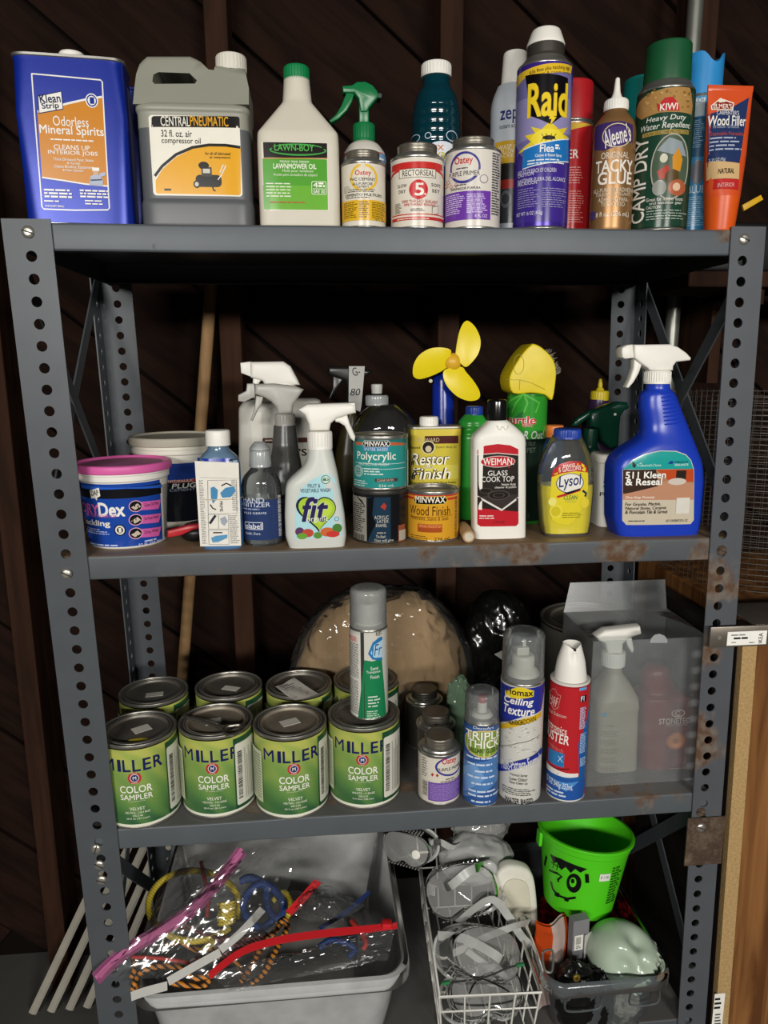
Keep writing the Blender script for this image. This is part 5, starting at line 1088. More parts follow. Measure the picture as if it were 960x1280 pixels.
# ---- dark blue bottle with orange cap
t = thing('orange_cap_bottle', 'dark blue bottle with orange cap behind the lemon cleaner', 'bottle', (.222, .140, Z2), 0)
rows = [(1000, 40, 150, .018, 3), (985, 30, 165, .020, 3), (620, 26, 170, .020, 3), (560, 60, 165, .018, 2.6), (542, 92, 172, .014, 2)]
lf = bottle(t, secs_px(t, rows, VG), mat('navy_plastic', '1c3350', .25), r=.005); a_, b_ = S(t, [(86, 510), (176, 510)], None, VG); cap(t, (b_[0]-a_[0])/2, a_[1]-.010, .0175, mat('orange_cap', 'd8783a', .4), x=(a_[0]+b_[0])/2)
a = Art(t, lf, view=VG, du=.02); a.rect(60, 640, 160, 900, '23415e'); a.line([(60, 640), (60, 760)], .001, '9ab04a'); a.build('label')

# ---- lemon cleaner
t = thing('lemon_cleaner_bottle', 'clear bottle half full of yellow lemon cleaner with blue cap', 'bottle', (.226, .049, Z2), 0)
rows = [(1054, 90, 268, .015, 3.4), (1040, 72, 290, .019, 3.2), (960, 58, 305, .021, 3), (820, 48, 320, .022, 2.8), (700, 52, 322, .022, 2.7), (630, 72, 305, .020, 2.5), (580, 100, 285, .017, 2.4), (545, 120, 270, .0150, 2.1), (535, 124, 268, .0145, 2)]
lf = bottle(t, secs_px(t, rows, VG), clear('lemon_bottle_wall', 'f2f4f4', .05, .06), r=.004, seg=52)
zl = S(t, [(185, 778)], None, VG)[0][1]; lq = lf.mb(z0=.004, z1=zl, scale=.975); obj('liquid', lq, mat('yellow_liquid', 'dccb10', .15, 0, .08, 10, spec=.6), t)
c_ = S(t, [(196, 540)], None, VG)[0]; cap(t, .0183, c_[1]-.003, .0135, mat('royal_blue_cap', '20409c', .35), x=c_[0], ribs=34)
a = Art(t, lf, view=VG, du=.006)
a.poly([(118, 745), (125, 710), (160, 680), (210, 664), (262, 668), (292, 690), (300, 730), (300, 800), (280, 880), (240, 950), (205, 985), (150, 978), (120, 960), (106, 880)], 'd9c832'); a.poly([(118, 745), (125, 710), (160, 680), (210, 664), (262, 668), (292, 690), (298, 722), (240, 716), (170, 726)], 'b8282c')
a.text('MAKES', 176, 680, 236, 696, 'e8dcd0', .02, rot=.1); a.text('5 GALLONS', 154, 692, 264, 716, 'e8dcd0', .03, rot=.1)
a.ell(140, 726, 278, 826, '26306a'); a.ell(144, 729, 274, 822, 'e2dfd4'); a.text('Lysol', 152, 734, 268, 808, '1f2a6a', .03, .2, rot=.12); a.poly([(142, 840), (262, 800), (262, 814), (148, 850)], 'b8282c'); a.poly([(180, 825), (262, 800), (258, 810), (200, 832)], '1c1c22')
a.text('CLEAN', 178, 836, 246, 858, '3a7a4a', .03); a.text('FRESH', 186, 860, 240, 874, 'b8b048', .02); a.ell(106, 884, 170, 950, 'e0d24a'); a.ell(114, 892, 162, 942, 'c9b82a'); a.ell(100, 848, 142, 888, 'e4dc7a'); a.ell(260, 850, 304, 900, 'dcc83c'); a.line([(272, 812), (290, 826), (284, 842)], .003, '22304a'); a.small(170, 920, 282, 950, 3, '6a6a1a', .35); a.build('label', dv=.01)

# ---- dark green trigger bottle and purple bottle with yellow nozzle
t = thing('dark_green_spray_bottle', 'dark green trigger spray bottle behind the blue spray bottle', 'spray bottle', (.296, .185, Z2), 0)
M_dg = mat('bottle_green_plastic', '0b3527', .25)
lf = bottle(t, secs_px(t, [(960, 250, 400, .026, 2.4), (940, 240, 410, .028, 2.4), (700, 244, 405, .028, 2.4), (640, 262, 372, .022, 2.2), (596, 280, 346, .015, 2)], VG), M_dg)
trigger(t, [(300, 420), (380, 385), (440, 366), (486, 370), (494, 400), (470, 412), (452, 440), (446, 500), (440, 590), (400, 600), (360, 560), (346, 500), (300, 492)], [(212, 488), (240, 450), (300, 412), (330, 402), (325, 430), (280, 462), (240, 490)], ((276, 500), (348, 598)), VG, M_dg, half=.012)
obj('pin', MB().lathe([(.0022, 0), (.0018, .0012), (.0004, .0015)], 10).xf(Matrix.Translation((S(t, [(436, 432)], .172, VG)[0][0], -.0125, S(t, [(436, 432)], .172, VG)[0][1])) @ Matrix.Rotation(PI/2, 4, 'X')), M_white, t)
t = thing('purple_bottle', 'dark purple bottle with yellow pointed cap at the back', 'bottle', (.297, .262, Z2), 0)
lf = bottle(t, secs_px(t, [(930, 270, 440, .026, 2.4), (910, 262, 448, .028, 2.4), (460, 275, 435, .026, 2.2), (400, 302, 408, .018, 2), (370, 306, 402, .015, 2), (356, 310, 400, .0145, 2)], VG), mat('dark_purple_plastic', '33203f', .3))
a_, b_ = S(t, [(316, 330), (402, 330)], None, VG); z0 = S(t, [(358, 358)], None, VG)[0][1]; M_yc = mat('yellow_nozzle', 'cbb626', .35); cap(t, (b_[0]-a_[0])/2, z0-.001, .0155, M_yc, x=(a_[0]+b_[0])/2, ribs=24, name='collar')
obj('nozzle', MB().lathe(rnd([(.0075, z0+.0145), (.005, z0+.019), (.0035, z0+.020), (.004, z0+.024), (.0022, z0+.033), (.001, z0+.034)], .001), 20, cx=(a_[0]+b_[0])/2), M_yc, t)

# ---- white square bottle
t = thing('white_square_bottle', 'white square bottle with black print left of the blue spray bottle', 'bottle', (.309, .105, Z2), 0)
rows = [(1006, 335, 470, .020, 5), (990, 326, 480, .024, 5), (720, 330, 476, .024, 5), (690, 336, 470, .024, 4), (668, 334, 468, .023, 4), (664, 330, 472, .025, 4), (632, 330, 470, .025, 4), (624, 338, 462, .022, 4)]
lf = bottle(t, secs_px(t, rows, VG), M_white, r=.002); a = Art(t, lf, view=VG, du=.02); a.text('Z', 374, 768, 400, 796, '1a1a1e', .05); a.rect(344, 798, 460, 808, '1a1a1e'); a.text('PURE', 358, 822, 430, 842, '1a1a1e', .05); a.rect(344, 900, 460, 940, '15203e'); a.small(354, 908, 400, 916, 1, 'c9ccd4'); a.small(354, 926, 400, 932, 1, 'c9ccd4'); a.build('label')

# ---- tile sealer trigger bottle
t = thing('tile_sealer_spray', 'large blue spray bottle with white trigger at the right end', 'spray bottle', (.348, .046, Z2), 0)
M_bb = mat('cobalt_bottle_plastic', '1d3bb0', .28, 0, .05, 12)
rows = [(1052, 452, 800, .020, 5), (1038, 430, 812, .026, 5), (1000, 415, 826, .029, 5), (940, 402, 836, .030, 5), (760, 402, 852, .030, 5), (680, 404, 846, .030, 4.5), (640, 420, 836, .030, 4), (610, 446, 826, .029, 3.6), (580, 490, 818, .028, 3.2), (550, 540, 808, .026, 3), (520, 564, 798, .024, 2.8), (480, 566, 785, .022, 2.6), (440, 562, 770, .021, 2.5), (400, 556, 756, .020, 2.4), (350, 558, 738, .0185, 2.3), (322, 566, 726, .0175, 2.2), (306, 592, 706, .0150, 2), (276, 592, 704, .0150, 2)]
lf = bottle(t, secs_px(t, rows, VG), M_bb, r=.004, seg=56)
trigger(t, [(512, 84), (560, 84), (690, 82), (730, 96), (770, 124), (794, 150), (790, 162), (720, 170), (706, 190), (704, 212), (590, 212), (580, 200), (540, 172), (514, 150)], [(522, 152), (552, 165), (562, 178), (545, 225), (520, 270), (494, 300), (480, 296), (500, 255), (518, 200)], ((584, 212), (710, 278)), VG, M_white, half=.013, nozzle=[(452, 118), (456, 98), (478, 86), (508, 82), (516, 150), (470, 156), (456, 148)], ribs=34)
for k in range(9):
    q = [(668+k*1.5, 330+k*19), (710+k*3.5, 324+k*19), (742+k*4.2, 322+k*18)]
    ar = [Vector((x, 0, z)) for x, z in S(t, q, t.location.y-.02, VG)]
    pts = []
    for p in cr(ar, 5):
        s_ = lf.at(p.z); xx = max(-.97, min(.97, (p.x-s_[4])/s_[1])); pts.append((p.x, -s_[2]*(1-abs(xx)**s_[3])**(1/s_[3])-.0002, p.z))
    obj('grip_rib', MB().tube(pts, .0011, 6), M_bb, t)
a = Art(t, lf, view=VG, du=.008)
a.poly([(472, 710), (520, 660), (580, 630), (660, 612), (740, 614), (790, 632), (815, 660), (830, 706), (828, 960), (812, 980), (490, 984), (470, 962)], 'c9c4b8'); a.poly([(476, 706), (522, 663), (582, 633), (660, 616), (738, 618), (788, 636), (812, 662), (826, 704)], '1f9a94'); a.poly([(474, 708), (828, 704), (828, 860), (472, 862)], 'a87a5c'); a.poly([(640, 707), (828, 704), (828, 770), (700, 760)], 'b84a24'); a.poly([(474, 800), (700, 765), (828, 775), (828, 860), (472, 862)], 'b8866a'); a.poly([(474, 708), (640, 707), (650, 790), (474, 830)], '3a2a22'); a.rect(740, 712, 790, 755, '2a2420'); a.ell(700, 750, 790, 785, 'c9beb2')
a.poly([(472, 858), (828, 858), (828, 960), (812, 980), (490, 984), (470, 962)], 'c4b9a4')
a.poly([(520, 672), (528, 668), (540, 686), (532, 700), (522, 692)], '1a1a1c'); a.text("Professional's Choice", 546, 680, 664, 692, 'cfe4e0', .01); a.text('MIRACLE', 732, 664, 800, 676, '1f3a5e', .03, .1); a.text('SEALANTS', 732, 678, 800, 689, 'cfe4e0', .03); a.poly([(698, 678), (712, 664), (728, 666), (720, 680)], '1f3a8a')
a.text('511 Kleen', 486, 718, 688, 752, 'efece4', .06, outline='2a2018', ow=.03); a.text('& Reseal', 486, 752, 668, 786, 'efece4', .06, outline='2a2018', ow=.03); a.text('One-Step Process', 484, 840, 630, 856, 'efe8dc', .02, .15)
a.text('For Granite, Marble,', 484, 872, 662, 890, '15130f', .03, .15); a.text('Natural Stone, Ceramic', 484, 892, 692, 909, '15130f', .03, .15); a.text('& Porcelain Tile & Grout', 484, 910, 696, 928, '15130f', .03, .15); a.rect(738, 848, 804, 926, 'd4d0c6'); a.small(500, 960, 608, 968, 1, '3a362e', .6); a.text('NET CONTENTS 32 FL. OZ.', 688, 956, 796, 968, '2a261e', .02); a.build('label', dv=.012)
# ================================================================ THIRD SHELF
# ---- green paint sampler cans
def mk_label_mat():
    m = mat('green_sampler_print', '5c9a3c', .3); n = m.node_tree.nodes; L = m.node_tree.links; b = n['Principled BSDF']
    tc = n.new('ShaderNodeTexCoord'); sx = n.new('ShaderNodeSeparateXYZ'); L.new(tc.outputs['Object'], sx.inputs[0])
    wv = n.new('ShaderNodeTexWave'); wv.inputs['Scale'].default_value = 14; wv.inputs['Distortion'].default_value = 6; wv.inputs['Detail'].default_value = 1; wv.bands_direction = 'DIAGONAL'; L.new(tc.outputs['Object'], wv.inputs['Vector'])
    ml = n.new('ShaderNodeMath'); ml.operation = 'MULTIPLY_ADD'; ml.inputs[1].default_value = .022; L.new(wv.outputs['Fac'], ml.inputs[0]); L.new(sx.outputs[2], ml.inputs[2])
    mr = n.new('ShaderNodeMapRange'); mr.inputs[1].default_value = .005; mr.inputs[2].default_value = .135; L.new(ml.outputs[0], mr.inputs[0])
    rp_ = n.new('ShaderNodeValToRGB'); e = rp_.color_ramp.elements; e[0].position = .05; e[0].color = lin('315a3a'); e[1].position = .95; e[1].color = lin('aeb258')
    for p, c in ((.28, '557e42'), (.55, '73934a'), (.78, '93a450')): q = e.new(p); q.color = lin(c)
    L.new(mr.outputs[0], rp_.inputs[0]); L.new(rp_.outputs[0], b.inputs['Base Color']); return m
M_mill = mk_label_mat()
RM, HM = .051, .124
NAVY = '1c2050'
def art_miller(a, off, base='2-B-4 BASE', white=False):
    T = lambda s_, u, v, w_, h_, m_, b_=.02: a.items.append(([(u+x*w_, v+y*h_) for x, y in text2d(s_, b_, 0)[0]], text2d(s_, b_, 0)[1], a.mi(m_)))
    a.full(.0045, .117, -.152, .152, M_mill); a.full(.0035, .0075, -.152, .152, 'dcdcc8')
    # arched MILLER: each letter a little higher towards the right end
    for i, ch in enumerate('MILLER'):
        u = -.0365+(0, .0165, .0265, .0395, .053, .0675)[i]; w_ = (.0170, .005, .0105, .0105, .0105, .0125)[i]; T(ch, u, .0945, w_, .0175, NAVY, .015 if ch == 'M' else .05)
    a.items.append(([(-.0005+.0088*math.cos(q), .0765+.0088*math.sin(q)) for q in (2*PI*i/24 for i in range(24))], [tuple(range(24))], a.mi('b03438')))
    a.items.append(([(-.0005+.0058*math.cos(q), .0765+.0058*math.sin(q)) for q in (2*PI*i/24 for i in range(24))], [tuple(range(24))], a.mi('d8d4c4')))
    a.items.append(([(-.0005+.0050*math.cos(q), .0765+.0050*math.sin(q)) for q in (2*PI*i/24 for i in range(24))], [tuple(range(24))], a.mi('26306a')))
    T('M', -.0005, .0765, .0045, .005, 'd8d4c4', .05); T('MILLER', -.0005, .0837, .008, .0016, 'd8d4c4'); T('PAINT', -.0005, .0693, .008, .0016, 'd8d4c4')
    T('COLOR', 0, .0600, .042, .0105, 'e8e6da', .03); T('SAMPLER', 0, .0485, .042, .0080, 'e8e6da', .02); T('For sampling use only', 0, .0425, .022, .0018, 'd0d8b8')
    T('VELVET', 0, .0315, .020, .0045, 'e0e2d0', .02); T('WHITE - 4 BASE' if white else 'NEUTRAL - '+base, 0, .0258, .032, .0030, 'd8dcc8'); T('200-2-10' if white else '300-2-40', 0, .0212, .013, .0028, 'd8dcc8'); T('One Quart (946 Liter)' if white else '28 fl oz (.84 Liter)', 0, .0166, .030, .0030, 'd8dcc8')
    # dark green back panel and white barcode sticker
    a.full(.008, .114, off-.002, .15, '1f4a30'); a.rect_uv(off, .013, off+.040, .106, 'd2d0c2', .003)
    R_ = random.Random(int(off*1e4)); z = .022
    while z < .094:
        h_ = R_.choice((.0006, .0012, .0018)); a.rect_uv(off+.003, z, off+.010, z+h_, '2a2a28'); z += h_+R_.choice((.0007, .0011))
    for i in range(5): a.rect_uv(off+.014+i*.004, .02, off+.0155+i*.004, .096-.012*(i % 2), 'a9a89c')
    # the rest of the wall: pale directions panel on the left
    a.rect_uv(-.075, .02, -.047, .098, 'b9c0a0'); 
    for i in range(16): a.rect_uv(-.072, .026+i*.0043, -.050, .0275+i*.0043, '6a7a5a')
M_rimdark = mat('sampler_rim', '8f8c84', .35, .75, .2, 60, dust=.2)
def lid_spot(root, pts, z, m, name='price_sticker'):
    mb = MB(); n_ = len(pts); mb.add([(x, y, z) for x, y in pts]+[(x, y, z+.0004) for x, y in pts], [tuple(range(n_, 2*n_))]+[(i, (i+1) % n_, n_+(i+1) % n_, n_+i) for i in range(n_)]); return obj(name, mb, m, root, smooth=0)
M_stk = mat('paper_sticker', 'cfcbc0', .6); M_lidrust = mat('rusty_lid', '8a8172', .5, .4, .4, 50, dust=.7); M_lidark = mat('dark_lid', '6e6a62', .45, .55, .35, 40, dust=.4)
def sampler(loc, rz, off, label, lid_m, white=False, sticker=None, art=True):
    t = thing('paint_sampler_can', label, 'paint can', loc, rz, 'green paint sampler cans')
    lf = paint_can(t, RM, HM, mat('sampler_wall', 'b9b8aa', .35, .3), None, None, lid_m, M_rimdark)
    a = Art(t, lf); art_miller(a, off, white=white); a.build('label')
    if sticker:
        cx, cy, ang, w_, h_ = sticker; c, s_ = math.cos(ang), math.sin(ang); lid_spot(t, [(cx+x*c-y*s_, cy+x*s_+y*c) for x, y in ((-w_, -h_), (w_, -h_), (w_, h_), (-w_, h_))], HM-.0054, M_stk)
    return t
c1 = sampler((-.3705, .050, Z3), math.radians(5), .045, 'green sampler can with yellow dab on lid, front row nearest the left post', M_lidark, sticker=(.004, .004, .5, .012, .009))
lid_spot(c1, [(.004+.013*math.cos(q), -.027+.004*math.sin(q)) for q in (2*PI*i/18 for i in range(18))], HM-.0054, mat('yellow_paint_dab', 'c9b22a', .4), 'paint_dab')
c2 = sampler((-.2655, .063, Z3), math.radians(0), .031, 'green sampler can in the front row with a metal opener on its lid', M_lidrust, sticker=(-.004, .003, .2, .011, .009))
c3 = sampler((-.1605, .050, Z3), math.radians(7), .038, 'green sampler can with torn white sticker on rusty lid, third in front row', M_lidrust, sticker=(.0, .002, .3, .013, .009))
c4 = sampler((-.0545, .063, Z3), math.radians(-6), .030, 'green sampler can in the front row with a spray can standing on it', M_lidark, white=True)
for (x, y, rz, lab, st) in ((-.374, .170, 4, 'green sampler can with a white sticker, rear row nearest the left post', (.002, -.006, .05, .013, .007)), (-.260, .178, -6, 'green sampler can in the rear row behind the can with the opener', (.004, -.004, -.3, .013, .007)), (-.150, .172, 2, 'green sampler can in the rear row with a receipt on its lid', None), (-.043, .180, -20, 'green sampler can in the rear row hidden behind the standing spray can', None)):
    k = copy_tree(c3); k.location = (x, y, Z3); k.rotation_euler.z = math.radians(rz); k['label'] = lab
    for ch in list(k.children):
        if ch.name.startswith('price_sticker'): bpy.data.objects.remove(ch)
        elif ch.name.startswith('lid'):
            ch.data = ch.data.copy(); ch.data.materials[0] = M_lidark
    if st: cx, cy, ang, w_, h_ = st; c, s_ = math.cos(ang), math.sin(ang); lid_spot(k, [(cx+xx*c-yy*s_, cy+xx*s_+yy*c) for xx, yy in ((-w_, -h_), (w_, -h_), (w_, h_), (-w_, h_))], HM-.0054, M_stk)
# receipt on the third rear can
pr = [onz(p[0]/3.2+300, p[1]/3.2+700, Z3+HM+.0012) for p in ((140, 512), (218, 476), (316, 540), (222, 566))]
c_ = sum(pr, Vector())/4; o = thing('paper_receipt', 'crumpled white paper slip with red print lying on a rear paint can', 'paper', c_)
mb = MB(); N_ = 8
for i in range(N_+1):
    for j in range(N_+1):
        u, v = i/N_, j/N_; p = pr[0]*(1-u)*(1-v)+pr[1]*u*(1-v)+pr[2]*u*v+pr[3]*(1-u)*v-c_; mb.v.append((p.x, p.y, p.z+.0015+.0012*math.sin(7*u+2)*math.cos(5*v)))
for i in range(N_):
    for j in range(N_): a_ = i*(N_+1)+j; mb.f.append((a_, a_+1, a_+N_+2, a_+N_+1)); mb.m.append(0)
sh_ = obj('sheet', mb, M_stk, o); mb2 = MB()
Pf = lambda u, v: (pr[0]*(1-u)*(1-v)+pr[1]*u*(1-v)+pr[2]*u*v+pr[3]*(1-u)*v-c_)+Vector((0, 0, .0018+.0012*math.sin(7*u+2)*math.cos(5*v)))
for i in range(9):
    v0 = .10+i*.09; mb2.add([Pf(.12, v0), Pf(.12+.7*(.6+.4*((i*37) % 10)/10), v0), Pf(.12+.7*(.6+.4*((i*37) % 10)/10), v0+.03), Pf(.12, v0+.03)], [(0, 1, 2, 3)], 1 if i > 6 else 0)
obj('print', mb2, [ink('8a8a84'), ink('a8443c')], o, smooth=0)
# opener lying on the second can
g = lambda x, y: onz(x/3.2+100, y/3.2+820, Z3+HM+.003)
q0 = g(425, 238); o = thing('can_opener', 'small metal paint can opener with loop handle lying on a front can', 'opener', q0)
pts = [g(*p)-q0 for p in ((422, 234), (432, 246), (480, 258), (540, 278), (575, 292))]; ml_ = mat('bright_steel', '9a968c', .3, .9)
obj('shaft', MB().tube(cr(pts, 4), .0026, 8), ml_, o); lp = [g(*p)-q0 for p in ((575, 292), (590, 282), (640, 276), (652, 286), (645, 300), (610, 316), (586, 314), (577, 302))]; obj('loop', MB().tube(cr(lp, 4, True), .0024, 8, True), ml_, o)

# ---- frosted-glass spray can on can four
t = thing('frost_spray_can', 'white and green frost spray can with clear cap standing on a paint can', 'spray can', (-.0465, .062, Z3+HM-.0008), 0)
hF = S(t, [(480, 265)], None, VI)[0][1]
def art_frost(a):
    a.full(.004, hF-.002, -.09, .09, 'c6c4ba'); a.rect(395, 285, 484, 650, 'cfcdc4'); a.rect(484, 278, 498, 660, '3a3a38'); a.poly([(498, 400), (530, 405), (566, 390), (566, 655), (498, 660)], '1d7a4c')
    a.small(400, 312, 474, 448, 20, '6f6e68', .5, 3, 'j'); a.small(400, 458, 474, 590, 20, '6f6e68', .5, 4, 'j'); a.rect(398, 286, 470, 308, 'd6b8b0'); a.text('DANGER', 402, 288, 466, 306, 'b8605a', .02); a.bars(402, 600, 466, 645, '2a2a28', 22)
    a.poly([(512, 375), (530, 330), (556, 308), (568, 306), (568, 400), (530, 398)], '2a72a8'); a.poly([(522, 372), (538, 338), (568, 318), (568, 388), (536, 390)], 'a9c9dc'); a.text('Fr', 536, 335, 566, 380, '2a4a78', .0, .2); a.text('RUST-', 543, 278, 567, 302, '1a1a1c', .03); a.text('Semi', 522, 426, 552, 440, 'd6e0d4', .01); a.text('Transparent', 506, 442, 560, 456, 'd6e0d4', .01); a.text('Finish', 522, 460, 556, 474, 'd6e0d4', .01); a.small(512, 540, 562, 590, 4, 'c4d4c4', .4); a.small(508, 600, 562, 634, 4, 'a9c9b0', .5)
h = aerosol(t, .0270, hF, mat('white_litho', 'c6c4ba', .3, .1), VI, art_frost, dome=.006, top_r=.92)
M_capc = clear('milky_clear_cap', 'e8eae8', .30, .12, bodycol='d8dad6'); M_capcc = clear('clear_cap', 'e4e8e8', .16, .08)
def clear_cap(root, R, z0, hh, m, inner=True, nozcol='b9b8b0'):
    obj('cap', MB().lathe(rnd([(R, z0), (R*.985, z0+hh*.93), (R*.86, z0+hh), (.0006, z0+hh)], .003), 40, capa=False), m, root)
    if inner:
        obj('valve_cup', MB().lathe(rnd([(R*.80, z0-.001), (R*.55, z0+hh*.18), (R*.50, z0+hh*.22)], .002), 32), mat('nozzle_'+nozcol, nozcol, .4), root)
        obj('spray_nozzle', MB().lathe(rnd([(R*.30, z0+hh*.2), (R*.28, z0+hh*.55), (R*.16, z0+hh*.60), (.0006, z0+hh*.6)], .0012), 24), mat('nozzle_'+nozcol, nozcol, .4), root)
z1_ = S(t, [(478, 105)], None, VI)[0][1]; clear_cap(t, .0262, h-.003, z1_-h+.002, M_capc)
obj('inner_sleeve', MB().lathe([(.0175, h), (.0165, h+.030), (.0008, h+.031)], 28), M_capc, t)

# ---- three more primer cans in a file
def art_pr2(a):
    a.full(.003, .073, -.075, .075, 'cfc8ba'); a.arc(236, 735, 350, 852, 100, 260, .003, '3d3a86'); a.arc(236, 735, 350, 852, 200, 340, .003, '3d3a86'); a.text('Oatey', 268, 765, 332, 800, 'b8282c', .05); a.text('PURPLE PRIMER', 246, 810, 346, 824, '2c2836', .03); a.small(285, 855, 335, 862, 1, '3a3640', .6); a.text('IMPRIMADOR', 262, 866, 350, 876, '3a3640', .01)
    for x, y in ((224, 842), (246, 846)): a.poly([(x-7, y), (x, y-9), (x+7, y), (x, y+9)], 'a83a2e')
    a.rect(205, 880, 360, 965, '6a4a9a'); a.small(212, 886, 352, 960, 12, '9a84bc', .4, 4); a.rect(178, 862, 204, 945, 'c9c2b4'); a.bars(180, 868, 202, 935, '2a2826', 24, False); a.small(178, 760, 202, 850, 8, '6a6660', .4)
def pcan(px, py, rz, label, art, lidm, wall=None):
    c = onz(px/3.692+480, py/3.692+740, Z3+.094); t = thing('primer_can', label, 'can', (c.x, c.y, Z3), rz); screw_can(t, .0300, .096, VJ, wall or M_tin, art, lr=.70, lh=.013, lid_m=lidm); return t
pcan(255, 658, 0, 'primer can with purple label, front one of three in a file', art_pr2, M_tin_dull)
M_grit = mat('grimy_tin', '6a655c', .4, .7, .3, 60)
pcan(240, 553, 0, 'unlabelled grimy screw-lid can, middle one of three in a file', None, M_grit, M_grit)
pcan(186, 447, 0, 'dark screw-lid can at the rear of the file of three', None, mat('dark_grimy_lid', '55524a', .35, .8), mat('dark_grimy_can', '5a564e', .4, .6))

# ---- gloss glaze spray, texture spray, duster
t = thing('gloss_glaze_can', 'small blue glaze spray can with clear cap, shortest of three spray cans', 'spray can', (.1100, .0225, Z3), 0)
hT = S(t, [(440, 585)], None, VJ)[0][1]
def art_triple(a):
    a.full(.005, hT-.002, -.08, .08, '2f5490'); a.poly([(362, 760), (525, 745), (525, 850), (362, 935)], '4a78b0'); a.poly([(362, 800), (420, 790), (470, 860), (362, 925)], '6a94c4'); a.ell(374, 640, 540, 765, 'cfc6a0'); a.ell(378, 645, 536, 760, '7a9a3c'); a.arc(376, 642, 538, 763, 0, 360, .0012, 'c9a83a')
    a.text('DecoArt', 412, 608, 506, 636, 'd6dae0', .01, .1); a.text('TRIPLE', 380, 648, 528, 684, 'ece8d8', .05, outline='3a4a2a', ow=.05); a.text('THICK', 390, 686, 524, 722, 'ece8d8', .05, outline='3a4a2a', ow=.05); a.text('BRILLIANT GLOSS GLAZE', 394, 724, 530, 744, '1c2a14', .03)
    for i, (y, x0, x1) in enumerate(((762, 384, 520), (792, 388, 522), (822, 420, 500), (850, 388, 524), (880, 405, 516), (915, 392, 520), (935, 390, 525), (962, 404, 505))): a.small(x0, y, x1, y+13, 1, 'c4d0e2', .6, i)
    a.text('NET WT 6 OZ (170g)', 424, 984, 500, 998, 'c4d0e2', .02)
h = aerosol(t, .0248, hT, mat('blue_glaze_litho', '2f5490', .25, .3), VJ, art_triple, dome=.007, top_r=.9)
zt = S(t, [(440, 450)], None, VJ)[0][1]; clear_cap(t, .0240, h-.004, zt-h+.004, M_capcc, True, 'c9c5ba'); obj('actuator', MB().lathe([(.0062, h+.018), (.006, h+.028), (.0006, h+.028)], 20), mat('red_actuator', 'a03038', .4), t)

t = thing('ceiling_texture_can', 'tall ceiling texture spray can with clear domed cap', 'spray can', (.1690, .0285, Z3), 0)
hH = S(t, [(620, 398)], None, VJ)[0][1]
def art_homax(a):
    a.full(.005, hH-.002, -.10, .10, 'c6c4bc'); a.poly([(520, 400), (724, 405), (724, 545), (640, 575), (520, 600)], '25308a'); a.poly([(528, 605), (640, 585), (724, 548), (724, 572), (640, 612), (528, 628)], 'cfa828')
    a.poly([(560, 455), (590, 446), (625, 436), (660, 446), (692, 455), (690, 482), (560, 482)], 'd8c02a'); a.text('Homax', 566, 450, 688, 480, '1c1c20', .05)
    a.text('Ceiling', 556, 490, 690, 532, 'e8e4dc', .05, .2); a.text('Texture', 554, 530, 694, 572, 'e8e4dc', .05, .2); a.text('ORANGE PEEL', 540, 596, 650, 611, '3a3010', .02, rot=.12); a.text('KNOCKDOWN', 580, 588, 700, 612, '3a3010', .02, rot=.2)
    R_ = random.Random(3)
    for i in range(46): x, y = R_.uniform(535, 716), R_.uniform(622, 740); a.ell(x-6, y-3, x+6, y+3, ('a9a8a2', 'd8d6ce')[i % 2], 8)
    a.line([(538, 710), (620, 695), (716, 655)], .0006, '6a6860'); a.poly([(532, 795), (620, 775), (722, 715), (724, 735), (640, 800), (532, 825)], '25308a'); a.text('Multi-Pattern Formula', 545, 770, 716, 816, 'd6d6da', .02, .2, rot=.24)
    for i, s_ in enumerate(('Vertical Spray', 'Low Odor', 'Easy Clean up')): a.text(s_, 584, 838+i*18, 660, 852+i*18, '33323a', .01)
    a.small(550, 905, 700, 940, 4, '6a6a6a', .35); a.text('WATER BASED', 562, 952, 682, 976, '22222a', .04)
h = aerosol(t, .0305, hH, mat('white_texture_litho', 'c6c4bc', .3, .15), VJ, art_homax, dome=.008, top_r=.8)
zt = S(t, [(620, 178)], None, VJ)[0][1]; clear_cap(t, .0296, h-.006, zt-h+.006, M_capcc, False)
M_iv = mat('ivory_nozzle', 'c9c5b6', .45); zz = lambda q: S(t, [q], None, VJ)[0][1]
obj('valve_cup', MB().lathe(rnd([(.024, h-.002), (.022, h+.004), (.014, zz((620, 335))), (.0135, zz((620, 330)))], .002), 32), M_iv, t); obj('nozzle_base', MB().lathe(rnd([(.0155, zz((620, 335))), (.0160, zz((620, 300))), (.0140, zz((620, 285))), (.001, zz((620, 285)))], .0015), 32), M_iv, t)
obj('nozzle_block', MB().rbox(-.011, .007, -.006, .006, zz((620, 287)), zz((620, 250)), .002), M_iv, t); obj('nozzle_stem', MB().rbox(-.0022, .0028, -.0025, .0025, zz((620, 255)), zz((620, 218)), .0008), M_iv, t)

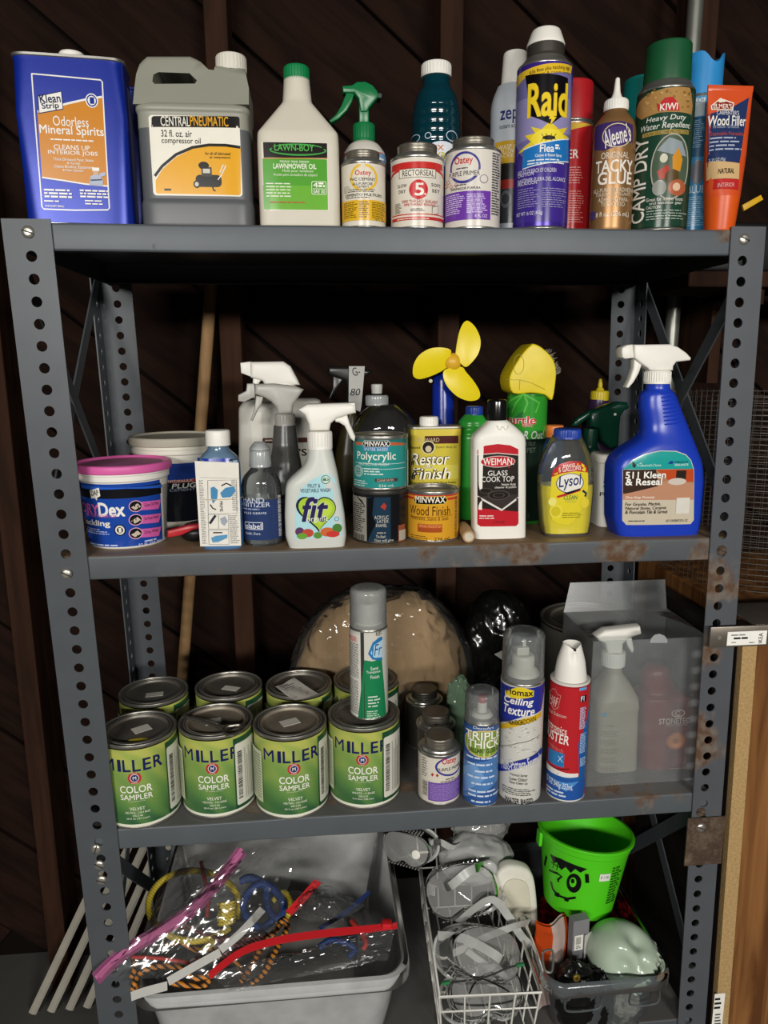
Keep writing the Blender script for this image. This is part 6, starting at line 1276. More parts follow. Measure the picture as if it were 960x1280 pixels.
t = thing('air_duster_can', 'red and blue electronics duster can with white nozzle cap', 'spray can', (.2375, .026, Z3), 0)
hD = S(t, [(838, 402)], None, VJ)[0][1]
def art_dust(a):
    a.full(.004, hD-.002, -.095, .095, 'b2242a'); a.poly([(896, 400), (936, 400), (936, 980), (745, 980), (745, 775), (800, 835), (900, 852), (896, 700)], '1f5a9c'); a.poly([(745, 770), (790, 815), (840, 835), (896, 836), (896, 852), (840, 856), (790, 840), (745, 800)], 'dcd8d4'); a.poly([(745, 800), (800, 850), (896, 866), (936, 850), (936, 980), (745, 980)], '24519a'); a.poly([(752, 830), (840, 880), (900, 870), (840, 920)], '4a86c0')
    a.poly([(762, 470), (778, 445), (792, 446), (800, 470), (818, 478), (805, 535), (785, 545)], 'c9867e'); a.poly([(764, 471), (779, 448), (791, 449), (799, 472), (815, 480), (803, 532), (786, 541)], 'a82028'); a.text('Dust', 762, 472, 808, 500, 'dcb4ae', .0, .2); a.text('Off', 764, 496, 804, 528, 'dcb4ae', .0, .2); a.text('Special Edition', 738, 552, 842, 572, 'd8b0a8', .01)
    a.text('Electronics', 742, 606, 846, 640, 'e0d4cc', .02, rot=-.12); a.text('DUSTER', 738, 645, 856, 690, 'e6dcd4', .04, rot=-.08); a.text('For Keyboards', 750, 700, 830, 730, 'c87068', .0, rot=-.2); a.rect(760, 735, 832, 800, '2a72ac'); a.line([(805, 755), (825, 785)], .0008, 'c9dce8'); a.line([(825, 755), (803, 782)], .0008, 'c9dce8'); a.line([(770, 795), (800, 815), (855, 815)], .0012, '1a1a1c')
    a.text('12 OZ 340g 353mL', 752, 875, 872, 910, 'd4dae4', .02, rot=-.1); a.small(752, 915, 870, 945, 2, 'c0ccdc', .5); a.rect(905, 478, 930, 505, '14161c'); a.text('Fl', 907, 480, 922, 503, 'd4dae4', .03); a.small(902, 530, 928, 630, 14, 'a8c4e0', .5, 5); a.small(902, 650, 928, 740, 13, 'a8c4e0', .5, 6); a.small(902, 760, 928, 800, 6, 'a8c4e0', .5, 7); a.rect(900, 440, 932, 452, '5a9ad0')
h = aerosol(t, .0278, hD, mat('red_duster_litho', 'b2242a', .25, .3), VJ, art_dust, dome=.003, top_r=.96, rim_m=mat('white_enamel_rim', 'cfccc4', .35))
zt = S(t, [(838, 235)], None, VJ)[0][1]; hc = zt-h
mb = MB(); seg = 36; rs = []
for k, (f, r_) in enumerate(((0, .0225), (.12, .0222), (.5, .0195), (.8, .0155), (.92, .0135), (1, .0125))):
    rs.append([(r_*math.cos(2*PI*j/seg), r_*math.sin(2*PI*j/seg)*(.92 if k > 2 else 1), h+hc*f-(.006*max(0, math.cos(2*PI*j/seg+PI/2))**6 if k >= 4 else 0)) for j in range(seg)])
rs.append([(p[0]*.7, p[1]*.7, p[2]-.004) for p in rs[-1]]); rs.append([(p[0]*.02, p[1]*.02, h+hc*.85) for p in rs[-1]]); mb.rings(rs); obj('cap', mb, M_white, t, smooth=50)
obj('red_straw_hole', MB().tube([(0, -.011, zt-.006), (0, -.0145, zt-.006)], .0016, 10), mat('hole_black', '0c0c0c', .6), t)

# ---- tan bag in clear film and dark film at the back
def lump(root, name, cx, cy, cz, rx, ry, rz, m, amp, fr, seed, nu=64, nv=40, flat=.0, grow=0, smooth=60):
    mb = MB(); off = Vector((seed*3.1, seed*1.7, 0))
    for i in range(nv+1):
        th = PI*i/nv; ring = []
        for j in range(nu):
            ph = 2*PI*j/nu; d = Vector((math.sin(th)*math.cos(ph), math.sin(th)*math.sin(ph), -math.cos(th)))
            n_ = mnoise.noise(d*fr+off)+.5*mnoise.noise(d*fr*2.3+off); rid = 1-abs(mnoise.noise(d*fr*1.7-off))*2
            s_ = 1+grow+amp*n_+amp*.5*rid
            p = Vector((d.x*rx, d.y*ry, d.z*rz))*s_; z = cz+p.z
            if flat: z = max(z, flat)
            ring.append((cx+p.x, cy+p.y, z))
        mb.v += ring
    for i in range(nv):
        for j in range(nu): mb.f.append((i*nu+j, i*nu+(j+1) % nu, (i+1)*nu+(j+1) % nu, (i+1)*nu+j)); mb.m.append(0)
    return obj(name, mb, m, root, smooth=smooth)
bc = at(478, 800, .285)
t = thing('wrapped_bundle', 'tan padded bundle wrapped in clear plastic behind the paint cans', 'bundle', (bc.x, .285, Z3))
def pillow(root, name, rx, ry, rz, cz, m, amp, fr, seed, nu=90, nv=60, grow=0, smooth=40, ex=.62, fine=0):
    """soft squarish bundle with creases; sharp ridges where film is pinched"""
    mb = MB(); off = Vector((seed*2.3, -seed*1.1, seed)); sg = lambda v: math.copysign(abs(v)**ex, v)
    for i in range(nv+1):
        th = -PI/2+PI*i/nv
        for j in range(nu):
            ph = 2*PI*j/nu; d = Vector((math.cos(th)*math.cos(ph), math.cos(th)*math.sin(ph), math.sin(th)))
            p = Vector((rx*sg(d.x), ry*sg(d.y), rz*sg(d.z))); p.x *= 1-.28*max(0, p.z/rz); k = Vector((p.x*fr, p.y*fr, p.z*fr*.6+p.x*fr*.5))
            n_ = mnoise.noise(k+off)*.6+(1-2*abs(mnoise.noise(k*2.2-off)))*.35+fine*(1-2*abs(mnoise.noise(Vector((k.x*5, k.y*5, k.z*9))+off)))
            q = p*(1+grow)+d*amp*n_; mb.v.append((q.x, q.y, max(.0006, cz+q.z)))
    for i in range(nv):
        for j in range(nu): mb.f.append((i*nu+j, i*nu+(j+1) % nu, (i+1)*nu+(j+1) % nu, (i+1)*nu+j)); mb.m.append(0)
    return obj(name, mb, m, root, smooth=smooth)
pillow(t, 'bundle', .150, .050, .135, .095, mat('tan_paper', '9c8260', .75, 0, .10, 9, bump=.15), .012, 14, 2)
M_film = clear('crinkled_clear_film', 'fafaf8', .03, .06, 1.6)
pillow(t, 'clear_film', .156, .054, .140, .096, M_film, .011, 20, 5, 170, 110, .02, 35, .66, .14)
t = thing('black_film_bag', 'crumpled dark plastic bag behind the clear-capped cans', 'bag', (.200, .296, Z3))
pillow(t, 'bag', .068, .042, .115, .100, mat('black_glossy_film', '0c0c0c', .16, 0, .3, 20, spec=.5), .018, 14, 9, 110, 80, 0, 40, .8, .12)
lid_ = MB().add([(-.02, -.060, .13), (.004, -.062, .142), (.016, -.060, .131), (-.004, -.061, .118)], [(0, 1, 2, 3)]); lid_.add([(.012, -.058, .141), (.03, -.056, .146), (.034, -.056, .132), (.018, -.058, .129)], [(0, 1, 2, 3)]); obj('paper_tag', lid_, mat('grey_paper', '8d8d86', .6), t, smooth=0)
gp = at(572, 872, .16)
t = thing('green_film_pouch', 'pale green translucent pouch between the primer cans and glaze can', 'pouch', (gp.x+.004, .16, Z3))
lump(t, 'pouch', 0, 0, .060, .024, .014, .062, clear('pale_green_film', 'bcd4bc', .4, .15, bodycol='8fae90'), .18, 2.2, 4, 40, 30, flat=.001, smooth=20)

# ---- gallon can at the back right
xl = at(676, 795, .265).x; t = thing('gallon_paint_can', 'large dusty paint can behind the duster can', 'paint can', (xl+.088, .272, Z3), 0)
paint_can(t, .083, .178, mat('grey_gallon_wall', '77756c', .4, .5, .2, 20), None, None, mat('dusty_gallon_lid', '7a7468', .55, .4, .3, 30, dust=.7), M_tin_dull)

# ---- frosted clear box holding two bottles
pf = at(742, 802, .034); zt = pf.z; xL = pf.x; pb = onz(722, 776, zt); yR = min(pb.y, .185); xR = .447+lx(.8)-.012; 
M_fb2 = clear('frosted_box_plastic', 'f2f4f4', .085, .25, .9, bodycol='d8dada')
t = thing('clear_plastic_box', 'frosted clear plastic box with raised flap at the right end', 'box', (xL, .034, Z3))
W_, D_, H_ = xR-xL, .125, zt-Z3; th = .0009
for nm, b in (('front_panel', (0, W_, 0, th, 0, H_)), ('back_panel', (0, W_, D_, D_+th, 0, H_)), ('left_panel', (-th, 0, 0, D_+th, 0, H_)), ('right_panel', (W_, W_+th, 0, D_+th, 0, H_)), ('bottom_panel', (0, W_, 0, D_, .0002, .001))):
    obj(nm, MB().box(*b), M_fb2, t, smooth=0)
fl = [(-.001, D_, H_), (W_, D_, H_), (W_*1.0, D_+.012, H_+.045), (.012, D_+.012, H_+.045)]; mb = MB().rings([[(x, y, z) for x, y, z in fl], [(x, y+th, z+.0002) for x, y, z in fl]]); obj('top_flap', mb, M_fb2, t, smooth=0)
fl = [(W_, .02, H_), (W_, D_-.02, H_), (W_-.035, D_-.045, H_+.006), (W_-.02, .035, H_+.008)]; obj('side_flap', MB().rings([fl, [(x, y, z+th) for x, y, z in fl]]), M_fb2, t, smooth=0)
# thumb cut-out tab at the front edge
tabs = S(t, [(486, 266), (490, 250), (505, 234), (525, 230), (545, 238), (556, 254), (556, 266)], .034, VK); obj('tab', MB().prism(tabs, -.0014, -.0004, 0), clear('frosted_tab', 'dfe2e2', .5, .25, bodycol='c0c4c4'), t, smooth=0)
t = thing('grey_cleaner_bottle', 'grey-beige bottle with white trigger inside the frosted box', 'spray bottle', (at(768, 900, .095).x, .095, Z3+.0012), 0)
rows = [(862, 252, 404, .026, 5), (850, 246, 410, .030, 5), (520, 254, 420, .030, 5), (505, 252, 424, .031, 5), (470, 256, 424, .030, 4), (420, 285, 400, .022, 3), (380, 308, 372, .015, 2.2), (350, 310, 370, .014, 2)]
lf = bottle(t, secs_px(t, rows, VK), mat('grey_beige_plastic', '9a9484', .4)); 
trigger(t, [(262, 236), (300, 210), (440, 194), (446, 224), (400, 240), (372, 262), (370, 300), (308, 302), (300, 262), (275, 252)], [(385, 244), (410, 240), (420, 290), (412, 305), (396, 280)], ((296, 298), (386, 352)), VK, M_white, half=.011)
a = Art(t, lf, view=VK, du=.02); a.rect(275, 818, 348, 856, 'dcdad2'); a.bars(282, 822, 340, 850, '3a3a38', 18); a.ell(296, 546, 314, 564, '3f9ac0'); a.small(292, 596, 360, 604, 1, '7a7464'); 
for i, y in enumerate((620, 655, 690, 725, 760)): a.small(290, y, 366, y+24, 4, '837d6c', .5, i)
a.ell(360, 818, 382, 842, '7a7464'); a.build('label')
t = thing('stone_cleaner_bottle', 'dark red stone care bottle with orange dot inside the frosted box', 'bottle', (at(829, 900, .095).x, .095, Z3+.0012), 0)
rows = [(848, 432, 660, .026, 5), (836, 424, 668, .030, 5), (500, 436, 674, .030, 5), (462, 442, 672, .030, 4.5), (452, 458, 600, .022, 3), (420, 452, 572, .020, 2.2), (380, 456, 570, .020, 2), (362, 470, 556, .018, 2), (352, 490, 536, .012, 2)]
lf = bottle(t, secs_px(t, rows, VK), mat('maroon_plastic', '6a2a2a', .35))
a = Art(t, lf, view=VK, du=.02); a.arc(574, 534, 628, 564, 0, 360, .0012, 'd8c8c0'); a.arc(588, 540, 614, 558, 60, 300, .0010, 'd8c8c0'); a.text('STONETECH', 524, 568, 664, 590, 'ded2ca', .0); a.text('PROFESSIONAL', 552, 590, 640, 599, 'c4b0a8', .0); a.ell(554, 626, 628, 692, 'b8683c'); a.ell(564, 634, 618, 684, 'd88848'); a.ell(580, 648, 602, 670, 'b8683c'); a.small(560, 765, 650, 772, 1, 'a88880'); a.small(465, 820, 580, 836, 2, 'a88880'); a.text('32', 622, 722, 645, 748, 'a88880', .0); a.build('label')
# ================================================================ BOTTOM SHELF
def tub(root, x0, x1, y0, y1, zr, m, taper=.028, rim=.011, rc=.035):
    """translucent storage tub: tapered walls, rolled rim, floor"""
    cx, cy = (x0+x1)/2, (y0+y1)/2; hx, hy = (x1-x0)/2, (y1-y0)/2
    def ring(ax, ay, z, r, seg=8):
        out = []
        for sx, sy, q0 in ((1, 1, 0), (-1, 1, PI/2), (-1, -1, PI), (1, -1, 1.5*PI)):
            for k in range(seg+1):
                q = q0+PI/2*k/seg; out.append((cx+sx*(ax-r)+r*math.cos(q), cy+sy*(ay-r)+r*math.sin(q), z))
        return out
    W = rim
    wall_ = [ring(hx-W-taper, hy-W-taper, .002, rc), ring(hx-W-taper*.55, hy-W-taper*.55, zr*.45, rc), ring(hx-W-.002, hy-W-.002, zr-.004, rc), ring(hx-W, hy-W, zr, rc)]
    inn = [[(cx+(p[0]-cx)*.99, cy+(p[1]-cy)*.99, p[2]+.0015) for p in r] for r in wall_]
    obj('wall', MB().rings(wall_, True, False), m, root, smooth=40)
    rm = [ring(hx-W, hy-W, zr-.001, rc), ring(hx-W*.7, hy-W*.7, zr+.0025, rc), ring(hx-.002, hy-.002, zr+.001, rc+.004), ring(hx, hy, zr-.004, rc+.006), ring(hx, hy, zr-.018, rc+.006), ring(hx-.0025, hy-.0025, zr-.018, rc+.004)]
    obj('rim', MB().rings(rm, False, False), m, root, smooth=50)
M_tub = clear('milky_tub_plastic', 'f0f2f2', .55, .25, 1.0, bodycol='d4d6d4')
TZ = .485
t = thing('storage_tub', 'large milky storage tub full of bagged cords at the lower left', 'storage tub', (0, 0, Z4))
tub(t, -.392, .004, -.040, .335, TZ-Z4, M_tub)
tb = t
def onpl(px, py, p0, n):
    d = ray(px, py); return CAM+d*((p0-CAM).dot(n)/d.dot(n))
PN = Vector((0, -.42, 1)).normalized(); PP = Vector((-.2, -.02, .478))
def BL(x, y, h=0): return onpl(90+x/2.2326, 1030+y/2.2326, PP+PN*h, PN)
def things_at(name, label, cat, loc, group=None): return thing(name, label, cat, loc, 0, group)
def cord(name, pts, r, m, label, cat='cord', h=.0, closed=False, group=None, seg=8, wob=0):
    q = [BL(p[0], p[1], h+(p[2] if len(p) > 2 else 0)) for p in pts]; o = thing(name, label, cat, q[0], 0, group)
    path = cr([p-q[0] for p in q], 8, closed)
    obj('cord', MB().tube(path, r, seg, closed), m, o, smooth=60); return o
def striped(name, c1, c2, sc=260):
    if name in MATS: return MATS[name]
    m = mat(name, c1, .6); n = m.node_tree.nodes; L = m.node_tree.links; b = n['Principled BSDF']; tc = n.new('ShaderNodeTexCoord'); w_ = n.new('ShaderNodeTexWave'); w_.bands_direction = 'DIAGONAL'; w_.inputs['Scale'].default_value = sc*.2; w_.inputs['Distortion'].default_value = 1.5
    L.new(tc.outputs['Object'], w_.inputs['Vector']); rp_ = n.new('ShaderNodeValToRGB'); rp_.color_ramp.interpolation = 'CONSTANT'; rp_.color_ramp.elements[0].color = lin(c1); rp_.color_ramp.elements[1].position = .6; rp_.color_ramp.elements[1].color = lin(c2)
    L.new(w_.outputs['Fac'], rp_.inputs[0]); L.new(rp_.outputs[0], b.inputs['Base Color']); return m
M_yel = striped('yellow_braid', 'c9b63c', 'a8922a', 500); M_ora = striped('orange_black_rope', 'c07a28', '2a2018'); M_blu = striped('blue_braid', '23407c', '182c58', 500); M_bkc = striped('black_red_braid', '2a1c1c', '7a3a34', 400)
ell = lambda cx, cy, rx, ry, a0=0, a1=360, n=14, dz=0: [(cx+rx*math.cos(math.radians(a0+(a1-a0)*i/n)), cy-ry*math.sin(math.radians(a0+(a1-a0)*i/n)), dz) for i in range(n+(0 if a1-a0 == 360 else 1))]
o = cord('yellow_bungee', ell(340, 228, 126, 98, -20, 322, 20), .0052, M_yel, 'thick yellow cord coiled in a ring inside the pink-zip bag', h=.012)
obj('cord_tail', MB().tube(cr([BL(*p, .012)-Vector(o.location) for p in ((360, 358), (378, 342), (396, 326))], 4), .0048, 8), M_yel, o)
cord('bungee_cord', [(470, 160, .012), (500, 150, .016), (540, 175, .014), (545, 230, .012), (570, 262, .010), (590, 235, .012), (570, 190, .016), (530, 165, .018), (490, 195, .014), (480, 240, .010), (520, 290, .006), (560, 270, .008)], .0060, M_blu, 'thick dark blue cord knotted beside the yellow ring', h=.004)
cord('rope', [(470, 440, .004), (500, 400, .010), (530, 340, .014), (565, 300, .016), (590, 270, .016), (600, 290, .012), (570, 350, .012), (540, 410, .010), (500, 445, .006)], .0042, M_ora, 'orange and black rope bunch beside the red zipper', h=.002)
cord('rope', [(170, 465, 0), (180, 430, .006), (210, 405, .010), (260, 396, .010), (305, 402, .010), (330, 425, .008), (350, 430, .006), (385, 425, .004), (365, 455, .002), (320, 450, .0), (270, 440, .004)], .0040, M_ora, 'orange and black rope lying at the front left of the tub', h=.004)
cord('rope', [(160, 395, .002), (165, 360, .01), (175, 400, .014), (165, 430, .012)], .0036, M_ora, 'short orange rope end at the left tip of the tub', h=.004)
cord('black_red_cord', [(270, 300, .008), (320, 285, .012), (370, 310, .012), (430, 322, .014), (490, 318, .014), (540, 310, .010), (500, 335, .006), (440, 340, .006), (390, 335, .004)], .0046, M_bkc, 'black and red woven cord under the yellow ring', h=.0)
cord('black_red_cord', [(340, 380, 0), (400, 370, .006), (450, 360, .008), (500, 350, .006), (530, 360, .0)], .0050, M_bkc, 'dark cord lying in front of the yellow ring', h=.0)
cord('red_strap', [(360, 105, .02), (372, 160, .02), (380, 210, .016), (376, 260, .012)], .0030, mat('red_webbing', 'a8322c', .6), 'thin red strap hanging inside the yellow ring', h=.006)
for k, (x, y) in enumerate(((425, 235), (445, 262), (430, 285))):
    pass
q0 = BL(432, 280, .014); o = thing('spring_hook', 'small coiled yellow spring hook within the yellow ring', 'hook', q0)
ax = (BL(432, 240, .03)-BL(432, 300, .014)).normalized(); e1 = ax.orthogonal().normalized(); e2 = ax.cross(e1)
obj('coil', MB().tube([ax*(.030*i/60)+(e1*math.cos(i*.72)+e2*math.sin(i*.72))*.012 for i in range(61)], .0028, 6), M_yel, o)
cord('rope', [(250, 345, .0), (300, 330, .006), (350, 352, .008), (400, 350, .008), (450, 380, .004), (480, 420, .0)], .0038, M_ora, 'orange and black rope crossing below the yellow ring', h=-.002)
cord('bungee_cord', [(560, 215, .004), (590, 190, .010), (610, 220, .012), (600, 260, .010), (575, 275, .006), (555, 250, .004)], .0044, M_yel, 'small pale yellow cord loop right of the blue cord', h=.0)
cord('bungee_cord', [(690, 345, 0), (720, 325, .004), (760, 330, .004), (790, 350, .0), (770, 370, .0)], .0046, M_blu, 'blue cord piece in the bag with the long red zipper', h=-.004)
cord('red_strap', [(780, 270, .0), (805, 300, .004), (820, 330, .004), (812, 350, .0)], .0040, mat('red_webbing', 'a8322c', .6), 'short red strap near the right wall of the storage tub', h=-.004)
# dark filling below the bags so that the tub is full: folded cloth
t = thing('folded_tarp', 'dark folded tarp filling the storage tub under the bags', 'tarp', (-.19, .14, Z4+.004)); lump(t, 'cloth', 0, 0, .045, .125, .120, .066, mat('dark_grey_cloth', '6a6864', .8, 0, .3, 30, bump=.6), .05, 3, 3, 60, 30, flat=.0)
# zip bags
M_zip = clear('zip_bag_film', 'fdfdfd', .03, .12, 2.6)
def film(root, corners, hs, n_, m, seed, amp, name='film', org=None):
    """crumpled film spanned over four pixel corners on the tub's heap"""
    org = Vector(root.location) if org is None else org; c = [BL(x, y, h) for (x, y), h in zip(corners, hs)]; mb = MB()
    for i in range(n_+1):
        for j in range(n_+1):
            u, v = i/n_, j/n_; p = c[0]*(1-u)*(1-v)+c[1]*u*(1-v)+c[2]*u*v+c[3]*(1-u)*v
            q = Vector((u*4+seed, v*4-seed, seed)); d = mnoise.noise(q)+.6*(1-2*abs(mnoise.noise(q*2.1)))+.35*(1-2*abs(mnoise.noise(q*4.7)))+.12*(1-2*abs(mnoise.noise(q*9.1)))
            bell = .022*math.sin(PI*u)*math.sin(PI*v); mb.v.append(tuple(p+PN*(bell+amp*d)-org))
    for i in range(n_):
        for j in range(n_): a_ = i*(n_+1)+j; mb.f.append((a_, a_+1, a_+n_+2, a_+n_+1)); mb.m.append(0)
    return obj(name, mb, m, root, smooth=20)
def ribbon(root, pts, w_, m, name, hs=.03, th=.0012, org=None):
    org = Vector(root.location); q = cr([BL(p[0], p[1], p[2] if len(p) > 2 else hs) for p in pts], 6); rs = []
    for i, p in enumerate(q):
        tt = (q[min(i+1, len(q)-1)]-q[max(i-1, 0)]).normalized(); s_ = tt.cross(PN).normalized()*w_/2; nn = PN*th
        rs.append([p+s_-org, p-s_-org, p-s_+nn-org, p+s_+nn-org])
    return obj(name, MB().rings(rs), m, root, smooth=40)
M_pz = mat('pink_zip_plastic', 'c06a98', .35); M_rz = mat('red_zip_plastic', 'c4242a', .3)
pk = thing('zip_bag', 'clear zip bag with pink zipper holding the yellow cord ring', 'plastic bag', BL(300, 400, .0))
film(pk, [(66, 432), (478, 68), (640, 70), (520, 440)], [.035, .085, .060, .012], 44, M_zip, 1.3, .006)
film(pk, [(130, 440), (300, 95), (470, 75), (400, 300)], [.012, .03, .05, .03], 30, M_zip, 4.1, .004, 'film_back')
for dy in (0, 11): ribbon(pk, [(66+dy, 430-dy*.3, .037), (140, 360+dy*.6, .045), (260, 285+dy, .055), (340, 230+dy, .062), (420, 140+dy, .075), (474, 70+dy, .086)], .0055, M_pz, 'zipper')
ribbon(pk, [(66, 434, .034), (140, 364, .042), (260, 290, .052), (340, 236, .059), (420, 146, .072), (474, 76, .083)], .020, clear('pink_tinted_film', 'f0c4dc', .35, .15, bodycol='c878a8'), 'zipper_band')
M_pw = mat('white_write_on_panel', 'd0cfc9', .5)
for q in (((165, 482), (205, 468), (266, 452)), ((268, 440), (335, 402), (414, 358)), ((414, 352), (470, 305), (532, 238))): ribbon(pk, [(x, y, .046) for x, y in q], .0115, M_pw, 'label_strip', th=.0006)
rd = thing('zip_bag', 'clear zip bag with long red zipper lying across the tub front', 'plastic bag', BL(620, 400, .0))
film(rd, [(385, 424), (905, 282), (880, 385), (440, 470)], [.040, .050, .016, .012], 40, M_zip, 7.7, .006)
for dy in (0, 9): ribbon(rd, [(384, 420+dy, .041), (470, 355+dy, .046), (570, 322+dy, .049), (700, 302+dy, .051), (800, 292+dy, .052), (908, 281+dy*.6, .052)], .006, M_rz, 'zipper')
obj('zip_slider', MB().rbox(-.007, .007, -.006, .006, -.003, .006, .0015, M=Matrix.Translation(BL(878, 282, .054)-Vector(rd.location)) @ Matrix.Rotation(.1, 4, 'Y')), M_rz, rd)
sm = thing('zip_bag', 'smaller clear zip bag with short slanted red zipper at the tub centre', 'plastic bag', BL(640, 240, .0))
film(sm, [(600, 252), (685, 158), (820, 230), (720, 300)], [.03, .045, .02, .012], 24, M_zip, 3.3, .006)
for dy in (0, 9): ribbon(sm, [(600+dy, 248+dy*.5, .032), (645+dy, 200+dy*.5, .040), (682+dy, 158+dy*.5, .046)], .006, M_rz, 'zipper')
tg = thing('tag_strip', 'narrow dark blue plastic strip beside the short red zipper', 'strip', BL(760, 250, .012)); ribbon(tg, [(690, 292, .014), (760, 250, .022), (830, 190, .034)], .006, mat('dark_blue_film', '22305e', .3), 'strip')
o = cord('red_strap', [(150, 372, .024), (200, 372, .026), (260, 376, .024), (330, 388, .018)], .0026, mat('red_webbing', 'a8322c', .6), 'flat red strap at the front of the yellow ring', h=.004)

# ---- white wire basket
M_ww = mat('white_coated_wire', 'd2d0c8', .4)
BZ = .440; FL, FR = Vector((.044, -.030, BZ)), Vector((.192, -.036, BZ)); BLk, BRk = Vector((.058, .290, BZ)), Vector((.196, .290, BZ))
t = thing('wire_basket', 'white wire basket full of clear masks and goggles', 'basket', (.12, .12, Z4)); org = Vector(t.location)
obj('rim_wire', MB().tube([p-org for p in (FL, FR, BRk, BLk)], .0026, 8, True), M_ww, t, smooth=60)
def bw(pts, r=.0017, nm='wire'): obj(nm, MB().tube([p-org for p in pts], r, 6), M_ww, t, smooth=60)
dn = lambda p, f=1.0, ins=.0: Vector((p.x+(.12-p.x)*.10*f, p.y+(.12-p.y)*.10*f, BZ-(BZ-Z4-.003)*f))
corn = [FL, FR, BRk, BLk]
for a_, b_, k in ((FL, FR, 4), (FR, BRk, 7), (BRk, BLk, 4), (BLk, FL, 7)):
    for i in range(k): p = a_.lerp(b_, i/k); bw([p, dn(p, .5), dn(p)])
for f in (.28, .62, 1.0): obj('wire', MB().tube([dn(p, f)-org for p in corn], .0017, 6, True), M_ww, t, smooth=60)
for i in range(1, 5): a_, b_ = dn(FL).lerp(dn(FR), i/5), dn(BLk).lerp(dn(BRk), i/5); bw([a_, b_])
# raised back of the basket
up = [BLk, BLk+Vector((-.004, .004, .062)), BRk+Vector((.0, .004, .062)), BRk]; bw(up, .0024, 'back_hoop')
for i in range(1, 4): p = BLk.lerp(BRk, i/4); bw([p, p+Vector((-.002, .004, .062))])

# ---- masks and goggles
M_mask = clear('clear_mask_plastic', 'fafafa', .22, .06, 1.8, bodycol='eeeeea'); M_mask2 = clear('milky_mask_silicone', 'ececec', .5, .15, 1.4, bodycol='d4d6d2'); M_strap = clear('clear_strap', 'e4e6e6', .6, .25, bodycol='cccdc8')
def NPX(x, y, yy): return at(480+x/2.526, 1010+y/2.526, yy)
def goggles(c, rot, label, w_=.078, h_=.040, d_=.045, strap=None):
    """clear vented goggles: wrap-around cup with a lens, top and bottom vent ribs, rim and strap"""
    t = thing('safety_goggles', label, 'goggles', c); t.rotation_euler = rot
    def ring(s_, y, lift=0):
        out = []
        for j in range(44):
            q = 2*PI*j/44; x = math.copysign(abs(math.cos(q))**.8, math.cos(q))*w_*s_; z = math.copysign(abs(math.sin(q))**.8, math.sin(q))*h_*s_
            if z < 0: z *= 1-.35*math.exp(-(x/(w_*.25))**2)   # nose notch
            out.append((x, y+.35*d_*(x/w_)**2+lift, z))
        return out
    obj('lens', MB().rings([ring(.90, -d_), ring(.60, -d_*1.06), ring(.02, -d_*1.1)], False, True), M_mask, t, smooth=50)
    obj('frame', MB().rings([ring(.92, -d_*1.0), ring(.97, -d_*.92), ring(.95, -d_*.5), ring(1.0, -d_*.12), ring(1.08, 0)], False, False), M_mask, t, smooth=50)
    obj('face_seal', MB().tube([Vector(p) for p in ring(1.08, 0)], .0022, 6, True), M_mask2, t)
    mb = MB()
    for sgn in (1, -1):
        for k in range(-5, 6): x = k*w_*.12; mb.tube([(x, -d_*.85, sgn*h_*.97), (x, -d_*.45, sgn*h_*1.0)], .0014, 5)
    vr = obj('vent_ribs', mb, M_mask, t); vr['kind'] = 'stuff'
    if strap:
        mb = MB()
        path = cr([Vector(p) for p in strap], 8); rs = []
        for i, p in enumerate(path):
            tt = (path[min(i+1, len(path)-1)]-path[max(i-1, 0)]).normalized(); s_ = tt.cross(Vector((0, 1, .2))).normalized()*.0065; nn = tt.cross(s_).normalized()*.0012; rs.append([p+s_, p-s_, p-s_+nn, p+s_+nn])
        obj('strap', MB().rings(rs), M_strap, t, smooth=40)
    return t
st1 = [(-.074, .012, .0), (-.06, .0, .020), (-.02, -.05, .010), (.03, -.055, .026), (.07, -.01, .03)]
st2 = [(.074, .012, .0), (.05, -.03, -.02), (.0, -.058, -.004), (-.05, -.03, .016), (-.08, .01, .02)]
goggles((.122, .030, .378), (-.9, .0, .1), 'clear goggles at the bottom of the wire basket', w_=.060, h_=.036, strap=None)
goggles((.118, .050, .432), (-.75, .35, .15), 'clear goggles in the basket under the broad pale strap', w_=.062, h_=.038, strap=[(x*.8, y, z) for x, y, z in st2])
goggles((.112, .130, .486), (-.6, -.3, -.2), 'clear ribbed goggles in the basket left of the white filter', w_=.062, h_=.040, strap=[(x*.8, y, z) for x, y, z in st1])
# respirator: milky facepiece, white filter pad, straps
c = NPX(330, 170, .17); t = thing('respirator_mask', 'translucent respirator with oblong white filter on top of the basket', 'respirator', (c.x, .17, c.z-.045)); org = Vector(t.location)
lump(t, 'facepiece', -.022, .005, .052, .062, .045, .040, M_mask2, .10, 2.0, 6, 48, 32, smooth=60)
lump(t, 'upper_shell', -.004, .045, .085, .050, .030, .032, M_mask, .12, 2.4, 8, 44, 28, smooth=40)
fp = [NPX(x, y, .13)-org for x, y in ((346, 230), (352, 200), (372, 178), (400, 170), (440, 178), (462, 196), (474, 240), (482, 350), (474, 382), (450, 396), (420, 388), (390, 350), (362, 300), (345, 255))]
pl = [(p.x, p.z) for p in cr([(p.x, p.y, p.z) for p in fp], 3, True)]
obj('filter', MB().prism(pl, -.052, -.028, .007, bseg=4), mat('white_filter_fabric', 'd6d3c6', .7, 0, .06, 120, bump=.2), t, smooth=50)
ip = [(x+(sum(p[0] for p in pl)/len(pl)-x)*.35, z+(sum(p[1] for p in pl)/len(pl)-z)*.35) for x, z in pl]; obj('filter_panel', MB().prism(ip, -.0545, -.0515, .0012), mat('cream_filter_panel', 'c9c4b0', .7), t, smooth=40)
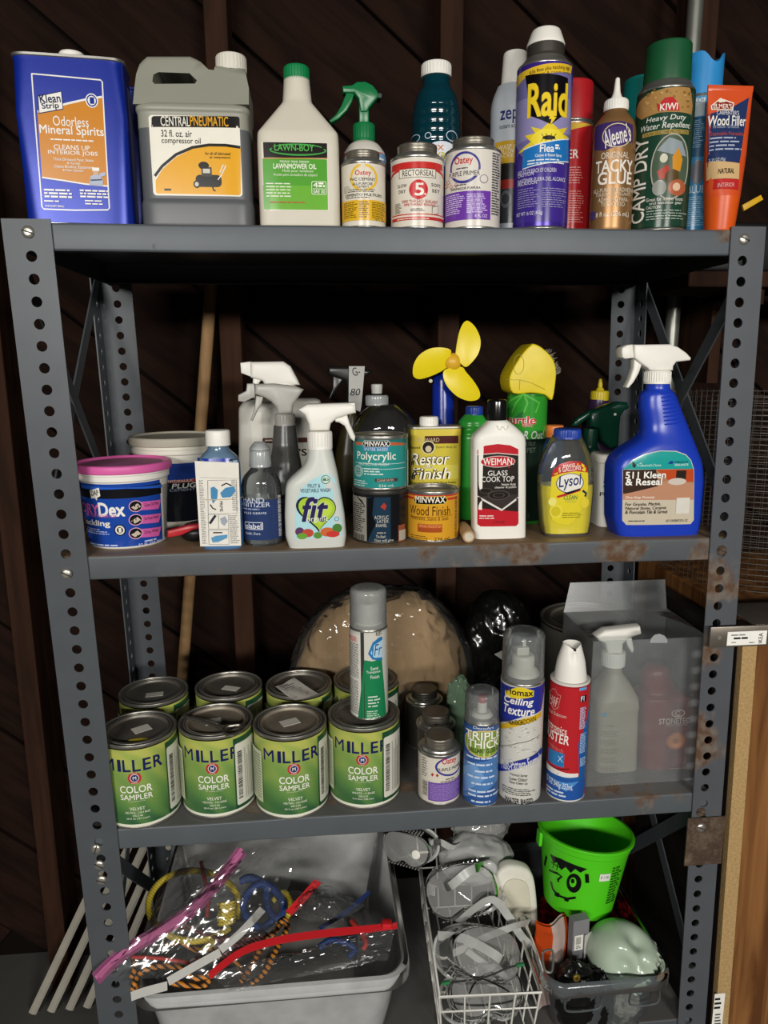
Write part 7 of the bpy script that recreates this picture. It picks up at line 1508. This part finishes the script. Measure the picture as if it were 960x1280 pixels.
def nstrap(pts, w_=.013, yy=.08, nm='strap', m=None):
    q = cr([NPX(p[0], p[1], p[2] if len(p) > 2 else yy)-org for p in pts], 6); rs = []
    for i, p in enumerate(q):
        tt = (q[min(i+1, len(q)-1)]-q[max(i-1, 0)]).normalized(); s_ = tt.cross(Vector((0, 1, 0))).normalized()*w_/2; nn = Vector((0, .0012, 0)); rs.append([p+s_, p-s_, p-s_+nn, p+s_+nn])
    return obj(nm, MB().rings(rs), m or M_strap, t, smooth=40)
nstrap([(235, 362, .08), (290, 315, .07), (345, 290, .065), (395, 345, .065), (430, 400, .062), (462, 436, .06)]); nstrap([(195, 470, .05), (260, 440, .045), (330, 405, .045), (410, 375, .05), (460, 360, .07)]); nstrap([(262, 452, .04), (300, 480, .035), (350, 515, .03), (390, 535, .03)], .010)
obj('valve', MB().lathe(rnd([(.014, 0), (.015, .004), (.012, .008), (.001, .009)], .002), 28).xf(Matrix.Translation(NPX(330, 190, .12)-org) @ Matrix.Rotation(PI/2-.3, 4, 'X')), M_mask2, t)
# thin black and green cords of the goggles
for (pts, lab, m) in ((((195, 552), (260, 545), (330, 530), (390, 505), (430, 495)), 'thin black cord with green tips across the goggles', mat('black_cord', '101010', .5)), (((270, 585), (285, 555), (310, 540), (360, 560), (395, 580)), 'thin black cord looped low in the wire basket', mat('black_cord', '101010', .5))):
    q = [NPX(x, y, -.005) for x, y in pts]; o = thing('thin_cord', lab, 'cord', q[0]); obj('cord', MB().tube(cr([p-q[0] for p in q], 6), .0013, 6), m, o)
    if pts[0][0] == 195:
        for p in (q[0], q[-1]): obj('tip', MB().tube([p-q[0]-Vector((.006, 0, .001)), p-q[0]+Vector((.006, 0, .001))], .003, 8), mat('green_tip', '1f6a3a', .4), o)
# goggles at the left of the basket
goggles((.030, .190, .535), (-.2, 0, -.5), 'clear goggles with a round white vent hanging between tub and basket', w_=.044, h_=.030, d_=.030, strap=[(.040, .01, .008), (.055, .005, .012), (.075, .01, .006), (.09, .03, .012)])
o = [x for x in scene.objects if x.get('label', '').startswith('clear goggles with a round white vent')][0]
obj('vent_disc', MB().lathe(rnd([(.0075, 0), (.0075, .002), (.001, .0024)], .0008), 22).xf(Matrix.Translation((.022, -.030, -.002)) @ Matrix.Rotation(PI/2, 4, 'X')), M_white, o)

# ---- right-hand clear tub
M_tub2 = clear('clear_tub_plastic', 'e4e8ea', .13, .10, 1.3, bodycol='b0b8bc')
t = thing('clear_tub', 'clear plastic tub of party things at the lower right', 'storage tub', (0, 0, Z4)); tub(t, .203, .402, -.034, .300, BZ-Z4, M_tub2, taper=.018, rim=.009, rc=.028)
for x0, x1 in ((.232, .285), (.330, .375)):
    mb = MB().tube(cr([(x0, -.034, BZ-Z4-.018), (x0+.003, -.033, BZ-Z4-.040), (x1-.003, -.033, BZ-Z4-.040), (x1, -.034, BZ-Z4-.018)], 6), .0016, 6); obj('handle_grip', mb, M_tub2, t)
# green party bucket
bt = thing('green_bucket', 'lime green toy bucket with winking black monster face', 'bucket', (.305, .125, .452), 0, tilt=(-.10, .10)); M_lime = mat('lime_plastic', '4fc61c', .35, 0, .04, 20); M_blk3 = mat('black_face_print', '101210', .5)
Rb, Rt, Hb = .056, .0745, .128
obj('body', MB().lathe(rnd([(.0008, .0), (Rb*.97, 0), (Rb, .002), (Rt-.002, Hb-.016), (Rt, Hb-.015), (Rt+.001, Hb-.006), (Rt+.004, Hb-.005), (Rt+.0045, Hb), (Rt-.0015, Hb+.0005), (Rt-.003, Hb-.004), (Rb-.002, .004), (.0008, .004)], .0012), 64), M_lime, bt, smooth=40)
for sx in (-1, 1): obj('handle_lug', MB().rbox(sx*(Rt+.003)-.003, sx*(Rt+.003)+.003, -.009, .009, Hb-.030, Hb-.006, .002), M_lime, bt)
lf = Loft([(0, Rb, Rb), (.002, Rb, Rb), (Hb-.016, Rt-.002, Rt-.002)], 64, 0); a = Art(bt, lf, view=VN, base=.0006)
K = '101210'
a.poly([(525, 145), (560, 160), (600, 178), (642, 192), (620, 204), (604, 192), (590, 205), (574, 186), (560, 196), (548, 172), (536, 174)], K); a.line([(508, 182), (514, 152)], .006, K); a.line([(640, 208), (642, 236)], .006, K)
a.line([(528, 170), (560, 190)], .0016, K); a.line([(534, 190), (538, 168)], .0014, K); a.line([(546, 196), (550, 174)], .0014, K)
a.line([(522, 196), (548, 206), (562, 216), (550, 226), (552, 234)], .0035, K); a.ell(576, 206, 624, 268, K); a.ell(586, 218, 608, 250, '4fc61c'); a.ell(590, 222, 602, 238, K)
a.line([(528, 232), (534, 256), (552, 276), (580, 286), (606, 282)], .0038, K); a.poly([(540, 262), (556, 270), (552, 282), (540, 276)], K); a.poly([(570, 280), (588, 284), (582, 296), (570, 292)], K)
a.rect(680, 208, 712, 230, 'dfe0d6'); a.text('$ 1.00', 684, 214, 708, 224, '2a2a2a', .0); a.small(712, 186, 738, 290, 14, '1f5a14', .5, 4); a.build('face_print')
# things under and in front of the bucket
c0 = Vector((.30, .13, .36)); t = thing('red_tinsel', 'red glittering tinsel under the lime green bucket', 'tinsel', (.315, .135, Z4+.004)); lump(t, 'tinsel', 0, 0, .055, .060, .075, .062, mat('red_tinsel_foil', '8a1418', .25, .5, .4, 200), .22, 7, 12, 80, 50, flat=.0, smooth=5)
p = NPX(550, 390, .03); t = thing('orange_packet', 'orange and white glossy packet leaning in the clear tub', 'packet', (p.x, .045, Z4+.004))
mb = MB()
for i in range(13):
    for j in range(9):
        u, v = i/12, j/8; mb.v.append(((u-.5)*.052+.004*math.sin(9*v), .010*math.sin(5*u+3*v)+v*.03-.012, v*.135))
for i in range(12):
    for j in range(8): q = i*9+j; mb.f.append((q, q+1, q+10, q+9)); mb.m.append(0 if (i < 5) == (j > 1) or i > 10 else 1)
n0 = len(mb.v); mb.v += [(x, y+.006, z) for x, y, z in mb.v]; mb.f += [tuple(n0+k for k in reversed(f)) for f in mb.f]; mb.m += list(mb.m)
obj('wrapper', mb, [mat('orange_foil', 'c84a1a', .2, .2, .15, 40), mat('pinkish_white_foil', 'b8a49c', .25, .1, .2, 50)], t, smooth=30)
p = NPX(620, 400, .045); t = thing('grey_carton', 'slim grey carton with white sticker upright in the clear tub', 'carton', (p.x, .050, Z4+.004), .15)
obj('box', MB().rbox(-.014, .014, -.006, .010, 0, .150, .001), mat('grey_card', '77777a', .6), t, smooth=0); a = Art(t, None, yfront=-.0062, view=VN); a.rect(601, 402, 628, 448, 'd8d6ce'); a.bars(606, 408, 622, 430, '2a2a2a', 10); a.small(606, 433, 622, 444, 2, '555555'); a.build('sticker')
p = NPX(660, 420, .03); t = thing('pale_card', 'pale grey card leaning beside the grey carton', 'card', (p.x, .046, Z4+.004), .5); obj('card', MB().rbox(-.010, .012, -.001, .001, 0, .125, .0006), mat('pale_grey_card', 'b2b2ac', .6), t, smooth=0)
p = NPX(610, 515, .0); t = thing('black_ornament', 'black lumpy ornament with brass ring at the tub front', 'ornament', (p.x, .004, Z4+.004)); lump(t, 'body', 0, 0, .055, .034, .026, .056, mat('black_gloss', '121212', .25), .12, 3, 21, 48, 32, flat=.0)
rc_ = NPX(607, 534, -.028)-Vector(t.location); obj('brass_ring', MB().lathe(rnd([(.002, 0), (.0055, .0), (.0055, .003), (.002, .003)], .0008), 20, capa=False, capb=False).xf(Matrix.Translation(rc_) @ Matrix.Rotation(PI/2, 4, 'X')), mat('brass', 'a88a3a', .3, .8), t)
p = NPX(690, 525, .0); t = thing('black_ornament', 'black crumpled scrap beside the skull jar', 'ornament', (p.x, .006, Z4+.004)); lump(t, 'body', 0, 0, .045, .022, .020, .050, mat('black_gloss', '121212', .25), .16, 3, 23, 40, 28, flat=.0)
p = NPX(518, 480, -.005); t = thing('metal_buckle', 'bent grey metal buckle hanging at the tub corner', 'buckle', p); obj('buckle', MB().tube(cr([Vector(q) for q in ((-.008, 0, .014), (.006, 0, .015), (.007, -.002, -.012), (.002, -.004, -.018), (-.006, -.002, -.012))], 6, True), .0018, 6, True), mat('buckle_metal', 'a09e98', .3, .8), t)
# skull-shaped jar
p = NPX(765, 455, .02); t = thing('skull_jar', 'pale green glass skull lying in the clear tub', 'skull', (p.x, .030, .372)); mb = MB(); nu, nv = 64, 48
sock = [(Vector((-.45, -.80, .22)).normalized(), .34, .22), (Vector((.38, -.84, .20)).normalized(), .34, .22), (Vector((-.03, -.97, -.12)).normalized(), .20, .10)]
for i in range(nv+1):
    th = PI*i/nv
    for j in range(nu):
        ph = 2*PI*j/nu; d = Vector((math.sin(th)*math.cos(ph), math.sin(th)*math.sin(ph), -math.cos(th))); r_ = 1.0
        r_ *= 1-.24*max(0, -d.z-.25)           # narrower jaw
        for c, w_, dp in sock: r_ -= 1.5*dp*math.exp(-((d-c).length/w_)**2)
        r_ += .10*math.exp(-(((d-Vector((0, -.9, .48)).normalized()).length)/.35)**2)      # brow
        if -.72 < d.z < -.38 and d.y < -.3: r_ += .05+.050*math.cos(ph*26)*(1 if -.66 < d.z < -.44 else .3)-.04*(abs(d.z+.55) < .03)
        mb.v.append((d.x*.050*r_, d.y*.055*r_, d.z*.058*r_))
for i in range(nv):
    for j in range(nu): mb.f.append((i*nu+j, i*nu+(j+1) % nu, (i+1)*nu+(j+1) % nu, (i+1)*nu+j)); mb.m.append(0)
mb.xf(Matrix.Translation((0, 0, .055)) @ Matrix.Rotation(.25, 4, 'Z') @ Matrix.Rotation(-.62, 4, 'X') @ Matrix.Rotation(-.75, 4, 'Y'))
obj('skull', mb, mat('pale_green_glass', 'a9b8a4', .18, 0, .06, 20, spec=.7), t, smooth=60)
t = thing('wood_offcut', 'light wood offcut on the bottom shelf behind the clear tub', 'wood', (.418, .16, Z4), .2); obj('block', MB().rbox(-.009, .012, -.09, .09, 0.0003, .03, .003), M_handle, t, smooth=0)
# tissue or packing under the skull and carton
t = thing('packing_paper', 'crumpled pale packing paper under the skull jar', 'paper', (.348, .030, Z4+.004)); lump(t, 'paper', 0, 0, .022, .030, .032, .024, mat('packing_paper', '9a968a', .7), .15, 4, 31, 40, 24, flat=.0, smooth=10)
